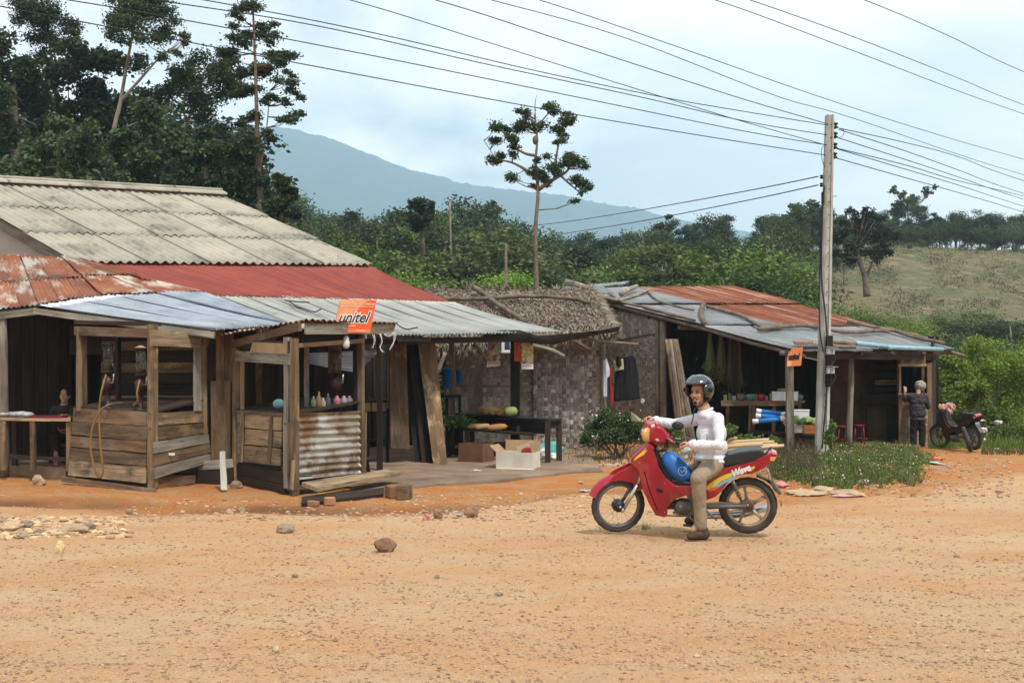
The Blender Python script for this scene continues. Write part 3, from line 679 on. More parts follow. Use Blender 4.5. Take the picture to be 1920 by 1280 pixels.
# ================================================================ fuel stall one
def stall_beam(par, name, p, q, w, th, m, up): return beam(name, P(*p), P(*q), w, th, m, par, up=up)
s1L, s1R = pl(130,17.1,285,15.75), pl(285,15.75,390,16.9)
st1 = thing('fuel_stall', V(285, 16.4, 0), 'rough plank fuel stall with glass pump cylinders and brown hoses, left of the two stalls', 'stall')
def fq(fn, tl, tr, br, bl_, lean=0.0):
    return [P(tl[0],tl[1],fn(tl[0])), P(tr[0],tr[1],fn(tr[0])), P(br[0],br[1],fn(br[0])-lean), P(bl_[0],bl_[1],fn(bl_[0])-lean)]
planks('counter_plank', *fq(s1L,(137,762),(276,771),(270,907),(126,892),.12), 5, .03, [wood_l, wood, wood_o], st1, cuts=[0,.21,.41,.58,.76,1], jit=.008)
planks('counter_plank', *fq(s1R,(281,773),(386,769),(397,866),(293,897),.10), 5, .03, [wood, wood_g], st1, cuts=[0,.22,.44,.63,.82,1], jit=.008)
planks('skirt_board', *fq(s1R,(293,896),(366,889),(366,905),(296,921)), 1, .03, [wood_o], st1)
planks('skirt_board', *fq(s1L,(140,885),(285,905),(285,914),(140,897)), 1, .03, [wood_d], st1)
U1 = (s1L(130), s1R(390)); fL = (P(285,0,s1L(285))-P(130,0,s1L(130))); fL.z = 0; fL.normalize(); fR = (P(390,0,s1R(390))-P(285,0,s1R(285))); fR.z = 0; fR.normalize()
def post(par, px, fn, y0, y1, w, th, m, up, dd=0): 
    return beam('post', P(px,y0,fn(px)+dd), P(px,y1,fn(px)+dd), w, th, m, par, up=up)
post(st1, 149, s1L, 612, 770, .05, .08, wood_l, fL)
post(st1, 157, s1L, 618, 770, .09, .06, wood, fL, .12)
post(st1, 286, s1R, 608, 915, .115, .09, wood, fR, .03)
post(st1, 370, s1R, 650, 770, .13, .04, wood_g, fR)
post(st1, 383, s1R, 628, 905, .06, .06, wood_o, fR)
stall_beam(st1, 'header_board', (141,620,s1L(141)-.02), (280,624,s1L(280)-.02), .13, .04, wood_o, (0,0,1))
stall_beam(st1, 'header_board', (283,633,s1R(283)-.05), (376,638,s1R(376)-.05), .22, .035, wood_l, (0,0,1))
stall_beam(st1, 'rafter', (141,604,s1L(141)), (300,608,s1L(285)+.2), .06, .05, wood_d, (0,0,1))
stall_beam(st1, 'header_board', (374,628,s1R(374)), (392,634,s1R(390)), .25, .03, wood_o, (0,0,1))
slab('counter_top', P(140,761,s1L(140)), P(285,772,15.8), V(390,16.9,1.24), V(240,18.2,1.24), .03, wood_d, st1)
# back walls of the stall: horizontal boards, lit at the cut-out
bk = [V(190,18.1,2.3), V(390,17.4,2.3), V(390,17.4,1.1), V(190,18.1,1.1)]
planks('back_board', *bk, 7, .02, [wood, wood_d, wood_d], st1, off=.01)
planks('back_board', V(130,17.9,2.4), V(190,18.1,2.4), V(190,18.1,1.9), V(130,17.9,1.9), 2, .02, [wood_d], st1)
post(st1, 222, s1L, 628, 770, .07, .06, wood_d, fL, 1.4)
stall_beam(st1, 'sill_board', (118,898,16.75), (292,922,15.45), .07, .05, wood_o, (0,0,1))
def fuel_pump(name_label, px, d, ytop, ybot, ybase, hw, hose=None, ring=True, grp=None):
    t = thing('fuel_pump', P(px, ybase, d), name_label, 'fuel pump', grp)
    a, b = P(px, ytop, d), P(px, ybot, d); r = hw/FPX*d*K
    mb = MB(); mb.lathe(b, [(r,0),(r,(a-b).z)], 16); put('glass_cylinder', mb, glassm, t, True)
    mb = MB(); mb.lathe(b, [(r*.72,0.003),(r*.72,(a-b).z*.45)], 12); put('fuel', mb, plain('fuel_%s' % px, (.14,.10,.04), .2), t, True)
    mb = MB(); mb.lathe(b, [(r*1.15,-.02),(r*1.15,.015)], 16); put('collar', mb, wood_d, t, True); mb = MB(); mb.lathe(a, [(r*1.15,-.012),(r*1.15,.01),(r*.5,.03)], 16); put('cylinder_cap', mb, wood_d, t, True)
    c = P(px, ybase, d); h = (b-c).z
    mb = MB(); mb.lathe(c, [(r*1.5,0),(r*1.5,.03),(r*.45,.05),(r*.4,h*.5),(r*1.2,h*.55),(r*1.3,h*.8),(r*.7,h*.85),(r*.5,h)], 14); put('pump_body', mb, plain('pump_iron_%s' % px, (.06,.03,.03), .5, metal=.4), t, True)
    mb = MB(); mb.tube([c+Vector((0,-.03,h*.7)), c+Vector((.12,-.12,h*.72)), c+Vector((.13,-.13,h*.95))], .012, 6); put('crank_handle', mb, steel, t, True)
    if hose:
        mb = MB(); pts = smooth_path([P(*p) for p in hose], 6); mb.tube(pts, .016, 6); put('hose', mb, hosem, t, True)
    return t
def smooth_path(pts, k=5):
    r = []; n = len(pts)
    for i in range(n-1):
        p0, p1, p2, p3 = pts[max(i-1,0)], pts[i], pts[i+1], pts[min(i+2,n-1)]
        for j in range(k):
            t = j/k; r.append(.5*((2*p1)+(p2-p0)*t+(2*p0-5*p1+4*p2-p3)*t*t+(3*p1-p0-3*p2+p3)*t**3))
    r.append(pts[-1]); return r
hosem = plain('amber_rubber_hose', (.22,.12,.04), .4)
dL = s1L(185)-.25
fuel_pump('hand fuel pump with tall glass cylinder and brown hose hanging over the planks', 203, s1L(203)+.25, 646, 697, 768, 9,
    [(199,702,s1L(199)), (190,735,dL), (186,775,dL), (188,830,dL-.1), (193,880,dL-.15), (187,895,dL-.15), (178,880,dL-.15), (170,840,dL-.1), (174,800,dL-.05), (188,770,dL), (206,758,dL+.05), (232,755,dL+.3)])
fuel_pump('hand fuel pump with dark cylinder under a pinkish cap at the stall post', 264, s1L(264)+.35, 655, 702, 770, 9,
    [(262,712,s1L(264)+.2), (257,735,s1L(264)+.1), (258,752,s1L(264)+.1), (250,760,s1L(264)+.2)])
mb = MB(); mb.lathe(P(264,652,s1L(264)+.35), [(.09,0),(.02,.035)], 12); solo('pump_cap', mb, plain('pink_cap', (.45,.25,.20)), 'pinkish conical cap lying on the darker pump cylinder', 'cap')
mb = MB(); mb.box(P(322,851,s1R(322)-.14), (.085,.008,.035)); solo('paper_label', mb, paper, 'small white paper label on the right planks of the left stall', 'label')

# ================================================================ fuel stall two
s2L, s2R = pl(437,16.75,548,14.85), pl(548,14.85,683,16.25)
gL = (P(548,0,s2L(548))-P(437,0,s2L(437))); gL.z = 0; gL.normalize(); gR = (P(683,0,s2R(683))-P(548,0,s2R(548))); gR.z = 0; gR.normalize()
st2 = thing('fuel_stall', V(548, 15.6, 0), 'timber fuel stall fronted by a corrugated metal panel beneath the orange sign', 'stall')
post(st2, 442, s2L, 636, 905, .08, .08, wood, gL)
post(st2, 454, s2L, 668, 768, .10, .03, wood_l, gL, .05)
post(st2, 539, s2L, 632, 915, .13, .06, wood_g, gL, .02)
post(st2, 552, s2R, 634, 928, .08, .09, wood, gR, -.02)
post(st2, 677, s2R, 622, 905, .07, .08, wood_o, gR)
post(st2, 667, s2R, 628, 770, .06, .06, wood_d, gR, .15)
post(st2, 575, s2R, 652, 765, .05, .05, wood_g, gR, .9)
stall_beam(st2, 'header_board', (436,667,s2L(436)-.04), (545,673,s2L(545)-.04), .15, .035, wood_g, (0,0,1))
stall_beam(st2, 'header_board', (441,646,s2L(441)), (545,648,s2L(545)), .12, .03, wood_d, (0,0,1))
stall_beam(st2, 'header_board', (556,648,s2R(556)-.05), (681,639,s2R(681)-.05), .06, .05, wood_o, (0,0,1))
stall_beam(st2, 'header_board', (562,630,s2R(562)+.1), (680,622,s2R(680)+.1), .18, .04, wood_d, (0,0,1))
stall_beam(st2, 'rake_beam', (437,646,s2L(437)-.08), (562,612,s2R(556)-.08), .11, .05, wood_o, (0,0,1))
mb = MB(); q4 = [P(474,641,s2L(474)-.1),P(537,644,s2L(537)-.1),P(536,663,s2L(536)-.1),P(468,660,s2L(468)-.1)]; mb.prism(q4,(0,0,0),(.01,.015,0))
put('board_piece', mb, carton, st2)
slab('counter_top', P(440,766,s2L(440)), P(548,776,14.9), V(683,16.25,1.22), V(560,18.1,1.24), .03, wood_d, st2)
planks('back_board', V(452,18.0,2.35), V(545,18.3,2.35), V(545,18.3,.9), V(452,18.0,.9), 7, .02, [wood, wood_d], st2, vertical=True, off=.008)
# door-like lower panel: frame, three boards, two battens
planks('lower_board', *fq(s2L,(437,768),(452,769),(450,868),(437,866)), 1, .03, [wood_g], st2)
planks('lower_board', *fq(s2L,(452,769),(529,774),(524,874),(450,865),.03), 3, .025, [wood_l], st2, cuts=[.06,.34,.66,1])
stall_beam(st2, 'batten', (456,771,s2L(456)-.08), (452,866,s2L(452)-.10), .06, .025, wood_l, gL)
stall_beam(st2, 'batten', (508,775,s2L(508)-.08), (504,870,s2L(504)-.10), .06, .025, wood, gL)
stall_beam(st2, 'batten', (437,771,s2L(437)-.06), (530,777,s2L(530)-.06), .04, .025, wood, (0,0,1))
planks('skirt_board', *fq(s2L,(436,868),(532,884),(534,926),(448,906)), 2, .03, [wood, wood_d], st2, cuts=[0,.55,1])
slab('side_board', P(532,792,s2L(532)-.06), P(530,886,s2L(530)-.06), P(541,888,s2L(541)-.06), P(545,792,s2L(545)-.06), .03, wood, st2)
slab('side_board', P(547,862,s2L(545)-.1), P(543,916,s2L(543)-.1), P(547,918,s2L(548)-.1), P(550,862,s2L(548)-.1), .03, wood_l, st2)
# corrugated panel with level ribs
cp = fq(s2R,(557,775),(682,770),(682,886),(557,899),.03)
galv = M('streaked_galvanised', (.50,.49,.45), (.36,.33,.27), scale=2.5, rough=.45, metal=.45, bump=.05, rnd=0, stains=[((.19,.10,.045), 1.6, .50, .60, (.8,.8,.8)), ((.30,.24,.16), 3.5, .52, .66, (.4,1,1))])
sheet('corrugated_panel', cp[1]-Vector((.02,.03,0)), cp[2]-Vector((.02,.03,0)), cp[3]-Vector((.02,.03,0)), cp[0]-Vector((.02,.03,0)), 0, 1, 0, 1, galv, st2, wave=.098, amp=.014, nv=10, spw=10)
planks('skirt_board', *fq(s2R,(560,892),(676,886),(676,906),(560,915)), 5, .025, [wood_d], st2, vertical=True)
stall_beam(st2, 'sill_board', (557,914,s2R(557)-.05), (688,903,s2R(683)-.05), .05, .05, wood, (0,0,1))
stall_beam(st2, 'post', (684,772,s2R(683)), (683,905,s2R(683)), .03, .05, wood_l, gR)
# its little roof
R2 = [P(418,628,17.2), P(560,603,18.3), P(752,604,17.2), P(575,603,15.2)]
fr = [P(574,600,s2R(574)-.22), P(742,600,s2R(742)-.22)]
slab('fascia_board', P(574,607,s2R(574)-.25), P(742,607,s2R(742)-.25), P(738,625,s2R(742)-.25), P(574,627,s2R(574)-.25), .03, wood_g, st2)
for i in range(3):
    a = [P(412,627,16.4), P(575,599,s2R(575)-.32), P(747,606,s2R(747)-.32)]
    u0, u1 = i/3, (i+1)/3+.01
    sheet('stall_roof_sheet', P(548,606,17.9).lerp(P(706,605,19.3),u0), P(548,606,17.9).lerp(P(706,605,19.3),min(u1,1)), a[1].lerp(a[2],min(u1,1)), a[1].lerp(a[2],u0), 0, 1, 0, 1, rustmix, st2, wave=.12, amp=.014, nv=4)
sheet('stall_roof_sheet', P(440,622,17.9), P(548,606,17.9), a[1], a[0], 0, 1, 0, 1, rustmix, st2, wave=.12, amp=.012, nv=4)
# pale sheet added in place of a bright gap onto a roof
ins = thing('bright_gap_sheet', P(650,700,18.4), 'pale corrugated sheet standing in for a bright gap behind the second stall', 'stand-in sheet')
sheet('corrugated_sheet', P(575,662,18.2), P(580,682,18.2), P(672,700,18.8), P(712,656,19.0), 0, 1, 0, 1, shiny, ins, wave=.076, amp=.013, nv=4)
# pump and small goods in stall two
fuel_pump('dark hand fuel pump inside the stall with the corrugated front', 629, s2R(629)+.45, 660, 698, 768, 9)
post(st2, 628, s2R, 634, 700, .20, .08, wood, gR, .5)
mb = MB(); mb.ell(P(523,757,s2L(523)+.3), (.085,.085,.07)); solo('plastic_bundle', mb, plain('pale_teal', (.22,.42,.44)), 'pale teal plastic bundle on the counter of the second stall', 'bundle', smooth=True)
for px, cc, lb in ((632,(.35,.12,.15),'reddish'),(645,(.30,.28,.30),'grey'),(655,(.25,.14,.20),'purple')):
    mb = MB(); c = P(px,760,s2R(px)+.3); mb.lathe(c, [(.04,0),(.05,.02),(.05,.09),(.02,.12),(.02,.14)], 10); solo('jar', mb, plain('jar_'+lb, cc, .3), 'small %s jar on the counter behind the corrugated panel' % lb, 'jar', smooth=True)
mb = MB(); mb.lathe(P(649,638,s2R(649)-.12), [(.02,.07),(.035,.05),(.045,.03),(.04,.0),(.05,-.02),(.05,-.08),(.03,-.11),(.0,-.115)], 14)
solo('lamp_bulb', mb, plain('milky_glass', (.62,.62,.58), .2), 'white glass lamp jar hanging below the orange sign', 'lamp', smooth=True)
# strings of torn plastic
strm = plain('torn_plastic', (.62,.60,.57), .6)
for k, (pts) in enumerate([[(700,628),(702,640),(698,652)],[(713,626),(716,640),(713,652),(719,660)],[(736,622),(740,634),(735,646),(732,656)],[(722,627),(728,630),(735,627)]]):
    mb = MB()
    for r_ in range(4):
        mb.tube(smooth_path([P(x+R(-2,2), y+R(-1.5,1.5), s2R(683)-.3-.02*r_) for x, y in pts], 3), [.007]*2+[.004]*(3*(len(pts)-1)-1), 4)
    solo('torn_plastic_strip', mb, strm, ['short white plastic shred hanging below the fascia board, nearest the sign','longest white plastic shred, split at its tip, below the fascia board','white plastic shred hanging from the outer end of the fascia board','knotted white plastic scrap along the fascia board underside'][k], 'plastic shred', 'plastic shreds on the fascia end')
def sign_frame(tl, tr, br, bl_):
    tl, tr, br, bl_ = map(Vector, (tl, tr, br, bl_)); x = (br-bl_); w = x.length; x.normalize(); y = (tl-bl_); h = y.length; y.normalize(); return bl_, x, y, w, h
# orange shop sign on the stall roof
dS = s2R(660)-.36
so, sx_, sy_, sw, sh_ = sign_frame(P(637,562,dS), P(704,561,dS+.12), P(694,624,dS+.10), P(625,624,dS))
def sgn(u, v, e=0): return so+sx_*u*sw+sy_*v*sh_+sx_.cross(sy_).normalized()*e
sg = thing('shop_sign', so, 'slanted orange unitel sign standing on the roof of the second stall', 'sign')
def quadp(par, name, pts, e0, e1, m):
    mb = MB(); n = len(pts); mb.prism([sgn(u, v) for u, v in pts], sx_.cross(sy_).normalized()*e1, sx_.cross(sy_).normalized()*e0); return put(name, mb, m, par)
quadp(sg, 'plate', [(0,0),(1,0),(1,1),(0,1)], -.012, 0, orange_p)
quadp(sg, 'pale_field', [(0.01,.01),(.21,.01),(.21,.22),(.60,.80),(.78,.99),(0.01,.99)], .0, .002, peach_p)
quadp(sg, 'pale_band', [(0.22,.01),(.99,.01),(.99,.10),(.22,.10)], .0, .0018, plain('coral_print', (.82,.22,.10)))
def lettering(par, s, u, v, size, m, shear=.25, e=.004, **k): 
    return put('lettering', text_mb(s, size*sh_, sgn(u, v, e), sx_, sy_, shear, .0015, **k), m, par)
whm = plain('white_print', (.85,.82,.78)); blm = plain('black_print', (.012,.012,.012), .4)
lettering(sg, 'unitel', .06, .315, .47, whm, stretch=.83, bold=.016, e=.004)
lettering(sg, 'unitel', .06, .32, .47, blm, stretch=.83, bold=.002, e=.0075)
palem = plain('pale_print', (.86,.50,.34))
lettering(sg, 'ຢູນິເທລ', .06, .80, .13, palem, shear=0, e=.004)
for k, (u, v, s_) in enumerate([(.06,.05,.07),(.58,.05,.07),(.72,.86,.07),(.3,.20,.06)]):
    quadp(sg, 'small_print', [(u,v),(u+.26,v),(u+.27,v+.035),(u+.01,v+.035)], .004, .005, palem)
for k in range(5):
    u = .08+k*.085; quadp(sg, 'script_stroke', [(u,.80),(u+.02,.80),(u+.035,.92+.02*(k%2)),(u+.012,.92)], .004, .0055, palem)
# bench plank resting on bricks in front of stall two
bp_ = thing('plank_bench', G(660, 920), 'long pale plank laid as a step in front of the corrugated panel', 'plank')
slab('plank', G(566,933,.20), G(722,908,.22), G(757,910,.20), G(596,940,.17), .05, wood_l, bp_, seg=5)
slab('under_plank', G(566,941,.07), G(720,925,.08), G(720,930,.03), G(566,946,.02), .08, wood_d, bp_)
brickm = M('old_brick', (.33,.16,.08), (.22,.11,.06), scale=6, bump=.4, bscale=30, rnd=.3)
def rockmesh(r, sub=2, sq=.7, jag=.3, seed=0):
    b = bmesh.new(); bmesh.ops.create_icosphere(b, subdivisions=sub, radius=1); s = Vector((seed*3.1, seed*1.7, 0))
    for v in b.verts:
        n_ = noise.noise(v.co*1.3+s)*jag*1.4+noise.noise(v.co*3.5+s)*jag*.5; v.co *= 1+n_; v.co.z *= sq
        v.co = Vector((v.co.x*r[0], v.co.y*r[1], v.co.z*r[2]))
    me = bpy.data.meshes.new('rock'); b.to_mesh(me); b.free(); return me
def block(px, py, size, rz, m, label, cat, name, group=None, z=0, tilt=0):
    p = onG(px, py); mb = MB(); mb.box((0,0,size[2]/2), size); mb = bevelled(mb, .012, 1)
    mb.v = [tuple(Vector(v)+noise.noise_vector(Vector(v)*9+p)*.012) for v in mb.v]
    return mk(name, mb.mesh(name), m, None, Matrix.Translation(p+Vector((0,0,z)))@Matrix.Rotation(rz,4,'Z')@Matrix.Rotation(tilt,4,'Y'), label, cat, group)
block(737, 932, (.16,.22,.17), .5, brickm, 'square timber block under the right end of the step plank', 'block', 'wood_block')
block(759, 935, (.14,.20,.19), -.3, wood, 'round ended log stub beside the step plank', 'block', 'wood_block')
block(618, 943, (.14,.10,.10), .3, brickm, 'lone brick propping the middle of the step plank', 'brick', 'brick')
block(588, 945, (.13,.09,.07), -.3, brickm, 'half brick lying under the left end of the step plank', 'brick', 'brick')
# upright white stake
stk = mk('wooden_stake', None, None, None, Matrix.Translation(onG(419,918)), 'pale grey stake leaning upright between the two stalls', 'stake')
slab('stake_board', P(412,846,16.0), P(414,918,15.5), P(426,918,15.5), P(422,845,16.0), .02, M('whitewashed_wood', (.50,.47,.42), (.38,.35,.30), scale=10, stretch=GR), stk)

# ================================================================ left table with person
tb = thing('table', V(70, 18, .16), 'plain wooden table in the shade at the left edge', 'table')
slab('tabletop', V(0,17.3,.93), V(132,17.0,.93), V(132,18.1,.93), V(0,18.5,.93), .04, wood_l, tb)
for px, d_ in ((62,17.2),(130,17.1),(28,18.2),(8,17.3)): beam('leg', V(px,d_,.88), V(px,d_,.14), .07, .07, wood, tb, up=(1,0,0))
beam('rail', V(10,17.5,.34), V(125,17.3,.30), .06, .04, wood_d, tb)
mb = MB()
for i in range(5): mb.ell(V(8+i*11, 17.5+R(-.1,.2), .97+R(0,.02)), (.09,.12,.045), nu=10, nv=6)
solo('plastic_bag', mb, plain('pale_bag', (.40,.42,.44), .3), 'crumpled clear bag of goods on the left table', 'bag', smooth=True)
mb = MB(); mb.box(V(92,17.35,.95), (.5,.2,.035)); solo('tray', mb, maroon, 'dark red tray near the right end of the left table', 'tray')

for k, (pts, lb) in enumerate([([(545,571),(556,577),(566,582),(590,585),(603,583)],'black cable scrap lying on the grey awning left of the sign'),([(535,566),(560,570),(578,574)],'shorter thin black cable end above the cable scrap on the awning'),([(742,614),(760,617),(782,622)],'thin black wire lying on the awning right of the sign')]):
    ps = []
    for x, y in pts:
        u, v = 0, 0; best = 9e9
        for i in range(31):
            for j in range(21):
                p = bil(A3, B3, C3, D3, i/30, j/20); e = (960+FPX*p.x/p.y-x)**2+(HORIZON-FPX*(p.z-HC)/p.y-y)**2
                if e < best: best, q = e, p
        ps.append(q+Vector((0,0,.04)))
    mb = MB(); mb.tube(smooth_path(ps, 4), .012, 5); solo('cable_scrap', mb, black, lb, 'cable', smooth=True)
# ================================================================ leaning boards at the edge of the open bay
lg = 'boards leaning in the open bay'
for k, (xt, xb, w, m, lab, dd) in enumerate([
    (757, 785, 14, wood_k, 'blackened board leaning at the left end of the row beside the brown panel', 0),
    (769, 797, 12, wood_d, 'second dark board in the leaning row, counted from the brown panel', -.1),
    (780, 809, 10, wood_k, 'black board leaning between two dark ones in the row', -.15),
    (787, 816, 8, wood_d, 'narrow dark board leaning right behind the wide brown board', -.2)]):
    slab('leaning_board', P(xt-w/2,640,20.9+dd), V(xb-w/2,20.4+dd,.04), V(xb+w/2,20.4+dd,.04), P(xt+w/2,640,20.9+dd), .04, m, None, label=lab, cat='board', group=lg)
wl = M('worn_board', (.26,.17,.10), (.16,.10,.06), scale=10, stretch=GR, bump=.2, stains=[((.52,.38,.22), 3.2, .54, .62, (.5,1,1)), ((.07,.05,.04), 2, .55, .7, (.4,1,1))])
slab('leaning_board', P(783,640,20.6), V(812,20.0,.04), V(838,19.9,.04), P(815,640,20.6), .04, wl, None, label='widest brown board leaning at the front of the row, its face scraped pale', cat='board', group=lg)
# ---------------------------------------------------------------- long black table with melons and gourds
tbl = thing('market_table', V(950, 21.3, 0), 'long blackened wooden market table in the open bay', 'table')
ta, tb_, tc_, td = V(852,23.0,.84), V(1028,20.3,.80), V(1053,20.75,.80), V(885,23.7,.84)
slab('tabletop', ta, tb_, tc_, td, .045, wood_k, tbl, seg=4)
slab('apron', ta+Vector((.1,.06,-.05)), tb_+Vector((-.05,.06,-.05)), tb_+Vector((-.05,.06,-.26)), ta+Vector((.1,.06,-.36)), .03, wood_k, tbl)
slab('apron', tb_+Vector((-.02,.06,-.05)), tc_+Vector((-.05,0,-.05)), tc_+Vector((-.05,0,-.17)), tb_+Vector((-.02,.06,-.17)), .03, wood_d, tbl)
for px, d_, zz in ((1027,20.35,.78),(1048,20.8,.78),(864,22.9,.8),(885,23.6,.8)): beam('leg', V(px,d_,zz), V(px,d_,.03), .10, .09, wood_d, tbl, up=(1,0,0))
beam('leg', V(972,20.9,.66), V(966,20.7,.05), .06, .05, wood_k, tbl, up=(1,0,0))
bn = thing('low_bench', V(900, 21.4, 0), 'low rough shelf bench in front of the long black table', 'bench')
slab('bench_top', V(838,21.9,.60), V(1000,20.25,.55), V(1003,20.55,.55), V(845,22.4,.60), .035, wood_d, bn, seg=4)
for px, d_ in ((841,21.95),(858,22.3),(876,22.0)): beam('leg', V(px,d_,.58), V(px,d_,.03), .09, .07, wood_k if px<870 else wood, bn, up=(1,0,0))
beam('rail', V(852,22.0,.22), V(885,22.0,.24), .05, .04, wood, bn)
gourdm = {'orange': M('orange_gourd', (.42,.23,.07), (.28,.15,.06), scale=4, bump=.05, rnd=.1), 'green': M('green_melon', (.33,.36,.16), (.24,.27,.10), scale=5, bump=.05, rnd=.1), 'buff': M('buff_gourd', (.48,.32,.16), (.36,.22,.10), scale=4, bump=.05, rnd=.1)}
def gourd(c, r, l, kind, rz, label, group):
    mb = MB(); pr = [(.02,-l)]+[(r*math.sin(PI*t)**.7*(1+.05*math.sin(9*t)), -l*math.cos(PI*t)) for t in [.08,.2,.35,.5,.65,.8,.92]]+[(.02,l)]
    mb.lathe((0,0,0), pr, 14, (math.cos(rz), math.sin(rz), .1)); mb.lathe((math.cos(rz)*l,math.sin(rz)*l,.1*l), [(.012,0),(.008,.02)], 6, (math.cos(rz), math.sin(rz), .1))
    t = mk('gourd', mb.mesh('gourd', True), gourdm[kind], None, Matrix.Translation(c+Vector((0,0,r*.95))), label, 'gourd', group); return t
g1_ = 'gourds on the table top'; g2_ = 'gourds on the low bench'
tt = pl(852,23.0,1028,20.3)
for px, k, r, l, lb in ((906,'orange',.085,.12,'round orange gourd at the left end of the row on the black table'),(917,'buff',.08,.12,'buff gourd second from the left on the black table'),(930,'orange',.07,.13,'shaded orange gourd in the middle of the table row'),(943,'orange',.07,.13,'orange gourd tucked left of the green melon on the table'),(958,'green',.10,.12,'pale green melon at the right end of the row on the black table')):
    d_ = tt(px)+.12; gourd(V(px,d_,.845-.04*(px-852)/176), r, l, k, R(-.3,.3), lb, g1_)
for px, k, r, l, lb in ((889,'buff',.055,.12,'small buff gourd leftmost on the low bench'),(905,'buff',.06,.14,'middle buff gourd on the low bench'),(932,'orange',.068,.18,'longest pale orange gourd on the low bench')):
    d_ = pl(838,21.9,1000,20.25)(px)+.12; gourd(V(px,d_,.60-.05*(px-838)/162), r, l, k, R(-.2,.2), lb, g2_)
# bunch of greens hanging over the bench end
def leaf_clump(n, cfn, size, up=.3, aspect=2.2, droop=0):
    """n separate little leaf blades"""
    v = np.zeros((n, 4, 3)); 
    for i in range(n):
        c = Vector(cfn()); a = Vector((R(-1,1),R(-1,1),R(-.6,.6)-droop)).normalized(); b = a.orthogonal(); b.rotate(Matrix.Rotation(R(0,6.28),3,a)); b.z += up*0
        s = size*R(.6,1.3); v[i,0] = c; v[i,1] = c+a*s*.5+b*s/aspect*.5; v[i,2] = c+a*s; v[i,3] = c+a*s*.5-b*s/aspect*.5
    f = np.arange(n*4).reshape(n,4)
    return v.reshape(-1,3), f
def fol_mesh(name, v, f): 
    me = bpy.data.meshes.new(name); me.from_pydata(np.asarray(v).tolist(), [], np.asarray(f).tolist()); me.update(); return me
cg = V(850,21.9,.68)
v_, f_ = leaf_clump(900, lambda: cg+Vector((random.gauss(0,.16), random.gauss(0,.10), abs(random.gauss(0,.07))-.04)), .13, aspect=7)
mk('herb_bunch', fol_mesh('herb_bunch', v_-np.array(cg), f_), leafm['mid'], None, Matrix.Translation(cg), 'bushy bunch of fine green herbs on the left end of the low bench', 'herbs')
# boxes under the table
def openbox(px, py, w, d, h, rz, m, label, flaps=True, z=.035, name='cardboard_box'):
    p = G(px, py); p.z = z; r = Matrix.Rotation(rz,4,'Z'); t = mk(name, None, None, None, Matrix.Translation(p)@r, label, 'box')
    T = Matrix.Translation(p)@r
    def wall(a, b, c, d_, nm='box_side', mm=m):
        slab(nm, T@Vector(a), T@Vector(b), T@Vector(c), T@Vector(d_), .006, mm, t, seg=2, jit=.003)
    wall((-w/2,-d/2,h),(w/2,-d/2,h),(w/2,-d/2,0),(-w/2,-d/2,0)); wall((-w/2,d/2,h),(w/2,d/2,h),(w/2,d/2,0),(-w/2,d/2,0))
    wall((-w/2,-d/2,h),(-w/2,d/2,h),(-w/2,d/2,0),(-w/2,-d/2,0)); wall((w/2,-d/2,h),(w/2,d/2,h),(w/2,d/2,0),(w/2,-d/2,0)); wall((-w/2,-d/2,.01),(w/2,-d/2,.01),(w/2,d/2,.01),(-w/2,d/2,.01), 'box_bottom')
    if flaps:
        wall((-w/2,-d/2,h),(-w/2,d/2,h),(-w/2-.12,d/2,h+.11),(-w/2-.12,-d/2,h+.11), 'box_flap', carton); wall((w/2,-d/2,h),(w/2,d/2,h),(w/2-.03,d/2,h+.17),(w/2-.03,-d/2,h+.17), 'box_flap', carton)
        wall((-w/2,d/2,h),(w/2,d/2,h),(w/2,d/2+.03,h+.18),(-w/2,d/2+.03,h+.18), 'box_flap', carton); wall((-w/2,-d/2,.008),(w/2,-d/2,.008),(w/2+.1,-d/2-.12,.002),(-w/2+.03,-d/2-.08,.002), 'box_flap', cartonw)
    return t, T
openbox(972, 880, .62, .50, .27, -.30, cartonw, 'open cardboard box, white in front, stuffed with litter beside the table leg')
mb = MB(); c_ = V(988,19.35,.30); mb.box(c_, (.30,.03,.26), Matrix.Rotation(-.35,3,'Y')); solo('printed_bag', mb, plain('beige_print', (.55,.40,.27)), 'beige printed bag sticking out of the open white box', 'bag')
mb = MB(); mb.ell(V(990,19.2,.28), (.12,.02,.10)); solo('red_packet', mb, plain('dark_red', (.30,.02,.02)), 'dark red packet tilted inside the open white box', 'packet', smooth=True)
openbox(893, 868, .50, .40, .33, -.5, M('brown_carton', (.17,.085,.045), (.12,.06,.035), scale=4, rnd=0), 'closed reddish brown carton under the gourd bench', flaps=False)
mb = MB(); mb.box((0,0,.12), (.4,.3,.24)); mk('crate', bevelled(mb,.01,1).mesh('crate'), maroon, None, Matrix.Translation(V(912,22.6,.03)), 'dark maroon crate far back beneath the black table', 'crate')
mb = MB(); mb.box((0,0,.13), (.34,.3,.26)); mk('crate', bevelled(mb,.01,1).mesh('crate'), plain('rust_crate', (.14,.045,.03)), None, Matrix.Translation(V(945,22.4,.03)), 'rust brown crate at the foot of the black post', 'crate')
c_ = V(1030,21.8,0); 
def crumple(c, r, m, label, cat, name='plastic_bag', sub=3, jag=.5, sq=.6, seed=1, group=None):
    me = rockmesh(r, sub, sq, jag, seed); me.name = name; me.polygons.foreach_set('use_smooth', [True]*len(me.polygons))
    return mk(name, me, m, None, Matrix.Translation(Vector(c)), label, cat, group)
crumple(V(1030,21.8,.16), (.24,.18,.24), plain('teal_bag', (.12,.42,.44), .4), 'teal and white plastic bag behind the right table legs', 'bag')
crumple(V(1012,21.6,.12), (.14,.14,.18), white, 'grey white plastic bag left of the teal one behind the table', 'bag', seed=4)
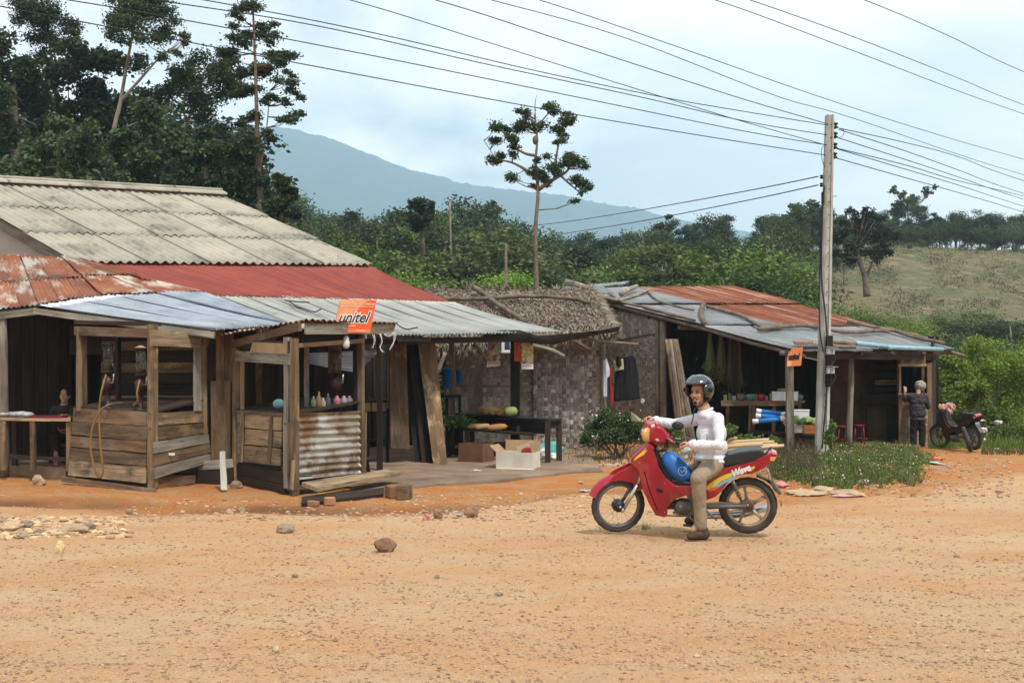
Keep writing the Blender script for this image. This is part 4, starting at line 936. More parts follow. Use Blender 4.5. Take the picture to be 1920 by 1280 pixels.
crumple(V(1040,21.3,.08), (.14,.12,.12), white, 'small white plastic bag at the foot of the back right table leg', 'bag', seed=6)
crumple(onG(893,886,.03), (.07,.05,.03), white, 'scrap of white paper on the floor in front of the brown carton', 'litter', 'paper_scrap', seed=8)
# blue tubs hanging on the stall wall and their rack
rk = thing('dark_rack', V(850, 22.3, 0), 'dark narrow rack behind the leaning boards carrying the blue tubs', 'rack')
slab('rack_shelf', V(832,22.2,1.42-.2), V(865,22.6,1.42-.2), V(865,22.6,1.36-.2), V(832,22.2,1.36-.2), .3, wood_k, rk)
for px in (838, 862): beam('leg', V(px,22.4,1.2), V(px,22.4,0), .06, .06, wood_k, rk, up=(1,0,0))
def tub(px, d, y0, y1, w, label):
    a = P(px,y1,d); h = (713-y0)/FPX*d*K-(713-y1)/FPX*d*K; r = w/2/FPX*d*K
    mb = MB(); mb.lathe(a, [(r*.8,0),(r,h),(r*1.07,h),(r*1.07,h+.015),(r*.93,h+.012),(r*.75,.02)], 18); return solo('plastic_tub', mb, blue_p, label, 'tub', 'blue tubs', smooth=True)
tub(838, 22.3, 692, 728, 19, 'blue plastic tub standing beside the scraped brown board')
tub(861, 22.5, 696, 719, 13, 'smaller blue tub half hidden by the post, right of the larger one')
# posters and signs hanging under the awning
def flat(name, pts, m, label, cat, th=.01, parent=None):
    mb = MB(); mb.prism([P(*p) for p in pts], (0,0,0), (0,th,0)); return solo(name, mb, m, label, cat) if parent is None else put(name, mb, m, parent)
def printm(name, cols, sc=14):
    m = M(name, cols[0], cols[1], scale=sc, lo=.45, hi=.55, bump=0, rnd=0, detail=2, stains=[(cols[2], sc*.8, .55, .58, (1,1,1)), (cols[3], sc*1.3, .57, .6, (1,1,1))]); return m
bs = flat('blue_sign', [(915,634,22.9),(961,634,22.8),(959,658,22.8),(955,662,22.8),(915,660,22.9)], plain('navy_blue', (.035,.06,.16)), 'navy blue sign with white letters TL half hidden by the eave', 'sign')
for s, px in (('T', 924), ('L', 943)): put('lettering', text_mb(s, .36, P(px-4,660,22.72), (1,0,0), (0,0,1), 0, .002, bold=.012), whm, bs)
mb = MB(); mb.tube([P(956,640,22.72),P(957,656,22.72),P(953,660,22.72),P(918,658,22.75)], .006, 4); put('border_line', mb, whm, bs)
c1 = flat('calendar', [(918,640,21.5),(937,640,21.5),(937.5,676,21.5),(913,678,21.5)], printm('poster_print_one', [(.45,.30,.20),(.30,.16,.10),(.55,.45,.33),(.12,.08,.07)]), 'curled calendar page with brown picture hanging left of the black post', 'poster')
flat('calendar_margin', [(913,678,21.49),(937.5,676,21.49),(938,686,21.49),(912.5,688,21.49)], paper, None, None, parent=c1)
mb = MB(); mb.prism([P(916,668,21.4),P(936,636,21.4),P(938,662,21.3)], (0,0,0), (0,.01,0)); put('curled_corner', mb, paper, c1)
for k in range(3): flat('print_line', [(915+k*7,681,21.47),(920+k*7,680.6,21.47),(920+k*7,681.6,21.47),(915+k*7,682,21.47)], black, None, None, .002, c1)
c2 = flat('calendar', [(978,642,21.0),(1000,641,21.0),(1000,682,21.0),(978,682,21.0)], printm('poster_print_two', [(.40,.34,.08),(.50,.42,.30),(.20,.08,.05),(.62,.55,.42)]), 'colourful calendar page with white foot hanging right of the orange sign', 'poster')
flat('calendar_margin', [(978,682,20.99),(1000,682,20.99),(1000,692,20.99),(978,692,20.99)], paper, None, None, parent=c2)
for k in range(4): flat('print_line', [(980+k*4.6,685,20.97),(983+k*4.6,685,20.97),(983+k*4.6,686,20.97),(980+k*4.6,686,20.97)], blue_p, None, None, .002, c2)
o2 = flat('hanging_sign', [(964,628,21.2),(985,628,21.2),(985,677,21.2),(964,677,21.2)], plain('orange_red', (.62,.10,.02)), 'narrow orange red sign hanging against the black post', 'sign')
mb = MB(); mb.tube([P(977+5*math.cos(a),652+7*math.sin(a),21.12) for a in np.linspace(.6,5.4,12)], .005, 4); put('ring_mark', mb, palem, o2)
mb = MB(); mb.tube([P(973,649,21.12),P(977,657,21.12),P(981,646,21.12)], .005, 4); put('check_mark', mb, palem, o2)

# ================================================================ woven bamboo walls
def weave(name_par, a, b, c, d, nu, nv, nobj, m=bamboo_w, pale=.17, th=.012, skip=None, par_label=None):
    """strips of split bamboo, over and under; a,b top, c,d bottom"""
    a, b, c, d = map(Vector, (a, b, c, d)); nn = (b-a).cross(d-a).normalized()
    if nn.y > 0: nn = -nn
    cells = [(i, j) for j in range(nv) for i in range(nu)]; random.shuffle(cells)
    rest = (MB(), MB()); cnt = 0
    for i, j in cells:
        h = (i+j) % 2; cw = 1/nu; ch = 1/nv
        e = R(.0, .25)
        if h: u0, u1, v0, v1 = i*cw-cw*R(.25,.8), (i+1)*cw+cw*R(.25,.8), j*ch+ch*.02, (j+1)*ch-ch*.02
        else: u0, u1, v0, v1 = i*cw+cw*.02, (i+1)*cw-cw*.02, j*ch-ch*R(.3,.9), (j+1)*ch+ch*R(.3,.9)
        if random.random() < .25: v0 += ch*.2; u0 += cw*.15
        u0, u1, v0, v1 = max(u0,0), min(u1,1), max(v0,0), min(v1,1)
        q = [bil(a,b,c,d,u0,v0), bil(a,b,c,d,u1,v0), bil(a,b,c,d,u1,v1), bil(a,b,c,d,u0,v1)]
        if skip and skip(q[0]): continue
        bow = nn*(th*R(.3,2.3)); ce = (q[0]+q[1]+q[2]+q[3])/4
        if h: mids = [(q[0]+q[1])/2+bow, (q[3]+q[2])/2+bow]; vs = [q[0], mids[0], q[1], q[2], mids[1], q[3]]
        else: mids = [(q[0]+q[3])/2+bow, (q[1]+q[2])/2+bow]; vs = [q[3], mids[0], q[0], q[1], mids[1], q[2]]
        vs = [Vector(x)+nn*R(0,.004) for x in vs]; vb = [x-nn*.004 for x in vs]
        fs = [(0,1,4,5),(1,2,3,4),(11,10,7,6),(10,9,8,7),(0,6,7,1),(1,7,8,2),(5,4,10,11),(4,3,9,10),(0,5,11,6),(2,8,9,3)]
        if cnt < nobj:
            mb = MB(); mb.add(vs+vb, fs); put("bamboo_strip", mb, bamboo_pale if random.random() < pale else (m if h else bamboo_v), name_par); cnt += 1
        else: rest[h].add(vs+vb, fs)
    for k_ in (0, 1):
        if rest[k_].v: put('bamboo_strips', rest[k_], (bamboo_v, m)[k_], name_par, kind='stuff')
hutF = pl(800, 25.6, 1132, 24.2)
th_ = thing('thatched_hut', V(1000, 25, 0), 'low woven bamboo hut with a shaggy brown thatched roof between the two shops', 'hut')
def hq(x0, x1, y0t, y1t, zb=0, dy=0): return [P(x0,y0t,hutF(x0)+dy), P(x1,y1t,hutF(x1)+dy), V(x1,hutF(x1)+dy,zb), V(x0,hutF(x0)+dy,zb)]
weave(th_, *hq(1000,1131,632,632), 19, 26, 230)
weave(th_, *hq(836,1002,650,645,0,.25), 24, 22, 70, pale=.03, th=.01)
mb = MB(); q = hq(836,1130,640,640,0,.40); mb.prism(q, (0,0,0), (0,.03,0)); put('gap_blocker', mb, wood_d, th_)
q = hq(836,1000,0,0); beam('rail', P(836,722,hutF(836)-.02), P(1000,725,hutF(1000)-.02), .05, .04, bark_p, th_)
pole('corner_post', *stick(P(1130,630,24.15), V(1131,24.15,0), .06, .07, .015), bark_p, th_)
pole('corner_post', *stick(P(1002,640,24.8), V(1003,24.8,0), .05, .06, .015), bark, th_)
# right wall of the hut going back
weave(th_, P(1131,632,24.2), P(1120,625,29), V(1120,29,0), V(1131,24.2,0), 6, 12, 0)
# thatch: roof body and shaggy blades
RT = [P(780,541,29.5), P(1112,545,28.5), P(1152,618,23.6), P(800,650,24.6)]
mb = MB()
def rf(u, v):
    p = bil(*RT, u, v); bulge = .09*math.sin(PI*v)*math.sin(PI*min(1,max(0,u)))+.05*noise.noise(p*1.3); return p+Vector((0,-.1*bulge,bulge))
mb.grid(rf, 34, 16); mb.grid(lambda u, v: rf(u,v)-Vector((0,0,.14)), 34, 16); put('thatch_mat', mb, M('thatch_body', (.20,.15,.105), (.12,.085,.06), scale=8, bump=.7, bscale=14, rnd=0), th_, True)
mb = MB(); mb.grid(lambda u, v: bil(RT[0],RT[1],RT[1]+Vector((.3,3.5,-1.4)),RT[0]+Vector((.3,3.5,-1.4)),u,v), 10, 4); put('thatch_back', mb, MATS['thatch_body'], th_, True)
mb = MB(); a_, b_ = (RT[3]-RT[0]).normalized(), (RT[1]-RT[0]).normalized(); nn = b_.cross(a_).normalized(); nn = nn if nn.z > 0 else -nn
for i in range(9000):
    u = R(-.01,1.01); v = random.random()**.85; p = rf(min(max(u,0),1), v)+nn*R(.0,.05)
    if v > .93: p += Vector((0,-.04,-.03))
    L_ = R(.14,.42); dd = (a_+b_*random.gauss(0,.22)+nn*random.gauss(.04,.12)).normalized(); w_ = b_*R(.006,.020)+nn*R(-.006,.006)
    if v < .08: dd = (a_*R(-.3,1)+b_*R(-.9,.9)+nn*R(0,.35)).normalized(); L_ *= .8
    q1 = p+dd*L_*.55+nn*.01; q2 = p+dd*L_-Vector((0,0,.05*L_))
    mb.add([p-w_, p+w_, q1+w_*.9, q1-w_*.9, q2], [(0,1,2,3),(3,2,4)])
put('thatch_blades', mb, thatchm, th_, kind='stuff')
# shaggy front eave
mb = MB()
for i in range(2200):
    u = R(0,1.0); p = rf(u, 1)+Vector((0,R(-.1,.1),R(-.12,.03))); dd = Vector((R(-.35,.35),-.25-R(0,.5),-R(.3,1))).normalized(); L_ = R(.08,.30); w_ = Vector((R(.006,.02),0,R(-.005,.005)))
    mb.add([p-w_, p+w_, p+dd*L_], [(0,1,2)])
for i in range(1300):   # right verge
    v = R(0,1); p = rf(1, v)+Vector((R(-.05,.05),R(-.1,.1),R(-.1,.05))); dd = Vector((R(.1,1),R(-.6,.2),-R(0,.7))).normalized(); L_ = R(.08,.3); w_ = Vector((0,R(.006,.02),.008))
    mb.add([p-w_, p+w_, p+dd*L_], [(0,1,2)])
put('thatch_fringe', mb, thatchm, th_, kind='stuff')
def roofpole(pts, r0, r1, m, label, cat='pole', name='roof_pole', grp=None, n=8, wob=.0):
    ps = smooth_path([P(*p) for p in pts], 4); ps = [p+Vector((R(-1,1),R(-1,1),R(-1,1)))*wob for p in ps]
    rr = [(r0+(r1-r0)*i/(len(ps)-1))*R(.9,1.12) for i in range(len(ps))]
    return pole(name, ps, rr, m, None, n, label=label, cat=cat, group=grp)
gp = 'poles weighing down the thatch'
roofpole([(888,538,28.2),(920,560,26.9),(955,585,25.4),(985,603,24.3)], .07,.06, bark, 'thick crooked pole lying aslant down the thatch', grp=gp, wob=.01)
roofpole([(815,560,27.6),(900,560,27.0),(985,555,26.9),(1060,558,26.6),(1105,567,26.0)], .05,.045, bark, 'long level pole across the upper thatch', grp=gp, wob=.012)
roofpole([(990,646,23.7),(1030,655,23.6),(1058,668,23.5)], .05,.04, bark_p, 'bundle end poking out beneath the thatch eave', grp=gp)
roofpole([(1080,640,23.6),(1105,655,23.4)], .04,.03, bark, 'short stick under the right eave of the thatch', grp=gp)
roofpole([(820,700,24.0),(835,660,24.0)], .05,.04, bark_p, 'leaning pole behind the blue tub', grp=None)

# ================================================================ right shop
G1, G2, E2, E1 = P(1040,540,31), P(1372,536,34.5), P(1788,655,27), P(1482,655,23)
rs_ = thing('zinc_roofed_shop', V(1550, 27, 0), 'open fronted village shop under a patched zinc and rust red roof', 'shop')
def Rf(u, v): return bil(G1,G2,E2,E1,u,v)
for i in range(3):
    for r in range(3):
        sheet('grey_roof_sheet', G1,G2,E2,E1, i*.14, (i+1)*.14+.01, r/3, (r+1)/3+.02, bluesh, rs_, wave=.076, amp=.014, nv=4, sag=.01, lift=.03*(2-r)+.01)
for i in range(9):
    for r in range(2):
        u0 = .42+i*(.58/9); sheet('rusted_roof_sheet', G1,G2,E2,E1, u0, u0+.58/9+.010, r*.345, (r+1)*.345+.01, rustsh, rs_, wave=.1, amp=.014, nv=4, lift=.02+.03*(1-r)+R(0,.01))
for i in range(9):
    u0 = .42+i*(.58/9); sheet('grey_roof_sheet', G1,G2,E2,E1, u0, u0+.58/9+.010, .685, 1.0+R(-.003,.006), bluesh, rs_, wave=.076, amp=.014, nv=5, sag=.02, lift=.01+R(0,.012))
sheet('grey_roof_sheet', P(1036,539,31.0), P(1125,533,32.0), P(1150,552,30.4), P(1062,556,29.6), 0,1,0,1, bluesh, rs_, wave=.076, amp=.013, lift=.03)
sheet('grey_roof_sheet', P(1105,534,31.9), P(1183,527,33.0), P(1172,535,32.2), P(1095,543,31.2), 0,1,0,1, bluesh, rs_, wave=.076, amp=.02, lift=.04)
# back slope
mbk = Vector((-1.2,4.5,-1.6)); sheet('rear_roof_sheet', G2, G1, G1+mbk, G2+mbk, 0,1,0,1, bluesh, rs_, wave=.2, amp=.013, nv=3)
for u, (r0, r1) in ((0.005,(.05,.04)),(.995,(.06,.04))):
    pole('verge_pole', *stick(Rf(u,-.01)-Vector((0,0,.07)), Rf(u,1.04)-Vector((0,0,.07)), r0, r1, .01), bark, rs_)
pole('eave_pole', *stick(Rf(.0,.985)-Vector((.1,0,.10)), Rf(1.03,.985)-Vector((0,0,.10)), .05, .05, .01), bark, rs_)
for u in (.2,.4,.6,.8): pole('rafter', *stick(Rf(u,.02)-Vector((0,0,.10)), Rf(u,1.0)-Vector((0,0,.10)), .04, .04, .01), bark, rs_)
for v in (.3,.6): pole('purlin', *stick(Rf(0,v)-Vector((0,0,.17)), Rf(1,v)-Vector((0,0,.17)), .05, .05, .01), bark, rs_)
slab('eave_board', P(1505,659,23.3), P(1760,665,26.6), P(1760,675,26.6), P(1505,672,23.3), .03, wood_d, rs_, seg=5)
# rough ends of old sheets at the corner
sheet('old_sheet_end', P(1485,640,23.6), P(1545,641,24.2), P(1548,645,23.6), P(1490,647,23.0), 0,1,0,1, rustmix, rs_, wave=.076, amp=.015, nv=3)
# left wall (woven) under the gable edge
def gl(px):  # depth on the gable line
    x = (px-960)/FPX; a_, b_ = Vector((G1.x+.15,G1.y)), Vector((E1.x+.15,E1.y)); t = (x*a_.y-a_.x)/((b_.x-a_.x)-x*(b_.y-a_.y)); return a_.y+(b_.y-a_.y)*t, G1.z+(E1.z-G1.z)*t
def wp(px, z=None): 
    y, zt = gl(px); return Vector(((px-960)/FPX*y, y, (zt-.16) if z is None else z))
weave(rs_, wp(1062), wp(1240), wp(1240,0), wp(1062,0), 38, 34, 0, th=.008, pale=.12, skip=lambda p: False)
beam('rail', wp(1128,2.46)+Vector((.03,-.05,0)), wp(1238,2.62)+Vector((.03,-.05,0)), .05, .04, bark, rs_)
pole('corner_post', *stick(wp(1239)+Vector((.05,-.05,.1)), wp(1240,0)+Vector((.05,-.05,0)), .08, .08, .01), bark_p, rs_)
pole('corner_post', *stick(wp(1232)+Vector((.0,-.08,0)), wp(1232,0)+Vector((0,-.08,0)), .05, .06, .01), bark_p, rs_)
mb = MB(); mb.prism([V(1215,29.9,0),V(1215,29.9,3.4),V(1560,29.9,2.9),V(1560,29.9,0)],(0,0,0),(0,.05,0)); put('gap_blocker', mb, dark, rs_)  # unseen sheet added to keep outside light out of the board gaps
mb = MB(); mb.prism([V(1540,28.6,0),V(1540,28.6,2.7),V(1760,28.6,2.6),V(1760,28.6,0)],(0,0,0),(0,.05,0)); put('gap_blocker', mb, dark, rs_)  # second added sheet, blocking light behind the front boards
# inside walls, the room's shade painted in as dark boards
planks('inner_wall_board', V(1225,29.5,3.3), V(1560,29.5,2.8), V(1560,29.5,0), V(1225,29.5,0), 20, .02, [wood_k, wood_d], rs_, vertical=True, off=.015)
mudw = M('brown_plywood', (.16,.095,.05), (.10,.062,.035), scale=3, bump=.1, rnd=.15, stains=[((.045,.035,.025), 1.5, .5, .7, (1,1,1))])
planks('front_board', V(1556,27.9,2.55), V(1625,27.9,2.5), V(1625,27.9,0), V(1556,27.9,0), 2, .03, [mudw], rs_, vertical=True, gap=.003)
planks('front_board', V(1625,27.9,2.5), V(1688,27.7,2.5), V(1688,27.7,.02), V(1625,27.9,.02), 1, .03, [mudw], rs_, vertical=True)
mb = MB(); mb.prism([V(1556,27.8,0), V(1556,27.8,2.6), V(1545,29.5,2.8), V(1545,29.5,0)], (0,0,0), (-.03,0,0)); put('side_board', mb, mudw, rs_)
# louvred window
win = mk('window', None, None, rs_, Matrix.Translation(P(1660,705,27.6)))
slab('window_frame', P(1628,668,27.5), P(1636,668,27.5), P(1636,738,27.5), P(1628,738,27.5), .04, wood_d, win)
slab('window_frame', P(1682,668,27.4), P(1688,668,27.4), P(1688,738,27.4), P(1682,738,27.4), .04, wood, win)
for k in range(5):
    y = 670+k*14; slab('shutter_slat', P(1640,y,27.5), P(1681,y,27.45), P(1681,y+9,27.4), P(1640,y+9,27.45), .02, wood_d if k != 3 else wood, win)
mb = MB(); mb.prism([P(1636,668,27.65),P(1682,668,27.65),P(1682,738,27.65),P(1636,738,27.65)], (0,0,0), (0,.02,0)); put('opening_shade', mb, dark, win)  # near-black sheet; the shade behind the slats is its colour
slab('sill_board', P(1614,739,27.3), P(1690,741,27.2), P(1690,759,27.2), P(1616,757,27.3), .06, wood_d, rs_)
slab('panel_board', P(1663,765,27.5), P(1688,766,27.4), P(1688,824,27.4), P(1663,822,27.5), .03, wood_d, rs_)
# counter booth at the right end
slab('booth_header', P(1688,666,26.2), P(1736,666,26.2), P(1736,683,26.2), P(1688,683,26.2), .03, wood_l, rs_)
slab('booth_beam', P(1684,682,26.15), P(1738,682,26.15), P(1738,687,26.15), P(1684,687,26.15), .05, wood_l, rs_)
beam('booth_post', P(1687,686,26.2), V(1687,26.2,0), .05, .06, wood_l, rs_, up=(1,0,0))
beam('booth_post', P(1730,686,26.35), V(1730,26.35,1.2), .06, .05, wood, rs_, up=(1,0,0))
beam('booth_post', P(1742,680,26.4), V(1744,26.4,0), .11, .06, wood_o, rs_, up=(1,0,0))
slab('booth_board', V(1686,26.2,1.18), V(1710,26.25,1.18), V(1710,26.25,0), V(1686,26.2,0), .03, wood_l, rs_)
slab('booth_board', V(1710,26.25,1.18), V(1740,26.35,1.18), V(1740,26.35,0), V(1710,26.25,0), .03, wood_l, rs_)
slab('booth_counter', V(1684,26.1,1.20), V(1742,26.2,1.20), V(1742,27,1.20), V(1684,27,1.20), .03, wood, rs_)
planks('inner_wall_board', V(1686,28.2,2.5), V(1752,28.2,2.5), V(1752,28.2,0), V(1686,28.2,0), 5, .02, [wood_k], rs_, vertical=True, gap=.02)
mb = MB(); mb.prism([V(1746,26.4,0), V(1746,26.4,2.4), V(1752,28.5,2.6), V(1752,28.5,0)], (0,0,0), (.04,0,0)); put('side_board', mb, wood_d, rs_)
# posts on the front
beam('post', P(1480,655,23.2), V(1482,23.2,0), .14, .11, wood_g, rs_, up=(1,0,0))
pole('post', *stick(P(1597,655,25.0), V(1592,25.0,0), .065, .075, .015), wood_g, rs_)
beam('post', P(1377,640,25.6), V(1377,25.6,0), .15, .12, wood_d, rs_, up=(1,0,0))
# light blue gutter pipe
pp = thing('gutter_pipe', P(1660,652,24.8), 'light blue plastic pipe laid along the eave as a gutter', 'pipe')
pm = plain('light_blue_pvc', (.27,.47,.55), .4)
for (x0,y0,d0),(x1,y1,d1) in (((1602,643,24.2),(1668,650,25.1)),((1668,651,25.1),(1767,655,26.4))):
    pole('pipe_section', [P(x0,y0,d0),P(x1,y1,d1)], [.055,.05], pm, pp, 10)
pole('pipe_joint', [P(1664,650.5,25.0),P(1671,651.5,25.1)], [.062,.062], pm, pp, 10)
roofpole([(1556,640,23.3),(1580,641,23.7),(1604,644,24.1)], .055,.05, bark_p, 'pale short log set before the blue pipe on the eave', 'log', 'roof_log')
roofpole([(1560,647,23.2),(1575,650,23.5),(1602,650,24.0)], .04,.045, wood_g, 'split grey log just below the pale one on the eave', 'log', 'roof_log')
gq = 'sticks weighing down the zinc roof'
def rp_(us, r0, r1, label, m=bark, wob=.012, lift=.09):
    pts = [Rf(u, v)+Vector((0,0,lift)) for u, v in us]; ps = smooth_path(pts, 4); ps = [p+Vector((R(-1,1),R(-1,1),R(-.3,1)))*wob for p in ps]
    return pole('roof_stick', ps, [(r0+(r1-r0)*i/(len(ps)-1))*R(.85,1.15) for i in range(len(ps))], m, None, 7, label=label, cat='stick', group=gq)
def uvpix(px, py):
    """roof uv under a surveyed pixel"""
    e = (_RX-px)**2+(_RY-py)**2; k = int(e.argmin()); return (k//81)/80, (k%81)/80
_q = [Rf(i/80, j/80) for i in range(81) for j in range(81)]; _RX = np.array([960+FPX*p.x/p.y for p in _q]); _RY = np.array([HORIZON-FPX*(p.z-HC)/p.y for p in _q])
def rline(pts, *a, **k): return rp_([uvpix(*p) for p in pts], *a, **k)
rline([(1142,556),(1165,580),(1185,592),(1215,600)], .03,.03, 'thin stick low on the left edge of the zinc roof')
rline([(1118,596),(1150,577),(1175,566),(1216,551)], .05,.04, 'forked branch crossing the left gable edge of the zinc roof', bark_p)
rline([(1216,551),(1235,570),(1300,590)], .035,.03, 'thin bent stick on the left grey sheets below the log')
rline([(1205,587),(1255,597),(1303,610)], .05,.04, 'dark stick beside the overlap of the left grey sheets')
rline([(1318,578),(1312,595),(1318,617)], .06,.06, 'short knobby stick laid down the slope where the grey sheets meet')
rline([(1325,582),(1385,597),(1430,619),(1468,615)], .05,.045, 'long wavering stick running under the rusty sheets')
rline([(1422,625),(1470,619),(1510,618),(1545,623)], .055,.05, 'long thick stick lying along the eave left of the pole')
rline([(1530,617),(1580,628),(1640,627),(1665,627)], .05,.045, 'knotted stick lying along the eave right of the pole')
rline([(1590,609),(1650,622),(1700,632),(1740,643)], .045,.04, 'stick lying down the right edge beside the rusty sheets')
rline([(1660,622),(1720,640),(1770,652)], .05,.04, 'lowest stick on the right gable edge of the zinc roof')
lgs = 'logs on the zinc roof'
for (x0,y0),(x1,y1),r,lb in (((1063,536),(1105,555),.085,'thick pale log lying on the upper left corner of the zinc roof'),((1165,558),(1195,549),.065,'short pale log resting near the fork of the branch')):
    u, v = uvpix(x0+6,y0+10); a_ = Rf(*uvpix(x0,y0+6))+Vector((0,0,.18)); b_ = Rf(*uvpix(x1,y1))+Vector((0,0,.18))
    pole('roof_log', [a_, a_.lerp(b_,.5)+Vector((0,0,.02)), b_], [r*1.1, r, r*.9], bark_p, None, 10, label=lb, cat='log', group=lgs)
# leaning poles in the doorway
gl_ = 'poles leaning in the shop doorway'
for k in range(6):
    xt, xb = 1249+k*4, 1296+k*5
    pole('leaning_pole', *stick(P(xt,636,26.0+.05*k), V(xb-22+k*1.0,25.6,0), .034, .038, .01), [wood, bark, wood_g][k%3], None, 7, label=['leftmost leaning pole against the doorway of the zinc roofed shop','second leaning pole from the corner post of the shop','third leaning pole from the corner post of the shop','fourth leaning pole from the corner post of the shop','fifth leaning pole from the corner post of the shop','rightmost leaning pole in the doorway behind the rider'][k], cat='pole', group=gl_)
# ---------------------------------------------------------------- produce stand
ps_ = thing('produce_stand', V(1440, 24.6, 0), 'rough wooden counter carrying foam boxes and produce in the shop', 'counter')
slab('counter_top', V(1352,25.2,1.06), V(1505,24.6,1.06), V(1510,25.5,1.06), V(1360,26,1.06), .05, wood_g, ps_)
slab('counter_edge', P(1352,752,25.0), P(1500,751,24.4), P(1500,760,24.4), P(1352,761,25.0), .03, wood, ps_)
for px, d_ in ((1365,25.2),(1408,25.0),(1413,24.8),(1452,24.7),(1500,24.6)): beam('leg', V(px,d_,1.04), V(px-3,d_,0), .07, .06, wood, ps_, up=(1,0,0))
lsh = thing('low_shelf', V(1500,24.0,0), 'low dark shelf holding vegetable crates below the foam boxes', 'shelf')
slab('shelf_board', V(1400,24.4,.40), V(1540,23.9,.36), V(1540,24.8,.36), V(1405,25.2,.40), .04, wood_d, lsh)
for px in (1404,1455,1535): beam('leg', V(px,24.3,.38), V(px,24.3,0), .07, .06, wood_d, lsh, up=(1,0,0))
def foam(px, d, y0, y1, w, dp, label, lid=False, rz=-.2):
    a = P(px,y1,d); h = (y1-y0)/FPX*d*K; t = mk('foam_box', None, None, None, Matrix.Translation(a), label, 'box', 'white foam boxes')
    mb = MB(); mb.box((0,0,h/2), (w,dp,h)); mb = bevelled(mb,.012,2); r = Matrix.Translation(a)@Matrix.Rotation(rz,4,'Z'); mk('box_body', mb.mesh('b'), white, t, r)
    mb = MB(); mb.box((0,0,h+.012), (w*1.06,dp*1.06,.03)); mb = bevelled(mb,.008,1); mk('lid', mb.mesh('l'), white, t, r); return t
foam(1459, 24.6, 736, 751, .26, .25, 'left white foam box on the counter behind the sign post')
foam(1482, 24.5, 736, 751, .30, .25, 'right white foam box on the counter partly hidden by the sign post')
foam(1498, 23.9, 770, 791, .40, .30, 'larger white foam box with flared lid on the low shelf')
mb = MB(); mb.lathe(P(1468,735,24.6), [(.05,0),(.11,.03),(.13,.055),(.08,.075),(.0,.085)], 14); solo('round_basket', mb, M('basket', (.30,.30,.12),(.2,.2,.08),scale=20), 'flat round green yellow basket on top of the white foam box', 'basket', smooth=True)
for px, c, lb, r in ((1408,(.10,.22,.17),'dark green plastic basin on the counter',.10),(1428,(.40,.05,.04),'bright red bag of goods on the counter between basins',.09),(1390,(.10,.10,.09),'dark cooking pot at the left part of the counter',.09),(1497,(.16,.20,.25),'grey blue bundle behind the sign post on the counter',.10)):
    mb = MB(); mb.lathe(P(px,751,24.9), [(r*.7,0),(r,.06),(r*1.05,.12),(r*.9,.13),(r*.5,.15)], 14); solo('basin', mb, plain('goods_%d' % px, c, .4), lb, 'goods', smooth=True)
# blue and white rolled parasols lying on the shelf
gr = 'blue and white rolled parasols'
for k, (p, q, lb) in enumerate([((1418,770),(1472,776),'topmost blue and white rolled parasol on the produce shelf'),((1417,779),(1470,783),'middle rolled parasol in the blue and white stack'),((1411,790),(1472,785),'lowest rolled parasol with its white tip sticking left')]):
    a, b = P(p[0],p[1],23.7-.1*k), P(q[0],q[1],23.6-.1*k); t = mk('rolled_parasol', None, None, None, Matrix.Translation(a), lb, 'parasol', gr)
    pole('white_end', [a, a.lerp(b,.2)], [.055,.045], white, t, 8); pole('blue_cloth', [a.lerp(b,.18), a.lerp(b,.6), a.lerp(b,.85)], [.046,.050,.04], plain('azure_cloth_%d'%k, (.03,.22,.62), .6), t, 8)
    pole('white_tip', [a.lerp(b,.85), b], [.036,.05], white, t, 8)
crumple(P(1474,790,23.5), (.06,.06,.12), white, 'white cloth end drooping from the rolled parasols', 'cloth', 'cloth_end', seed=3)
# crates of cabbages
def crate(px, d, zb, w, dp, h, m, label):
    t = thing('vegetable_crate', V(px,d,zb), label, 'crate'); a = V(px,d,zb)
    for k in range(2):
        z = zb+h*(.04+.5*k); hh = h*.42
        for (x0,y0,x1,y1) in ((-w/2,-dp/2,w/2,-dp/2),(-w/2,dp/2,w/2,dp/2),(-w/2,-dp/2,-w/2,dp/2),(w/2,-dp/2,w/2,dp/2)):
            beam('crate_slat', a+Vector((x0,y0,z-zb+hh/2)), a+Vector((x1,y1,z-zb+hh/2)), hh, .012, m, t)
    return a
crate(1490, 23.5, .42, .32, .26, .18, cartonw, 'pale crate of cabbages on the low shelf'); a2 = crate(1518, 23.4, .41, .30, .26, .18, plain('orange_crate', (.36,.12,.035), .5), 'orange crate of cabbages near the utility pole')
cab = M('cabbage_leaf', (.28,.42,.14), (.40,.50,.24), scale=9, bump=.4, bscale=10, rnd=.2)
cabd = M('green_bean_leaf', (.07,.16,.04), (.12,.22,.05), scale=9, bump=.4, rnd=.2)
for k, (px, z, r, m_, lb) in enumerate([(1483,.66,.09,cab,'leftmost pale cabbage on the white crate'),(1492,.70,.08,cab,'pale cabbage heaped above the white crate'),(1500,.65,.07,cabd,'dark green vegetable between the two crates'),(1508,.68,.07,cabd,'dark green head at the left of the orange crate'),(1516,.69,.08,cab,'yellow green cabbage in the middle of the orange crate'),(1525,.67,.085,cab,'rightmost cabbage in the orange crate beside the pole')]):
    crumple(V(px,23.35,z), (r,r,r), m_, lb, 'vegetable', 'cabbage', sub=3, jag=.3, sq=.9, seed=20+k, group='cabbages on the low shelf')
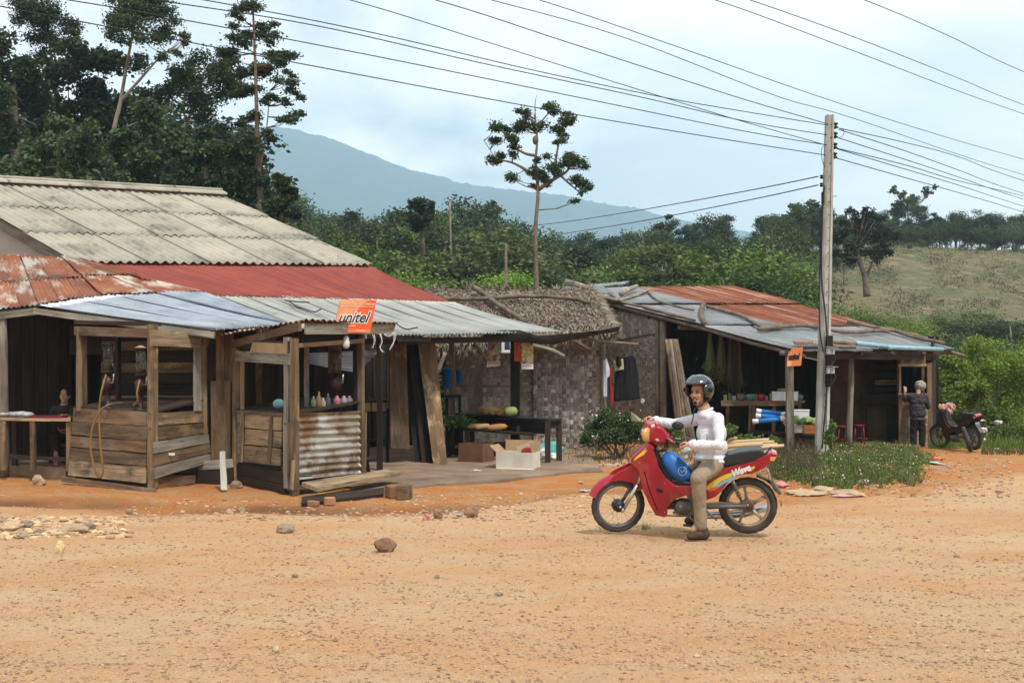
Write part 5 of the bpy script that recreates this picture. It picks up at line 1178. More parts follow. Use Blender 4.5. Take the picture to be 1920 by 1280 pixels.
# things hanging in the shade
for k, (px, y0, y1, r) in enumerate([(1332,640,690,.13),(1352,636,700,.15),(1370,650,712,.14),(1386,660,722,.09)]):
    c = P(px,y1,26.2); mb = MB(); mb.tube([P(px+R(-3,3),y0-20,26.2),c+Vector((0,0,0)),c-Vector((0,0,r*1.2))],[.03,r,.03],8)
    vv, ff = leaf_clump(160, lambda: c+Vector((random.gauss(0,r*.7),random.gauss(0,r*.7),random.gauss(0,r*.8))), .12, aspect=5, droop=.6)
    mb.add(vv.tolist(), [tuple(f) for f in ff.tolist()]); solo('dried_bunch', mb, leafm['dry'] if k else leafm['olive'], ['leftmost dried bunch hanging in the dark shop','wide dried bunch second along in the dark shop','dried bunch hanging beside the inner post','lowest small bunch hanging right of the inner post'][k], 'dried bunch', 'dried bunches under the shop roof')
# stools
def stool(px, d, label):
    c = V(px,d,0); t = thing('plastic_stool', c, label, 'stool', 'maroon stools')
    mb = MB(); mb.lathe(c, [(.13,.44),(.15,.45),(.155,.47),(.14,.485),(.05,.49)], 16); put('seat', mb, maroon, t, True)
    for a in (.785,2.356,3.927,5.498):
        o = Vector((math.cos(a),math.sin(a),0)); pole('leg', [c+o*.12+Vector((0,0,.45)), c+o*.17], [.02,.022], maroon, t, 6)
    mb = MB(); mb.tube([c+Vector((math.cos(a)*.15,math.sin(a)*.15,.18)) for a in np.linspace(0,6.283,17)], .01, 5, False); put('ring', mb, maroon, t, True)
stool(1578, 25.6, 'maroon plastic stool just left of the thin wooden post'); stool(1609, 26.2, 'maroon plastic stool just right of the thin wooden post')
# unitel sign on the post
sg2 = thing('shop_sign', P(1490,668,22.3), 'smaller orange unitel sign nailed to the shop post', 'sign')
so = P(1475,687,22.35); sx_ = (P(1502,685,22.4)-so); sw = sx_.length; sx_.normalize(); sy_ = (P(1477,656,22.35)-so); sh_ = sy_.length; sy_.normalize()
quadp(sg2, 'plate', [(0,0),(1,0),(1.05,1.1),(.35,1.12),(.05,.75)], -.012, 0, plain('faded_orange', (.62,.20,.07)))
quadp(sg2, 'pale_field', [(0.02,.02),(.3,.02),(.3,.3),(.02,.6)], 0, .002, peach_p)
put('lettering', text_mb('unitel', .50*sh_, sgn(.07,.40,.006), sx_, sy_, .12, .0015, stretch=.62, bold=.010), blm, sg2)
# yellowish cable from sign to pole
mb = MB(); mb.tube(smooth_path([P(1490,656,22.8),P(1505,668,22.8),P(1520,672,22.7),P(1536,676,22.5)],4), .010, 5); solo('loose_cable', mb, plain('yellowed_cable', (.55,.45,.28)), 'yellowed cable running from the orange sign to the pole', 'cable', smooth=True)
# raised earth step of the shop
mb = MB(); mb.prism([V(1545,25.2,.05), V(1690,25.3,.05), V(1760,26.1,.05), V(1760,29,.05), V(1250,29,.05), V(1300,25.4,.05)], (0,0,0), (0,0,-.2)); mk('shop_floor', mb.mesh('f'), conc, kind='structure', label='worn earthen floor of the zinc roofed shop')

# ================================================================ utility pole and lines
up = thing('utility_pole', V(1541, 22.5, 0), 'tall tapered concrete utility pole with four insulators at the top', 'utility pole')
b0, b1 = V(1541,22.5,-.1), P(1556,216,22.5)
def upt(z): return b0.lerp(b1, (z-b0.z)/(b1.z-b0.z))
def upy(py): return upt(HC+(HORIZON-py)/FPX*22.5*K)
mb = MB(); xs = (b1-b0).normalized(); 
for (z, w, d_) in ((0,0,0),): pass
w0, w1, dd0, dd1 = .125, .078, .10, .07
def ring(c, w, d_): return [c+Vector((-w,-d_*.5,0)), c+Vector((-w*.45,-d_,0)), c+Vector((-w*.35,-d_*.6,0)), c+Vector((w*.35,-d_*.6,0)), c+Vector((w*.45,-d_,0)), c+Vector((w,-d_*.5,0)), c+Vector((w,d_,0)), c+Vector((-w,d_,0))]
vs = ring(b0,w0,dd0)+ring(b1,w1,dd1); mb.add(vs, [(i,(i+1)%8,8+(i+1)%8,8+i) for i in range(8)]+[tuple(range(7,-1,-1)), tuple(range(8,16))]); put('shaft', mb, cemt, up)
mb = MB()
for k in range(24):
    p = upy(236+k*24); p = p+Vector((.0,-.075-.018,0)); mb.tube([p, p+Vector((0,.02,0))], .012, 6)
put('bolt_holes', mb, black, up, kind='stuff')
inz = [236, 254, 274, 292]; ins_pts = []
for k, y in enumerate(inz):
    c = upy(y)+Vector((.115,-.02,0)); ins_pts.append(c)
    f = mk('insulator', None, None, up, Matrix.Translation(c)); mb = MB(); mb.lathe(c-Vector((0,0,.055)), [(.02,0),(.045,.01),(.045,.03),(.022,.045),(.022,.065),(.045,.08),(.045,.10),(.02,.11)], 12); put('insulator_spool', mb, black, f, True)
    mb = MB(); mb.tube([c+Vector((-.16,0,.06)), c+Vector((.0,0,.065)), c+Vector((.0,0,-.065)), c+Vector((-.16,0,-.06))], .009, 5); put('bracket', mb, steel, f, True)
for y in (332, 347):
    c = upy(y)+Vector((-.14,-.02,0)); f = mk('insulator', None, None, up, Matrix.Translation(c)); mb = MB(); mb.lathe(c-Vector((0,0,.04)), [(.02,0),(.04,.02),(.02,.04),(.04,.06),(.02,.08)], 10); put('insulator_spool', mb, black, f, True)
mb = MB(); mb.tube(smooth_path([upy(350)+Vector((-.10,-.09,0)), upy(400)+Vector((-.13,-.09,0)), upy(520)+Vector((-.12,-.10,0)), upy(600)+Vector((-.02,-.12,0)), upy(700)+Vector((.04,-.12,0)), upy(840)+Vector((-.04,-.12,0))],5), .016, 6); put('down_cable', mb, black, up, True)
mb = MB(); mb.tube(smooth_path([upy(365)+Vector((-.12,-.04,0)), upy(440)+Vector((-.14,-.05,0)), upy(600)+Vector((-.13,-.05,0)), upy(660)+Vector((-.05,-.1,0))],5), .012, 6); put('down_cable', mb, black, up, True)
mb = MB(); mb.box(upy(372)+Vector((-.11,-.03,0)), (.05,.05,.24)); put('cable_box', mb, black, up)
mb = MB()
for s in (0, 1): 
    pass
mb.tube(smooth_path([upy(272)+Vector((-.08,-.05,0)), upy(280)+Vector((-.16,-.05,0)), upy(300)+Vector((-.15,-.05,0)), upy(315)+Vector((-.09,-.05,0))],4), .007, 4); put('loop_wire', mb, black, up, True)
mb = MB(); mb.tube(smooth_path([ins_pts[0]+Vector((.05,0,-.05)), ins_pts[0]+Vector((.16,0,-.1)), ins_pts[1]+Vector((.14,0,-.02)), ins_pts[1]+Vector((.05,0,-.05))],4), .006, 4); put('loop_wire', mb, black, up, True)
pole('step_bolt', [upy(368)+Vector((.05,0,0)), upy(368)+Vector((.16,-.02,0))], [.01,.01], steel, up, 5)
mb = MB(); q = [P(1549,629,22.4),P(1562,629,22.4),P(1560,725,22.35),P(1548,725,22.35)]; mb.prism(q,(0,0,0),(0,.03,0)); put('meter_board', mb, wood_k, up)
for k, y in enumerate((658, 694)):
    c = P(1557,y,22.2); e = mk('electricity_meter', None, None, None, Matrix.Translation(c), ['upper grey electricity meter box on the utility pole','lower grey electricity meter box on the utility pole'][k], 'meter box', 'meter boxes')
    mb = MB(); mb.box(c, (.14,.12,.13)); put('casing', bevelled(mb,.012,2), plain('meter_grey_%d'%k, (.42,.45,.47), .5), e)
    mb = MB(); mb.prism([c+Vector((-.09,-.09,.075)), c+Vector((.13,-.09,.055)), c+Vector((.13,-.09,.07)), c+Vector((-.09,-.09,.09))], (0,0,0), (0,.16,0)); put('rain_hood', mb, steel, e)
    mb = MB(); mb.lathe(c+Vector((.0,-.065,-.01)), [(.04,0),(.035,.02),(.0,.025)], 12, (0,-1,0)); put('dial', mb, glassm, e, True)
    mb = MB(); mb.tube(smooth_path([c+Vector((.06,0,-.06)), c+Vector((.10,0,-.15)), c+Vector((.04,-.02,-.24)), c+Vector((.0,-.03,-.30))],4), .012, 5); put('lead', mb, black, e, True)
# conductors: (pixel path with depth, label)
def wire(pts, r, label, grp, m=black):
    pp_ = [P(*p) if len(p) == 3 else Vector(p[0]) for p in pts]; ps = smooth_path(pp_, 8); mb = MB(); mb.tube(ps, r, 5); 
    return solo('power_line', mb, m, label, 'power line', grp, smooth=True)
g_l = 'lines from the pole to the upper left'; 
I = [960+FPX*p.x/p.y for p in ins_pts]
wire([(-420,-72,13.2),(0,12,14.5),(300,69,15.8),(560,119,17),(1000,201,19.4),(1300,252,21),(1548,291,22.4)], .0085, 'lowest of the lines leaving the pole to the left', g_l)
wire([(-300,-60,13.4),(125,0,15),(400,48,16.2),(700,105,17.8),(1100,186,20),(1400,247,21.6),(1550,272,22.4)], .0085, 'second lowest line from the pole to the left edge', g_l)
wire([(-150,-58,14),(285,0,15.4),(600,50,17.2),(900,118,18.8),(1200,182,20.5),(1400,228,21.7),(1550,253,22.4)], .0085, 'third line up from the pole, reaching the top edge left of the tall tree', g_l)
wire([(0,-60,14.4),(380,0,16),(700,62,17.8),(1000,132,19.4),(1250,184,21),(1400,210,21.7),(1552,235,22.4)], .0085, 'line meeting the top edge just above the tall tree', g_l)
wire([(300,-85,15),(655,0,17),(900,75,18.8),(1100,138,20),(1300,200,21.2),(1400,230,21.8),(1548,272,22.4)], .0075, 'thin line that crosses the others on its way down to the pole', g_l)
wire([(500,-75,16),(815,0,17.6),(1050,75,19.2),(1250,140,20.7),(1400,188,21.7),(1553,233,22.4)], .0085, 'steep line ending on the uppermost insulator', g_l)
g_p = 'lines passing over the pole'
wire([(600,-80,20),(920,0,23),(1180,74,26),(1455,180,30),(1600,222,33),(1920,328,42),(2300,430,58)], .0095, 'lower of two lines crossing closely above the pole top', g_p)
wire([(700,-85,20),(1010,0,23),(1270,88,26),(1532,180,30),(1750,250,35),(1920,299,42),(2300,405,58)], .0095, 'upper of two lines crossing closely above the pole top', g_p)
wire([(1050,-80,20),(1340,0,23),(1580,88,27),(1800,172,33),(1920,214,37),(2200,310,50)], .0095, 'lower line of the pair in the upper right sky', g_p)
wire([(1150,-78,20),(1405,0,23),(1620,77,27),(1800,148,33),(1920,197,37),(2200,298,50)], .0095, 'upper line of the pair in the upper right sky', g_p)
wire([(1350,-95,20),(1620,0,24),(1780,68,29),(1920,135,34),(2200,250,48)], .0095, 'highest line, alone in the top right corner', g_p)
g_r = 'lines from the pole to the right edge'
wire([(1571,240,22.5),(1700,268,26),(1800,295,30),(1920,339,38),(2200,425,60)], .0095, 'top line leaving the pole towards the right edge', g_r)
wire([(1573,243,22.5),(1700,284,26),(1800,320,30),(1920,363,38),(2200,450,60)], .0095, 'second line leaving the top insulator towards the right', g_r)
wire([(1570,258,22.5),(1700,300,26),(1800,333,30),(1920,374,38),(2200,462,60)], .0095, 'line leaving the second insulator towards the right', g_r)
wire([(1569,278,22.5),(1700,310,26),(1800,340,30),(1920,368,38),(2200,440,60)], .010, 'flatter line leaving the third insulator towards the right', g_r)
wire([(1569,279,22.5),(1700,318,26),(1800,348,30),(1920,387,38),(2200,475,60)], .0095, 'lower line leaving the third insulator towards the right', g_r)
wire([(1567,296,22.5),(1700,334,26),(1800,362,30),(1920,398,38),(2200,485,60)], .0095, 'lowest line leaving the pole towards the right edge', g_r)
g_s = 'service lines to the forest edge'
wire([(1534,331,22.4),(1400,358,26),(1200,394,33),(1060,416,42),(985,424,48)], .012, 'upper thin line dropping from the pole behind the lone tree', g_s)
wire([(1534,347,22.4),(1400,376,26),(1200,415,33),(1045,440,42)], .012, 'lower thin line dropping from the pole behind the lone tree', g_s)

pks = 'small packets and jars along the produce counter'
for k, (px, w, h, cc, lb) in enumerate([(1360,.07,.12,(.45,.36,.10),'mustard yellow'),(1368,.06,.16,(.12,.20,.10),'dark green'),(1376,.08,.10,(.45,.42,.38),'cream'),(1384,.05,.15,(.25,.05,.04),'brick red'),(1399,.06,.12,(.08,.14,.26),'navy'),(1417,.06,.14,(.40,.20,.08),'orange brown'),(1437,.07,.10,(.30,.32,.33),'grey'),(1445,.05,.15,(.40,.38,.12),'olive yellow')]):
    c = V(px, 25.35, 1.06); mb = MB(); mb.box(c+Vector((0,0,h/2)), (w,.05,h), Matrix.Rotation(R(-.4,.4),3,'Z')); solo('packet', bevelled(mb,.006,1), plain('packet_tone_%d'%k, cc), '%s packet standing at the back of the produce counter' % lb, 'packet', pks)
for k, (px, h, cc, lb) in enumerate([(588,.16,(.10,.14,.08),'dark green'),(598,.22,(.22,.10,.05),'brown'),(606,.14,(.30,.28,.22),'beige'),(615,.20,(.06,.07,.09),'black')]):
    c = P(px, 764, s2R(px)+.35); mb = MB(); mb.lathe(c, [(.035,0),(.038,.02),(.038,h*.6),(.014,h*.8),(.014,h)], 10); solo('bottle', mb, plain('bottle_tone_%d'%k, cc, .2), '%s bottle on the counter behind the corrugated panel' % lb, 'bottle', 'bottles on the second stall counter', smooth=True)
# ================================================================ vegetation
rng = np.random.RandomState(5)
def unit(n): v = rng.normal(size=(n, 3)); return v/np.linalg.norm(v, axis=1, keepdims=True)
def leafquads(c, size, aspect=1.7, flatn=0.0, jit=.35):
    n = len(c); a = unit(n); a[:, 2] *= (1-flatn); a /= np.linalg.norm(a, axis=1, keepdims=True)
    b = np.cross(a, unit(n)); b /= np.linalg.norm(b, axis=1, keepdims=True)
    s = (size*(1+jit*rng.uniform(-1, 1.2, n)))[:, None] if not np.isscalar(size) else size*(1+jit*rng.uniform(-1, 1.2, n))[:, None]
    v = np.stack([c-a*s*.5, c+b*s*.5/aspect, c+a*s*.5, c-b*s*.5/aspect], 1).reshape(-1, 3)
    return v, np.arange(n*4).reshape(n, 4)
def blobleaves(blobs, n, size, squash=1.0, sub=9, spread=.34, shell=.75, aspect=1.7):
    """leaf clumps over a set of boughs (x,y,z,r): leaves gather in small clumps on each bough"""
    B = np.array(blobs, float); w = B[:, 3]**2; cnt = np.maximum(8, (n*w/w.sum()).astype(int)); out = []
    for (x, y, z, r), k in zip(B, cnt):
        m = max(3, int(sub*(.7+.6*rng.rand()))); d = unit(m); rr = r*shell*(.45+.75*rng.rand(m))[:, None]; sc = d*rr*np.array([1, 1, squash])
        pick = rng.randint(0, m, k); p = sc[pick]+rng.normal(size=(k, 3))*r*spread*np.array([1, 1, squash*.8]); out.append(p+np.array([x, y, z]))
    return leafquads(np.concatenate(out), size, aspect, .3)
def qmesh(name, v, f):
    me = bpy.data.meshes.new(name); n = len(v); me.vertices.add(n); me.vertices.foreach_set('co', np.asarray(v, np.float32).ravel())
    m = len(f); me.loops.add(m*4); me.loops.foreach_set('vertex_index', np.asarray(f, np.int32).ravel()); me.polygons.add(m)
    me.polygons.foreach_set('loop_start', np.arange(0, m*4, 4, dtype=np.int32)); me.update(calc_edges=True); me.validate(); return me
def setmat(o, m):
    if not len(o.data.materials): o.data.materials.append(m)
    o.material_slots[0].link = 'OBJECT'; o.material_slots[0].material = m
def surveyed_tree(name, label, cat, d, trunk, blobs, n, leaf, size, tr=(.2,.06), squash=.8, limbs=(), group=None, barkm=None, depth=1.0, spread=.34, sub=9, base=None, aspect=1.7, grow=1.0, rag=True):
    blobs = [(x, y, r*grow) for x, y, r in blobs]; tp = [P(x, y, d) for x, y in trunk]; 
    if base is not None: tp = [Vector((tp[0].x, tp[0].y, base))]+tp
    root = tp[0].copy(); t = thing(name, root, label, cat, group)
    mb = MB(); k = len(tp); ps = smooth_path(tp, 4); mb.tube([p-root for p in ps], [tr[0]+(tr[1]-tr[0])*i/(len(ps)-1) for i in range(len(ps))], 8)
    B = []; LP = []
    for L_ in limbs: LP += smooth_path([P(x, y, d) for x, y in L_[:-1]], 4)
    for x, y, r in blobs:
        p = P(x, y, d); rr = r/FPX*d*K; p.y += R(-1, 1)*rr*2.0*depth; q_ = p-root
        for k_ in range(3 if rag else 1): o_ = Vector((R(-1,1),R(-1,1),R(-.7,.7)))*rr*(.75 if rag else 0); B.append((q_.x+o_.x, q_.y+o_.y, q_.z+o_.z, rr*(R(.45,.72) if rag else 1)))
    for L_ in limbs: 
        q = smooth_path([P(x, y, d) for x, y in L_[:-1]], 4); mb.tube([p-root for p in q], [L_[-1]*(1-.7*i/(len(q)-1)) for i in range(len(q))], 6)
    # twigs from the trunk to every bough
    for bx, by, bz, br in B:
        c = Vector((bx, by, bz)); best = min((p-root for p in ps+LP), key=lambda q: (q-c).length+abs(q.z-c.z+.3)*.8 if q.z < c.z+.2 else 1e3+(q-c).length)
        mid = best.lerp(c, .5)+Vector((0, 0, -.08*(c-best).length)); mb.tube([best, mid, c, c+Vector((R(-1,1),R(-1,1),.6))*br*.6], [tr[1]*.5+.008, tr[1]*.36, tr[1]*.22, .006], 5)
    mk('trunk', mb.mesh('trunk', True), barkm or bark, t, Matrix.Translation(root))
    v, f = blobleaves(B, n, size, squash, sub, spread, aspect=aspect); mk('crown', qmesh('crown', v, f), leafm[leaf], t, Matrix.Translation(root)); return t
ST = surveyed_tree
ST('forest_tree', 'dark broad tree filling the left edge of the photo above the rusty roof', 'tree', 50, [(40,420),(30,300),(25,150)], [(10,90,60),(35,150,60),(0,200,60),(60,120,45),(-30,120,70),(50,210,50),(5,270,60),(-40,260,70)], 15000, 'deep', .22, (.35,.1))
ST('forest_tree', 'tall loose crowned tree in the top left corner with sky showing through', 'tree', 53, [(118,400),(120,260),(104,150),(88,60)], [(60,18,26),(92,12,26),(115,35,22),(105,80,22),(62,58,22),(128,92,16),(95,50,22),(136,70,12),(82,100,18),(50,35,18),(110,115,14),(145,88,9)], 13000, 'dark', .105, (.13,.04), .8, spread=.62)
ST('forest_tree', 'tall slender tree whose open crown passes the top edge', 'tree', 46, [(208,420),(212,262),(226,190),(240,110),(258,20)], [(235,12,30),(275,8,34),(312,28,22),(335,62,14),(255,60,26),(290,78,20),(212,30,18),(246,105,18),(300,108,11),(325,95,9),(280,45,24),(230,75,16),(262,128,11),(340,75,9),(250,-30,40),(290,-25,30)], 17000, 'dark', .105, (.12,.04), .8, [[(226,190),(262,150),(290,118),(312,98),.07],[(212,262),(235,240),(262,228),.05]], barkm=bark_p, spread=.62)
ST('forest_tree', 'dense dark tree between the two tall loose crowned trees', 'tree', 51, [(170,420),(165,300),(175,180)], [(190,130,42),(155,165,45),(215,190,36),(130,210,45),(175,215,45),(210,240,36),(205,110,22),(160,120,28)], 9500, 'deep', .22, (.2,.06), limbs=[[(165,330),(130,240),(118,190),.09],[(165,330),(135,280),(128,160),.06]])
ST('forest_tree', 'big rounded blue green tree just above the fibre cement ridge', 'tree', 39, [(110,440),(110,350),(112,290)], [(110,245,48),(62,285,52),(150,290,48),(200,325,42),(92,330,55),(40,330,50),(150,345,45),(225,345,30),(10,350,50),(175,262,30),(85,235,30)], 15000, 'bluegreen', .17, (.2,.06))
ST('forest_tree', 'dark tree with layered crown standing left of the tall slim tree', 'tree', 49, [(350,430),(343,350),(336,285),(362,200),(385,130)], [(385,115,25),(412,140,30),(362,165,26),(432,178,28),(398,198,32),(425,105,18),(348,150,18),(440,150,22),(372,215,28),(325,175,20),(300,190,24),(408,90,12),(355,120,14)], 17000, 'dark', .11, (.13,.04), .8, barkm=bark_p, spread=.6)
ST('forest_tree', 'low spreading dark tree behind the middle of the fibre cement roof', 'tree', 44, [(300,440),(302,370),(300,280)], [(290,230,38),(255,275,40),(325,265,38),(335,310,40),(265,330,45),(300,345,45),(230,300,30),(215,345,38)], 11000, 'dark', .18, (.15,.05), limbs=[[(302,370),(275,300),(268,280),.06]], barkm=bark_p)
ST('forest_tree', 'dark bushy tree behind the right end of the fibre cement ridge', 'tree', 43, [(420,450),(418,390),(415,300)], [(400,265,38),(440,300,40),(372,315,36),(468,345,40),(410,350,45),(500,360,32),(450,260,26),(370,360,40),(470,300,24),(350,275,22)], 11500, 'dark', .18, (.15,.05))
ST('forest_tree', 'tallest slim tree with flat layered boughs, right of the left forest', 'tree', 41, [(488,470),(488,395),(484,300),(481,200),(478,100),(474,12)], [(468,20,20),(490,38,18),(448,34,13),(500,62,20),(462,58,18),(440,52,10),(505,92,20),(456,88,20),(432,102,16),(543,106,16),(522,120,14),(485,118,22),(455,128,16),(548,138,12),(538,162,17),(562,178,11),(440,178,16),(508,190,14),(548,222,15),(566,212,9),(468,208,18),(450,232,14),(500,250,15),(474,272,16),(494,292,16),(470,160,16),(525,188,12),(478,320,18),(492,345,20),(535,232,10),(420,100,10)], 17000, 'dark', .10, (.13,.03), .55, sub=6, spread=.62, limbs=[[(486,330),(500,240),(506,170),.04]], barkm=bark)
ST('forest_tree', 'small dark tree beside the foot of the tallest slim tree', 'tree', 40, [(525,460),(527,400),(525,360)], [(520,345,20),(536,362,18),(512,372,20),(545,385,18),(528,395,22),(500,400,24),(555,402,16)], 4200, 'dark', .16, (.1,.03))
ST('forest_tree', 'dense blackish tree filling the gap behind the layered and slim tall trees', 'tree', 57, [(385,430),(386,330),(388,270)], [(350,262,30),(385,245,30),(418,258,30),(448,275,28),(335,295,34),(375,300,36),(415,305,36),(455,320,32),(400,340,38),(440,350,34),(350,340,36),(472,350,26)], 13000, 'deep', .17, (.2,.05))
lt = ST('lone_tree', 'lone slender tree with tufted boughs rising behind the thatched hut', 'tree', 34, [(1006,560),(1005,500),(1004,430),(1009,360),(1004,310),(1007,262),(1002,215)],
   [(1030,203,9),(1042,210,7),(984,212,9),(972,210,6),(990,230,12),(1012,236,10),(974,236,8),(935,240,10),(922,258,9),(952,243,8),(957,268,10),(966,276,7),(1066,218,9),(1055,228,9),(1045,243,10),(1060,250,8),(1050,268,8),(1075,225,6),(930,298,9),(945,294,8),(958,290,7),(1030,290,6),(1060,298,8),(1076,292,9),(1088,300,9),(1100,314,8),(1070,312,8),(1050,308,8),(1036,315,8),(1045,325,7),(1000,322,9),(1013,330,9),(1020,336,7),(965,330,8),(958,333,5),(1078,338,8),(1092,343,9),(1104,350,7),(1095,362,6),(1080,376,6),(1002,350,5),(1006,300,6),(1025,345,5)],
   15000, 'dark', .07, (.085,.025), .7, limbs=[[(1010,355),(1040,335),(1062,322),(1076,300),.07],[(1050,328),(1068,345),(1088,362),.04],[(1006,335),(985,318),(960,305),(935,300),.06],[(1006,292),(985,288),(966,276),(945,250),.05],[(1040,333),(1042,300),(1048,268),(1056,232),.05],[(1004,250),(1018,225),(1035,205),.04],[(1005,230),(1003,200),(1006,178),.02],[(930,300),(915,275),(906,262),.015]], depth=.6, sub=5, spread=.75, base=-.1, barkm=bark, grow=1.22)
mb = MB(); c_ = P(1004,263,34); mb.ell(c_, (.09,.09,.14)); solo('termite_nest', mb, bark, 'brown nest lump on the upper trunk of the lone tree', 'nest', smooth=True)
# dead snags
def snag(px, y0, y1, d, r, label, lean=0):
    b_ = P(px+lean, y1, d); b_.z = min(b_.z, .2); pole('dead_trunk', *stick(P(px, y0, d), b_, r*.6, r*1.2, .03, 9), bark_p, None, 7, label=label, cat='dead tree')
snag(949, 456, 540, 36, .07, 'pale bare dead trunk just left of the lone tree', -2)
snag(843, 377, 400, 70, .10, 'broken dead stem poking above the forest behind the red roof')
# generic crowns
TPL = []
def template(kind, near=False):
    B = []
    if kind == 0:    # round bushy
        for i in range(16): a = R(0, 6.28); e = R(-.2, 1); r = .26*math.sqrt(1-max(0,e)**2*.6); B.append((r*math.cos(a)*1.1, r*math.sin(a)*1.1, .55+.30*e, R(.10,.16)))
    elif kind == 1:  # tall column
        for i in range(15): z = .25+.68*i/14; a = R(0, 6.28); r = .16*(1.1-abs(z-.6)); B.append((r*math.cos(a), r*math.sin(a), z, R(.08,.13)))
    elif kind == 2:  # low spreading bush to the ground
        for i in range(20): a = R(0, 6.28); r = .42*math.sqrt(random.random()); B.append((r*math.cos(a), r*math.sin(a), R(.15,.85)*(1-.6*r), R(.13,.19)))
    elif kind == 3:  # open crown on visible stem
        for i in range(13): a = R(0, 6.28); r = R(.05,.24); B.append((r*math.cos(a), r*math.sin(a), R(.55,.95), R(.06,.10)))
    elif kind == 4:  # two storey
        for i in range(10): a = R(0, 6.28); B.append((.22*math.cos(a), .22*math.sin(a), R(.35,.6), R(.10,.15)))
        for i in range(8): a = R(0, 6.28); B.append((.12*math.cos(a), .12*math.sin(a), R(.7,.93), R(.08,.11)))
    else:            # feathery
        for i in range(22): a = R(0, 6.28); z = R(.2,.95); r = .28*(1.15-z); B.append((r*math.cos(a), r*math.sin(a), z, R(.07,.11)))
    v, f = blobleaves(B, 14000 if near else 7500, (.0135 if near else .024) if kind != 2 else (.017 if near else .030), .85, 14 if near else 10, .36); cm = qmesh('crown', v, f)
    mb = MB(); mb.tube([(0,0,-.04),(.01,0,.3),(-.01,.01,.6),(0,0,.85)], [.018,.014,.010,.004], 6)
    for b_ in B[:9]: mb.tube([(0,0,b_[2]*.55),(b_[0]*.5,b_[1]*.5,b_[2]*.85),(b_[0],b_[1],b_[2])], [.008,.006,.002], 4)
    tm = mb.mesh('trunk', True); return cm, tm
for k in range(6): TPL.append((template(k), template(k)))
TPN = {k: (template(k, True), template(k, True)) for k in (0, 2, 4, 5)}
used_labels = {}
def generic(px, d, ytop, kind, leaf, label, group, name='forest_tree', cat='tree', widen=1.0, base=None, barkm=None):
    top = P(px, ytop, d); z0 = (max(fh(top.x, top.y), 0) if base is None else base)-.1; h = max(.8, top.z-z0)/.97
    t = thing(name, (top.x, top.y, z0), label, cat, group)
    (cm, tm) = (TPN if d < 55 and kind in TPN else TPL)[kind][random.randint(0, 1)]; rz = Matrix.Rotation(R(0, 6.28), 4, 'Z')
    S = Matrix.Diagonal((h*widen*R(.9,1.15), h*widen*R(.9,1.15), h, 1))
    for nm, me, m in (('trunk', tm, barkm or bark), ('crown', cm, leafm[leaf])):
        if nm == 'trunk' and kind == 2: continue
        o = bpy.data.objects.new(nm, me); C.objects.link(o); o.parent = t; o.matrix_basis = rz @ S; WM[o.name] = o.matrix_basis.copy(); setmat(o, m)
    return t
SILX = [540, 560, 620, 660, 700, 740, 770, 790, 820, 850, 900, 960, 1000, 1050, 1100, 1150, 1200, 1250, 1300, 1350, 1400, 1450, 1490, 1530, 1570]
SILY = [372, 378, 402, 405, 388, 400, 382, 376, 398, 400, 384, 418, 440, 445, 438, 432, 432, 408, 420, 408, 432, 405, 384, 384, 398]
sil = lambda x: float(np.interp(x, SILX, SILY))
marks = [(0, 'the fibre cement ridge'), (330, 'the grey ridge end'), (480, 'the tallest slim tree'), (600, 'the upper red roof edge'), (690, 'the lower red roof edge'), (780, 'the left thatch end'), (860, 'the middle thatch'), (940, 'the dead trunk'), (1010, 'the lone tree'), (1080, 'the roof log'), (1160, 'the zinc ridge'), (1240, 'the rusty sheets'), (1330, 'the rusty ridge end'), (1420, 'the sticks left of the pole'), (1500, 'the utility pole'), (1580, 'the round field tree'), (1680, 'the bamboo crown'), (1770, 'the right gable end'), (1860, 'the right photo edge')]
def mark(px): return [m for x, m in marks if px >= x or x == 0][-1]
tone = {'dark': 'dark', 'mid': 'mid green', 'bright': 'bright green', 'olive': 'olive', 'bluegreen': 'bluish green', 'deep': 'blackish', 'grey': 'greyish green'}
shp = ['round crowned', 'columnar', 'low bushy', 'open crowned', 'two tiered', 'feathery']
ordn = ['', 'second ', 'third ', 'fourth ', 'fifth ', 'sixth ', 'seventh ', 'eighth ', 'ninth ', 'tenth ']
def glabel(leaf, kind, row, px, noun='tree'):
    s = f'{tone[leaf]} {shp[kind]} {noun}, {row}, behind {mark(px)}'; k = used_labels.get(s, 0); used_labels[s] = k+1
    return (ordn[min(k, 9)]+s) if k else s
gf = 'trees of the forest behind the huts'
def row(x0, x1, step, dfn, yfn, kinds, leaves_, rowname, group, widen=1.0, name='forest_tree', noun='tree', cat='tree', jx=.5):
    x = x0
    while x < x1:
        px = x+R(-jx, jx)*step; k = random.choice(kinds); lf = random.choice(leaves_)
        generic(px, dfn(px), yfn(px), k, lf, glabel(lf, k, rowname, px, noun), group, name, cat, widen*R(.85,1.2)); x += step
row(545, 1580, 23, lambda x: R(105,128), lambda x: sil(x)+R(-6,16), [0,1,3,4,5], ['bluegreen','dark','dark','bluegreen','deep'], 'farthest row', gf, 1.0)
row(560, 1470, 30, lambda x: R(78,92), lambda x: sil(x)+R(22,48), [0,4,0,5], ['dark','mid','bluegreen','olive'], 'far middle row', gf, 1.15)
row(555, 1440, 34, lambda x: R(56,66), lambda x: sil(x)+R(52,84), [0,4,2,5], ['mid','dark','olive','mid'], 'near middle row', gf, 1.3)
row(560, 1480, 36, lambda x: R(42,47), lambda x: max(sil(x)+R(92,128), 470+R(0,40)), [0,2,2,5], ['bright','mid','mid','dark'], 'nearest row', gf, 1.5)
row(-40, 480, 42, lambda x: R(37,41), lambda x: R(350,385), [0,2,4], ['dark','deep','bluegreen'], 'low row', gf, .62)
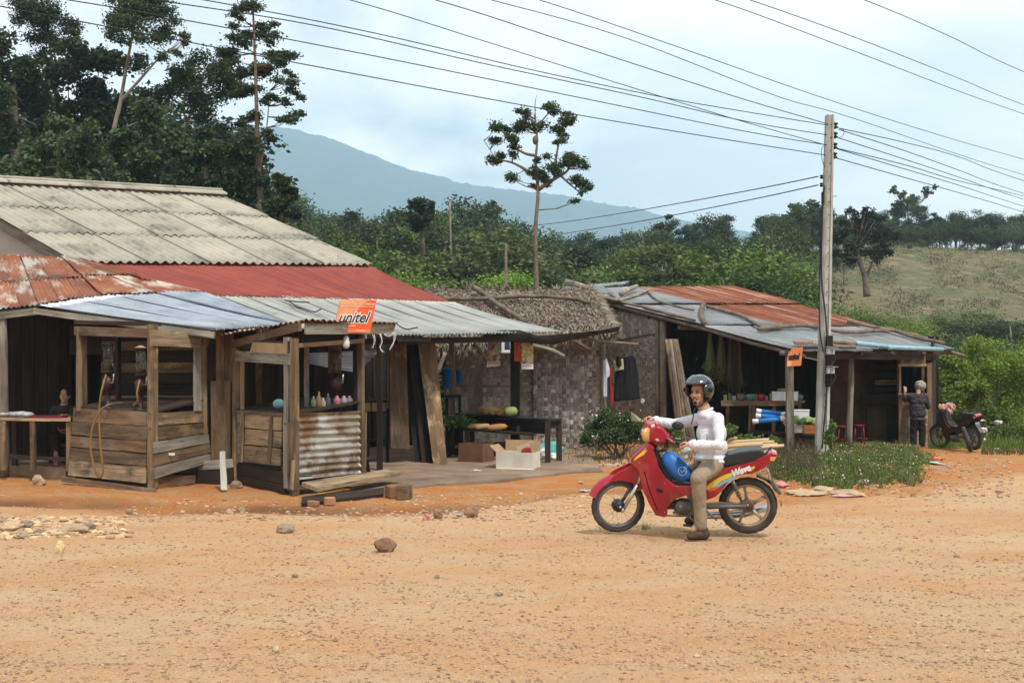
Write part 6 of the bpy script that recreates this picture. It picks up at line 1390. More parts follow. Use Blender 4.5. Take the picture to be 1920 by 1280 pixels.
row(-60, 430, 55, lambda x: R(58,66), lambda x: R(205,270) if x > 330 else R(120,230), [0,4,0], ['deep','dark'], 'back row', gf, 1.15)
# right: line of trees on the hill
row(1420, 1960, 26, lambda x: R(124,128), lambda x: R(446,462), [2,2,0], ['bluegreen','dark'], 'hilltop undergrowth', 'undergrowth on the hilltop', .9, 'shrub', 'shrub', 'shrub')
row(1425, 1600, 30, lambda x: R(96,104), lambda x: R(455,480), [2,0], ['olive','mid'], 'upper slope', 'undergrowth on the hilltop', .8, 'shrub', 'shrub', 'shrub')
ht = 'tree line along the top of the field'
row(1440, 1960, 12, lambda x: R(140,150), lambda x: {0:398}.get(0)+R(-6,18), [1,4,0,3], ['bluegreen','dark','deep'], 'hilltop row', ht, 1.0)
row(1560, 1960, 15, lambda x: R(130,138), lambda x: R(408,432), [0,4,0], ['bluegreen','dark'], 'front hilltop row', ht, 1.05)
row(1560, 1960, 40, lambda x: R(60,70), lambda x: R(578,598), [2,2,0], ['dark','mid','bluegreen'], 'band below the field', 'bushes below the field', 1.6, 'shrub', 'shrub', 'shrub')
row(1600, 1960, 38, lambda x: R(44,50), lambda x: R(612,640), [2,2,0], ['dark','mid','dark'], 'thicket at its foot', 'bushes below the field', 1.5, 'shrub', 'shrub', 'shrub')
row(1500, 1700, 40, lambda x: R(46,52), lambda x: R(568,604), [0,2,5], ['bright','mid'], 'bright clump', 'bushes below the field', 1.3, 'shrub', 'shrub', 'shrub')
row(1330, 1430, 38, lambda x: R(70,80), lambda x: R(480,510), [0,3,5], ['mid','olive','dark'], 'slope left of the field', gf, 1.1)
ST('hill_tree', 'high tree with two leafy heads just left of the pole on the skyline', 'tree', 118, [(1502,520),(1500,450),(1496,400)], [(1492,395,16),(1480,412,14),(1510,405,16),(1530,385,10),(1523,378,8),(1495,385,9),(1500,425,20),(1485,435,16),(1538,395,10),(1515,432,18)], 3200, 'bluegreen', .34, (.3,.08))
ST('field_tree', 'dark round crowned tree with forked trunk standing alone in the field', 'tree', 74, [(1626,556),(1622,520),(1612,492),(1606,460)], [(1620,418,26),(1592,428,26),(1652,432,28),(1620,452,34),(1584,458,24),(1664,462,24),(1600,405,16),(1640,402,18),(1612,480,26),(1650,478,22),(1576,478,14),(1672,448,14),(1572,440,14),(1618,396,12)], 9500, 'fieldtree', .16, (.26,.08), .8, limbs=[[(1622,530),(1630,505),(1640,480),.14]], barkm=bark)
ST('bamboo_clump', 'tall bamboo crown with two feathery heads on the hill skyline', 'bamboo', 150, [(1705,480),(1704,430),(1702,395)], [(1700,400,26),(1680,352,8),(1684,366,10),(1688,380,13),(1735,357,9),(1725,370,11),(1747,352,7),(1712,382,16),(1700,430,34),(1742,365,7),(1676,350,5),(1720,400,18)], 5200, 'bluegreen', .34, (.25,.08))
ST('hill_tree', 'small palm like tree sticking out left of the pole skyline', 'tree', 130, [(1428,500),(1429,440),(1429,410)], [(1428,410,7),(1420,414,5),(1437,413,5)], 500, 'dark', .3, (.14,.06))
ST('forest_tree', 'dark dense tree topping the forest between the red roof and the lone tree', 'tree', 66, [(793,520),(792,450),(791,400)], [(790,388,18),(802,400,16),(780,402,15),(792,415,20),(775,392,9),(806,385,8),(796,432,18)], 3400, 'deep', .2, (.2,.06))
ST('forest_tree', 'bluish tree with two puffs above the forest left of the lone tree', 'tree', 105, [(905,520),(905,450),(903,400)], [(922,386,13),(932,395,9),(888,398,9),(912,395,10),(882,408,9),(925,405,11),(900,412,12)], 2200, 'grey', .26, (.25,.08))
ST('forest_tree', 'dark pointed tree on the skyline above the rusty sheets', 'tree', 110, [(1250,520),(1249,450),(1248,415)], [(1250,410,9),(1246,420,11),(1254,432,14),(1242,440,12),(1250,452,16)], 1800, 'deep', .28, (.2,.06))
# scrub tufts and stumps over the field
def scatter_tufts(n, fn, size, per, name, leaf, label, hgt=1.0):
    cs = [];
    for i in range(n):
        x, y, z, s = fn(); p = rng.normal(size=(per, 3))*np.array([s*.5, s*.5, s*.35*hgt])+np.array([x, y, z+s*.3*hgt]); cs.append(p)
    v, f = leafquads(np.concatenate(cs), size, 2.2); return mk(name, qmesh(name, v, f), leafm[leaf], None, kind='stuff', label=label)
def field_pt():
    while True:
        d = R(72, 135); px = R(1380, 1990)
        if noise.noise(Vector((px*.012, d*.09, 2))) > R(-.25,.35): break
    x = (px-960)/FPX*d*K; y = d*K; return x, y, fh(x, y), R(.3, .9)
scatter_tufts(700, field_pt, .15, 16, 'field_scrub', 'grey', 'olive scrub dotted over the dry field')
scatter_tufts(900, field_pt, .16, 14, 'field_grass', 'dry', 'dry straw coloured grass over the field')
# bright bushes right of the shop, in front of the thicket
def bush(label, d, blobs, n, leaf, size, cat='bush', name='bush', group=None, depth=1.0, squash=.9, sub=12, aspect=1.9):
    B = []; xs_ = [b_[0] for b_ in blobs]; root = V(sum(xs_)/len(xs_), d, 0)
    for x, y, r in blobs: p = P(x, y, d); rr = r/FPX*d*K; B.append((p.x-root.x, p.y-root.y+R(-1,1)*rr*depth, p.z, rr))
    t = thing(name, root, label, cat, group); mb = MB()
    for bx, by, bz, br in B: mb.tube([(R(-.15,.15),R(-.1,.1),0),(bx*.6,by*.6,bz*.6),(bx,by,bz+br*.4)], [.02,.014,.005], 5)
    mk('stem', mb.mesh('stem', True), bark, t, Matrix.Translation(root)); v, f = blobleaves(B, n, size, squash, sub, aspect=aspect); mk('foliage', qmesh('foliage', v, f), leafm[leaf], t, Matrix.Translation(root)); return t
bush('bright green feathery bush right of the counter booth', 31, [(1768,705,22),(1785,680,22),(1760,745,22),(1780,770,26),(1800,700,26),(1755,790,20),(1765,675,12)], 9000, 'bright', .075)
bush('large arching bright bush reaching the right edge behind the parked motorbike', 33, [(1850,690,34),(1885,680,36),(1920,690,40),(1830,650,22),(1840,665,24),(1870,730,40),(1920,750,45),(1895,790,36),(1950,700,50),(1940,790,40),(1825,640,12),(1860,650,16)], 19000, 'bright', .075)
bush('darker green bush with hollow shade behind the parked motorbike', 30, [(1820,745,26),(1845,770,28),(1800,775,24),(1870,790,26),(1830,800,26),(1790,745,14)], 9000, 'mid', .07)
bush('yellowish leafy shrub low in front of the arching bush', 28.5, [(1815,728,14),(1835,722,14),(1800,745,13),(1845,738,13),(1825,750,14)], 3200, 'bright', .07)
bush('low weedy bush at the right edge beside the road', 27, [(1880,815,16),(1910,808,20),(1935,815,20),(1860,812,12)], 4200, 'mid', .06)
bush('dense dark bush against the woven wall behind the front wheel', 21.8, [(1115,800,18),(1138,785,20),(1160,800,20),(1180,790,18),(1105,820,16),(1150,815,18),(1195,808,18),(1135,818,18),(1180,820,14),(1210,815,14)], 9500, 'dark', .05)
bush('green weeds between the rider and the produce stand', 21.5, [(1380,826,12),(1400,822,10),(1425,826,10),(1370,805,10),(1390,835,12),(1250,800,12),(1265,815,12),(1450,826,10)], 4200, 'mid', .045)
bush('thin leafy weed climbing beside the foot of the pole', 21.8, [(1556,812,8),(1560,800,7),(1553,825,8),(1562,822,7),(1560,790,4)], 1500, 'mid', .045, 'weed', 'weed')
# white flowers over the bushes and mound
def dots(n, fn, size, label, m=flowerm):
    c = np.array([fn() for _ in range(n)]); v, f = leafquads(c, size, 1.1); mk('flowers', qmesh('flowers', v, f), m, None, kind='stuff', label=label)
dots(34, lambda: tuple(P(R(1095,1215), R(768,828), 21.8)+Vector((0,R(-.5,.1)-.2,0))), .03, 'tiny white flowers on the dark bush')
# grass on the mound
def blades(n, fn, h, w, name, leaf, label, lean=.5, kind='stuff', parent=None):
    P0 = np.array([fn() for _ in range(n)]); cl = np.clip(.25+1.5*(vnoise(P0[:,0],P0[:,1],.28,31)+.5), .25, 1.7); hh = (h*(.25+.9*rng.rand(n)**1.5)*cl)[:, None]; a = rng.uniform(0, 6.283, n); s = np.stack([np.cos(a), np.sin(a), 0*a], 1); d_ = rng.uniform(0, 6.283, n); L_ = np.stack([np.cos(d_), np.sin(d_), 0*d_], 1)*lean*rng.rand(n)[:, None]*hh
    up_ = np.array([0, 0, 1.0]); p1 = P0+up_*hh*.55+L_*.35; p2 = P0+up_*hh*.95+L_
    v = np.concatenate([np.stack([P0-s*w, P0+s*w, p1+s*w*.8, p1-s*w*.8], 1), np.stack([p1-s*w*.8, p1+s*w*.8, p2+s*w*.2, p2-s*w*.2], 1)]).reshape(-1, 3)
    return mk(name, qmesh(name, v, np.arange(len(v)).reshape(-1, 4)), leafm[leaf], parent, kind=kind, label=label)
def mound_pt(x0=1435, x1=1745, edge=.0):
    while True:
        px, py = R(x0, x1), R(838, 915); p = G(px, py); q = ((px-1590)/158)**2+((py-868)/(46))**2+.75*noise.noise(Vector((px*.035,py*.07,0)))+.35*noise.noise(Vector((px*.12,py*.2,5)))
        if q < 1-edge: p.z = gh(p.x, p.y); return tuple(p)
blades(6500, mound_pt, .10, .005, 'mound_grass', 'mid', 'green grass and weeds on the mound in front of the pole', .8)
blades(2200, lambda: mound_pt(), .11, .006, 'mound_weeds', 'bright', 'brighter weeds mixed over the mound')
blades(3000, lambda: (lambda p: p)(mound_pt(1436, 1530)), .28, .005, 'dry_stems', 'dry', 'dry brown stems at the left end of the mound', .7)
blades(6000, lambda: (lambda q: (q[0], q[1], q[2]))(mound_pt(1480, 1745)), .13, .006, 'mound_dry_edge', 'dry', 'dry grass along the right edge of the mound')
cs = []
for i in range(330): x, y, z = mound_pt(); cs.append(rng.normal(size=(60, 3))*np.array([.11,.11,.045])+np.array([x, y, z+.08]))
v, f = leafquads(np.concatenate(cs), .034, 1.8); mk('mound_leaves', qmesh('mound_leaves', v, f), leafm['mid'], None, kind='stuff', label='leafy weeds covering the mound')
dots(420, lambda: (lambda p: (p[0], p[1], p[2]+R(.06,.20)))(mound_pt()), .022, 'small white flowers scattered over the mound')
# loose grass and litter strip behind the rider
def strip(x0, x1, y0, y1):
    px, py = R(x0, x1), R(y0, y1); p = G(px, py); p.z = gh(p.x, p.y); return tuple(p)
blades(1600, lambda: strip(1065, 1330, 838, 872), .13, .005, 'wild_grass', 'olive', 'thin dry grass on the waste ground behind the rider')
blades(500, lambda: strip(1080, 1330, 840, 868), .16, .005, 'wild_weeds', 'dry', 'brown stalks on the waste ground behind the rider')
blades(5000, lambda: strip(1740, 1960, 822, 842), .20, .006, 'verge_grass', 'mid', 'green verge grass right of the parked motorbike')
blades(1500, lambda: strip(1840, 1960, 838, 852), .10, .005, 'verge_dry_grass', 'olive', 'sparse grass at the verge of the road')
blades(45, lambda: strip(1203, 1220, 986, 989), .045, .003, 'sprout', 'bright', 'small green sprout behind the front wheel')
# ================================================================ motorcycle and rider
Fc, Rc = G(1159, 997), G(1402, 1003); Fc.z = gh(Fc.x, Fc.y); Rc.z = gh(Rc.x, Rc.y)
HD = (Fc-Rc); HD.z = 0; HD.normalize(); LF = Vector((-HD.y, HD.x, 0)); O = (Fc+Rc)/2; UPV = Vector((0,0,1)); LEAN = .14
CAM = Vector((0,0,HC))
def bp(px, py, l=0.0):
    """surveyed point of the machine: pixel column/row on the plane l to the rider's left of its (leaning) middle plane"""
    dv = Vector(((px-960)/FPX, 1, (HORIZON-py)/FPX)); n = LF-UPV*LEAN; k = (O-CAM).dot(n)+l; return CAM+dv*(k/dv.dot(n))
LFL = (LF-UPV*LEAN).normalized(); UPL = HD.cross(LFL).normalized(); UPL = UPL if UPL.z > 0 else -UPL
mc = thing('motorcycle', O, 'red underbone motorcycle with yellow and blue Wave decal, ridden across the gravel road', 'motorcycle')
ST_A = math.radians(20); RS = Matrix.Rotation(ST_A, 3, 'Z'); HDS, LFS = RS @ HD, RS @ LFL
chrome = plain('chrome', (.55,.55,.54), .25, metal=.9); greym = plain('dusty_grey_metal', (.16,.145,.13), .6, metal=.4); seatm = plain('seat_vinyl', (.028,.03,.033), .38)
tanm = plain('dusty_alloy', (.34,.26,.18), .55, metal=.3)
def wheel(label, c, ax, r, w, spokes, rimm):
    ax = ax.normalized(); wh = mk(label, None, None, mc, Matrix.Translation(c))
    mb = MB(); pr = []
    for k in range(17):
        a = PI+2*PI*k/16; pr.append((r-w*.55+w*.62*math.cos(a) if False else r-w*.5+w*.52*math.cos(a), w*.5*math.sin(a)))
    n = 48; u = ax.orthogonal().normalized(); v = ax.cross(u); vs = []; fs = []
    for rr, h in pr[:16]:
        for k in range(n): g = 2*PI*k/n; tread = (.004 if (k % 2 and rr > r-w*.2) else 0); vs.append(c+ax*h+(u*math.cos(g)+v*math.sin(g))*(rr-tread))
    for i in range(16):
        for k in range(n): fs.append((i*n+k, i*n+(k+1)%n, ((i+1)%16)*n+(k+1)%n, ((i+1)%16)*n+k))
    mb.add(vs, fs); put('tyre', mb, rubber, wh, True)
    mb = MB(); ri = r-w; pr = [(ri+.012,-.028),(ri+.012,.028),(ri-.012,.022),(ri-.016,0),(ri-.012,-.022)]; vs = []; fs = []
    for rr, h in pr:
        for k in range(n): g = 2*PI*k/n; vs.append(c+ax*h+(u*math.cos(g)+v*math.sin(g))*rr)
    for i in range(5):
        for k in range(n): fs.append((i*n+k, i*n+(k+1)%n, ((i+1)%5)*n+(k+1)%n, ((i+1)%5)*n+k))
    mb.add(vs, fs); put('rim', mb, rimm, wh, True)
    mb = MB(); mb.lathe(c-ax*.05, [(.02,-.02),(.055,0),(.062,.02),(.062,.08),(.05,.10),(.02,.12)], 20, ax); put('hub', mb, greym if spokes == 5 else black, wh, True)
    if spokes == 5:
        for k in range(5):
            g = 2*PI*k/5+.35; d1 = u*math.cos(g)+v*math.sin(g); t1 = ax.cross(d1); mb = MB(); mb.tube([c+d1*.05, c+d1*.13, c+d1*(ri-.01)], [.030,.017,.024], 6, flat=.5); put('spoke', mb, rimm, wh, True)
    else:
        for k in range(spokes):
            g = 2*PI*k/spokes; s = 1 if k % 2 else -1; d0 = u*math.cos(g+.5*(1 if k%4<2 else -1))+v*math.sin(g+.5*(1 if k%4<2 else -1)); d1 = u*math.cos(g)+v*math.sin(g)
            mb = MB(); mb.tube([c+d0*.05+ax*.03*s, c+d1*(ri-.008)], .0022, 4); put('spoke', mb, chrome, wh)
    return wh
wheel('front_wheel', bp(1159,947), LFS, .272, .062, 24, greym)
wheel('rear_wheel', bp(1402,947), LFL, .280, .080, 5, tanm)
def panel(name, outline, l0, l1, m, w=.010, seg=2, parent=mc):
    mb = MB(); n = len(outline); vs = [bp(x, y, l1) for x, y in outline]; vb = [p-LFL*(l1-l0) for p in vs]
    mb.add(vs+vb, [tuple(range(n)), tuple(range(2*n-1, n-1, -1))]+[(i, i+n, (i+1)%n+n, (i+1)%n) for i in range(n)])
    if w: mb = bevelled(mb, w, seg)
    return put(name, mb, m, parent)
# front fender: curved channel over the wheel, steered
c = bp(1159,947); mb = MB()
def fend(u, v):
    a = math.radians(-18+u*112); r = .300+.012*math.sin(PI*v); up_ = Vector((0,0,1)); return c+HDS*math.cos(PI/2-a+math.radians(-52))*0+(HDS*math.sin(math.radians(52)-a)+up_*math.cos(math.radians(52)-a))*r*(1-.12*abs(v-.5)**2*4)+LFS*(v-.5)*.125
mb.grid(fend, 16, 8); mb.grid(lambda u, v: c+(fend(u,v)-c)*.975, 16, 8); put('front_fender', mb, red_p, mc, True)
# fender side skirts following the photo outline
for s in (1, -1):
    o_ = [(1136,902),(1152,884),(1183,869),(1203,879),(1206,902),(1200,915),(1187,918),(1184,902),(1160,898)]; mb = MB(); vs = [bp(x, y, 0)+LFS*.066*s for x, y in o_]; vb = [p-LFS*.012*s for p in vs]; n = len(vs)
    mb.add(vs+vb, [tuple(range(n)), tuple(range(2*n-1, n-1, -1))]+[(i, i+n, (i+1)%n+n, (i+1)%n) for i in range(n)]); put('fender_side', bevelled(mb,.004,1), red_p, mc)
for s in (1, -1):   # fork legs
    a, b = bp(1192,905)+LFS*.068*s, bp(1166,950)+LFS*.068*s; mb = MB(); mb.tube([bp(1205,868)+LFS*.068*s, a], [.018,.018], 10); mb.tube([a, b], [.022,.017], 10); mb.tube([b, b+(b-a).normalized()*.04],[.02,.012],8); put('fork_leg', mb, chrome if s>0 else greym, mc, True)
mb = MB(); mb.tube([bp(1159,947)-LFS*.09, bp(1159,947)+LFS*.09], .012, 8); put('front_axle', mb, steel, mc, True)
# leg shield and front body
side = [(1219,832),(1228,852),(1236,877),(1249,897),(1267,910),(1292,911),(1323,905),(1323,936),(1308,930),(1292,927),(1266,936),(1252,951),(1251,967),(1246,970),(1229,966),(1216,943),(1205,918),(1199,893),(1196,881),(1184,871),(1183,859),(1199,845)]
for l0, l1 in ((.085,.125), (-.125,-.085)): panel('leg_shield', side, l0, l1, red_p, .014, 3)
panel('front_cover', [(1217,830),(1228,840),(1204,880),(1186,872),(1181,859),(1198,844)], -.11, .11, red_p, .02, 3)
panel('inner_cover', [(1222,836),(1232,842),(1246,880),(1262,900),(1300,905),(1330,900),(1330,925),(1262,925),(1240,930),(1214,915),(1204,880)], -.085, .085, black, .008, 1)
panel('lower_cover', [(1214,920),(1240,935),(1244,966),(1232,962)], -.09, .09, black, .006, 1)
mb = MB(); mb.ell(bp(1237,919,.127), (.034,.006,.022), Matrix.Rotation(.4,3,'Y')); put('hole_shade', mb, black, mc, True)  # proud black ellipse painting the shade of a hole
gapm = plain('panel_shadow_gap', (.03,.004,.006), .6)
for g_ in ([(1300,908),(1302,908),(1308,931),(1306,931)],[(1207,884),(1209,883),(1219,920),(1234,955),(1232,956),(1217,921)]): panel('panel_gap', g_, .1252, .1262, gapm, 0)
for q_ in ((1246,905),(1286,918),(1246,960),(1199,868)): mb = MB(); mb.lathe(bp(q_[0],q_[1],.125), [(.006,-.002),(.006,.002),(.003,.003)], 8, LFL); put('panel_screw', mb, steel, mc)
yb = [(1191,858),(1213,838),(1209,845),(1214,843),(1204,856),(1206,852),(1188,864)]
panel('flash_decal', yb, .1255, .1268, yellow_p, 0)
# engine, pegs, exhaust, chain case
mb = MB(); ec = bp(1281,949,.03); mb.ell(ec, (.10,.10,.085)); put('crankcase', mb, greym, mc, True)
mb = MB(); mb.lathe(bp(1277,950,.13), [(.058,-.05),(.058,0),(.05,.015),(.02,.02)], 20, LFL); put('engine_cover', mb, greym, mc, True)
mb = MB(); mb.lathe(bp(1277,950,.153), [(.018,-.01),(.018,0),(.01,.004)], 12, LFL); put('cover_bolt', mb, steel, mc, True)
mb = MB()
for k in range(6): mb.box(bp(1253+k*3.2,945,.0), (.006,.13,.09))
put('cylinder_fins', mb, greym, mc, kind='stuff')
pole('foot_peg', [bp(1296,968,.02), bp(1299,968,.24)], [.012,.014], black, mc, 8)
pole('shift_lever', [bp(1249,966,.13), bp(1275,967,.15), bp(1296,966,.14)], [.008]*3, greym, mc, 6)
panel('chain_case', [(1324,943),(1352,941),(1385,945),(1400,938),(1411,947),(1403,957),(1385,955),(1352,953),(1326,955)], .075, .105, greym, .008)
mb = MB(); mb.lathe(bp(1402,947,.10), [(.05,-.02),(.052,0),(.03,.008)], 18, LFL); put('sprocket_cover', mb, plain('rusty_brown', (.12,.05,.03), .7), mc, True)
pole('swing_arm', [bp(1322,950,.11), bp(1404,948,.12)], [.02,.018], greym, mc, 8)
pole('swing_arm', [bp(1322,948,-.11), bp(1404,946,-.12)], [.02,.018], greym, mc, 8)
pole('axle_bolt', [bp(1402,947,-.15), bp(1402,947,.14)], [.012,.012], steel, mc, 8)
for l in (.12, -.12):
    mb = MB(); a, b = bp(1374,900,l), bp(1391,941,l); mb.tube([a, b], .013, 8); ps=[a.lerp(b,t/60)+ (HD*math.cos(t*.9)+LFL*math.sin(t*.9))*.024 for t in range(6,50)]; mb.tube(ps, .005, 5); put('shock_absorber', mb, greym, mc, True)
mb = MB(); mb.tube([bp(1262,960,-.10), bp(1300,968,-.14), bp(1350,966,-.16), bp(1395,962,-.17), bp(1440,950,-.17)], [.018,.02,.035,.042,.038], 12); put('exhaust_pipe', mb, chrome, mc, True)
pole('side_stand', [bp(1322,955,.10), bp(1344,975,.13)], [.010,.008], greym, mc, 6)
pole('brake_rod', [bp(1318,962,-.05), bp(1396,955,-.05)], [.005,.005], steel, mc, 5)
# tail, side covers, seat
tail = [(1322,905),(1334,893),(1345,884),(1362,876),(1395,869),(1430,855),(1447,849),(1457,851),(1456,858),(1446,867),(1429,879),(1411,888),(1392,889),(1378,893),(1364,905),(1352,922),(1342,931),(1324,938)]
for l0, l1 in ((.075,.118), (-.118,-.075)): panel('side_cover', tail, l0, l1, red_p, .012, 3)
panel('tail_piece', [(1385,872),(1430,856),(1447,850),(1455,852),(1450,862),(1430,876),(1390,885)], -.09, .09, red_p, .012, 2)
panel('tail_lamp', [(1433,852),(1447,846),(1458,851),(1457,857),(1448,862),(1436,862)], -.085, .085, plain('pink_lens', (.60,.16,.18), .2, coat=.5), .008, 2)
panel('rear_signal', [(1444,856),(1456,856),(1452,864),(1443,864)], .085, .12, amber, .004, 1)
def decal(pts, m, e=.1190, nm='decal'): panel(nm, pts, e-.0012, e, m, 0)
decal([(1325,911),(1340,899),(1358,890),(1373,885),(1372,893),(1352,902),(1338,912),(1330,917),(1325,918)], yellow_p)
decal([(1336,912),(1352,903),(1372,894),(1380,889),(1376,898),(1360,905),(1350,911),(1340,915)], sky_p, .1194)
decal([(1330,917),(1338,913),(1352,911),(1340,919),(1326,922)], orange_p, .1197)
decal([(1400,880),(1414,873),(1416,876),(1408,883)], yellow_p)
decal([(1371,885),(1404,874),(1406,880),(1374,893)], plain('pale_blue_print', (.42,.60,.70), .5), .1198)
wx = (bp(1407,880,.12)-bp(1372,893,.12)); wx.normalize(); wy = LFL.cross(wx).normalized(); wy = wy if wy.z > 0 else -wy
put('lettering', text_mb('Wave', .092, bp(1373,894,.1206), wx, wy, .35, .001, .85, bold=.003), whm, mc)
seat = [(1300,879),(1312,866),(1330,864),(1352,861),(1366,853),(1384,848),(1410,844),(1426,843),(1433,847),(1431,856),(1412,863),(1390,869),(1362,874),(1340,878),(1318,888)]
panel('seat', seat, -.115, .115, seatm, .022, 3)
panel('under_seat', [(1318,882),(1362,876),(1392,871),(1378,893),(1355,905),(1322,908)], -.07, .07, black, .006, 1)
for l in (.10, -.10): pole('grab_rail', [bp(1366,874,l), bp(1392,868,l*1.1), bp(1418,862,l*1.1), bp(1434,852,l), bp(1443,841,l*.8)], [.008,.009,.010,.012,.010], black, mc, 8)
mb = MB(); mb.tube([bp(1443,841,-.08), bp(1446,839,0), bp(1443,841,.08)], .011, 8); put('grab_rail_end', mb, black, mc, True)
# rear mudguard
c = bp(1402,947); mb = MB()
def rf_(u, v): a = math.radians(15+u*75); r = .318; return c-HD*math.sin(a)*r+UPL*math.cos(a)*r*(.98)+LFL*(v-.5)*.11
mb.grid(rf_, 12, 4); mb.grid(lambda u, v: c+(rf_(u,v)-c)*.97, 12, 4); put('rear_mudguard', mb, black, mc, True)
panel('mudguard_tip', [(1439,882),(1445,890),(1452,905),(1466,925),(1463,928),(1452,920),(1442,900)], -.05, .05, greym, .004, 1)
panel('plate_bracket', [(1437,880),(1443,884),(1447,902),(1442,900)], -.06, .06, chrome, .003, 1)
# headset: cowl, lenses, mirror, bars
def bs_(px, py, l=0): return bp(px, py, 0)+LFS*l
def ph(name, outline, l0, l1, m, w=.012, seg=3):
    mb = MB(); n = len(outline); vs = [bs_(x, y, l1) for x, y in outline]; vb = [p-LFS*(l1-l0) for p in vs]
    mb.add(vs+vb, [tuple(range(n)), tuple(range(2*n-1, n-1, -1))]+[(i, i+n, (i+1)%n+n, (i+1)%n) for i in range(n)]); return put(name, bevelled(mb, w, seg), m, mc)
def hc(px, py, l): return bp(px, py, l)
mb = MB(); o_ = [(1206,802),(1213,792),(1226,789),(1237,795),(1246,807),(1258,817),(1256,827),(1244,830),(1224,831),(1209,824),(1203,812)]; n = len(o_)
for l0, l1, s_ in ((-.055,.085,1.0),(-.10,.125,.72)):
    q_ = [(1229+(x-1229)*s_, 812+(y-812)*s_) for x, y in o_]; vs = [bs_(x, y, l1) for x, y in q_]; vb = [p-LFS*(l1-l0) for p in vs]
    mb.add(vs+vb, [tuple(range(n)), tuple(range(2*n-1, n-1, -1))]+[(i, i+n, (i+1)%n+n, (i+1)%n) for i in range(n)])
mk('handlebar_cowl', remesh(mb, .007, 9, None, 'cowl', O), red_p, mc, Matrix.Translation(O))
rz_ = Matrix.Rotation(.75,3,'Z')
mb = MB(); mb.ell(hc(1214,815,.082), (.078,.036,.074), rz_); put('signal_lens', mb, amber, mc, True)
mb = MB(); mb.ell(hc(1236,825,.098), (.046,.020,.020), Matrix.Rotation(.35,3,'Z')@Matrix.Rotation(.25,3,'Y')); put('headlight', mb, plain('clear_lens', (.48,.46,.40), .1, coat=.8), mc, True)
mb = MB(); mb.ell(bs_(1210,811,-.01)+HDS*.01, (.03,.07,.045), Matrix.Rotation(.2,3,'Z')); put('headlight_glass', mb, MATS['clear_lens'], mc, True)
panel('white_sticker', [(1220,796),(1227,794),(1228,799),(1222,801)], .128, .130, whm, 0)
pole('steering_stem', [bp(1226,828,0), bp(1216,850,0)], [.05,.06], black, mc, 12)
gl0, gr0 = bp(1262,828,.20), bp(1225,797,-.20); glp, grp_ = bp(1286,834,.40), bp(1208,786,-.40)
pole('handlebar', [bp(1240,815,.05), gl0, glp], [.012,.012,.011], steel, mc, 8); pole('handlebar', [bp(1236,808,-.05), gr0, grp_], [.012,.012,.011], steel, mc, 8)
pole('grip', [gl0.lerp(glp,.3), glp], [.019,.018], black, mc, 10); pole('grip', [gr0.lerp(grp_,.3), grp_], [.019,.018], black, mc, 10)
pole('lever', [gl0, bp(1266,822,.30), bp(1276,822,.38)], [.007,.006,.005], chrome, mc, 6)
pole('lever', [bp(1216,792,-.25), bp(1211,778,-.3), bp(1209,772,-.32)], [.007,.006,.007], black, mc, 6)
mr_ = mk('mirror', None, None, mc, Matrix.Translation(bp(1271,798,.30)))
mb = MB(); mb.ell(bp(1271,798,.30), (.058,.02,.042), Matrix.Rotation(.15,3,'Y')); put('mirror_shell', mb, black, mr_, True)
pole('mirror_stem', [bp(1256,818,.22), bp(1258,806,.26), bp(1265,800,.29)], [.006]*3, black, mr_, 6)
# throttle cables
for s in (0,1,2):
    mb = MB(); mb.tube(smooth_path([bp(1250,822,.12), bp(1246+s*3,838+s*2,.12), bp(1232,846,.08), bp(1222,842,.03)],4), .006, 5); put('cable', mb, black, mc, True)
# blue bag held by a net in the step through
bag = thing('blue_bag', bp(1268,878,0), 'blue dry bag under a black cargo net between the rider knees and leg shield', 'bag')
mb = MB(); mb.tube([bp(1243,855,0), bp(1252,860,0), bp(1268,876,0), bp(1284,893,0), bp(1290,899,0)], [.06,.095,.105,.095,.06], 20); put('bag_body', mb, blue_p, bag, True)
mb = MB(); mb.tube([bp(1280+8*math.cos(a),883+8*math.sin(a),.104+.003*abs(math.cos(a))) for a in np.linspace(0,6.283,22)], .0028, 4); put('round_mark', mb, MATS['pale_blue_print'], bag)
mb = MB(); mb.tube([bp(1276,881,.108), bp(1279,886,.108), bp(1283,880,.108), bp(1286,886,.108)], .0028, 4); put('round_mark', mb, MATS['pale_blue_print'], bag)
mb = MB()
for k in range(11):
    t = k/10; a = bp(1226+t*46,862+t*48,.11); b = bp(1240+t*40,850+t*40,.02) ; mb.tube(smooth_path([a, a.lerp(b,.5)+LFL*.03, b],3), .0035, 4)
mb.tube(smooth_path([bp(1228,858,.11), bp(1236,880,.11), bp(1252,898,.11), bp(1272,908,.11), bp(1292,910,.11)],4), .007, 5); put('cargo_net', mb, black, bag, kind='stuff')
mb = MB()
for k in range(5): mb.ell(bp(1287+R(-7,7),846+R(-6,10),.12+R(-.05,.03)), (.035,.03,.035), nu=8, nv=6)
me_ = remesh(mb, .012, 1, lambda co: .010*noise.noise(co*40), 'clear_plastic_bag', bp(1287,850,.1)); mk('clear_plastic_bag', me_, plain('clear_plastic', (.42,.46,.43), .2), None, Matrix.Translation(bp(1287,850,.1)), 'crumpled clear plastic bag between the rider hand and the blue bag', 'bag')

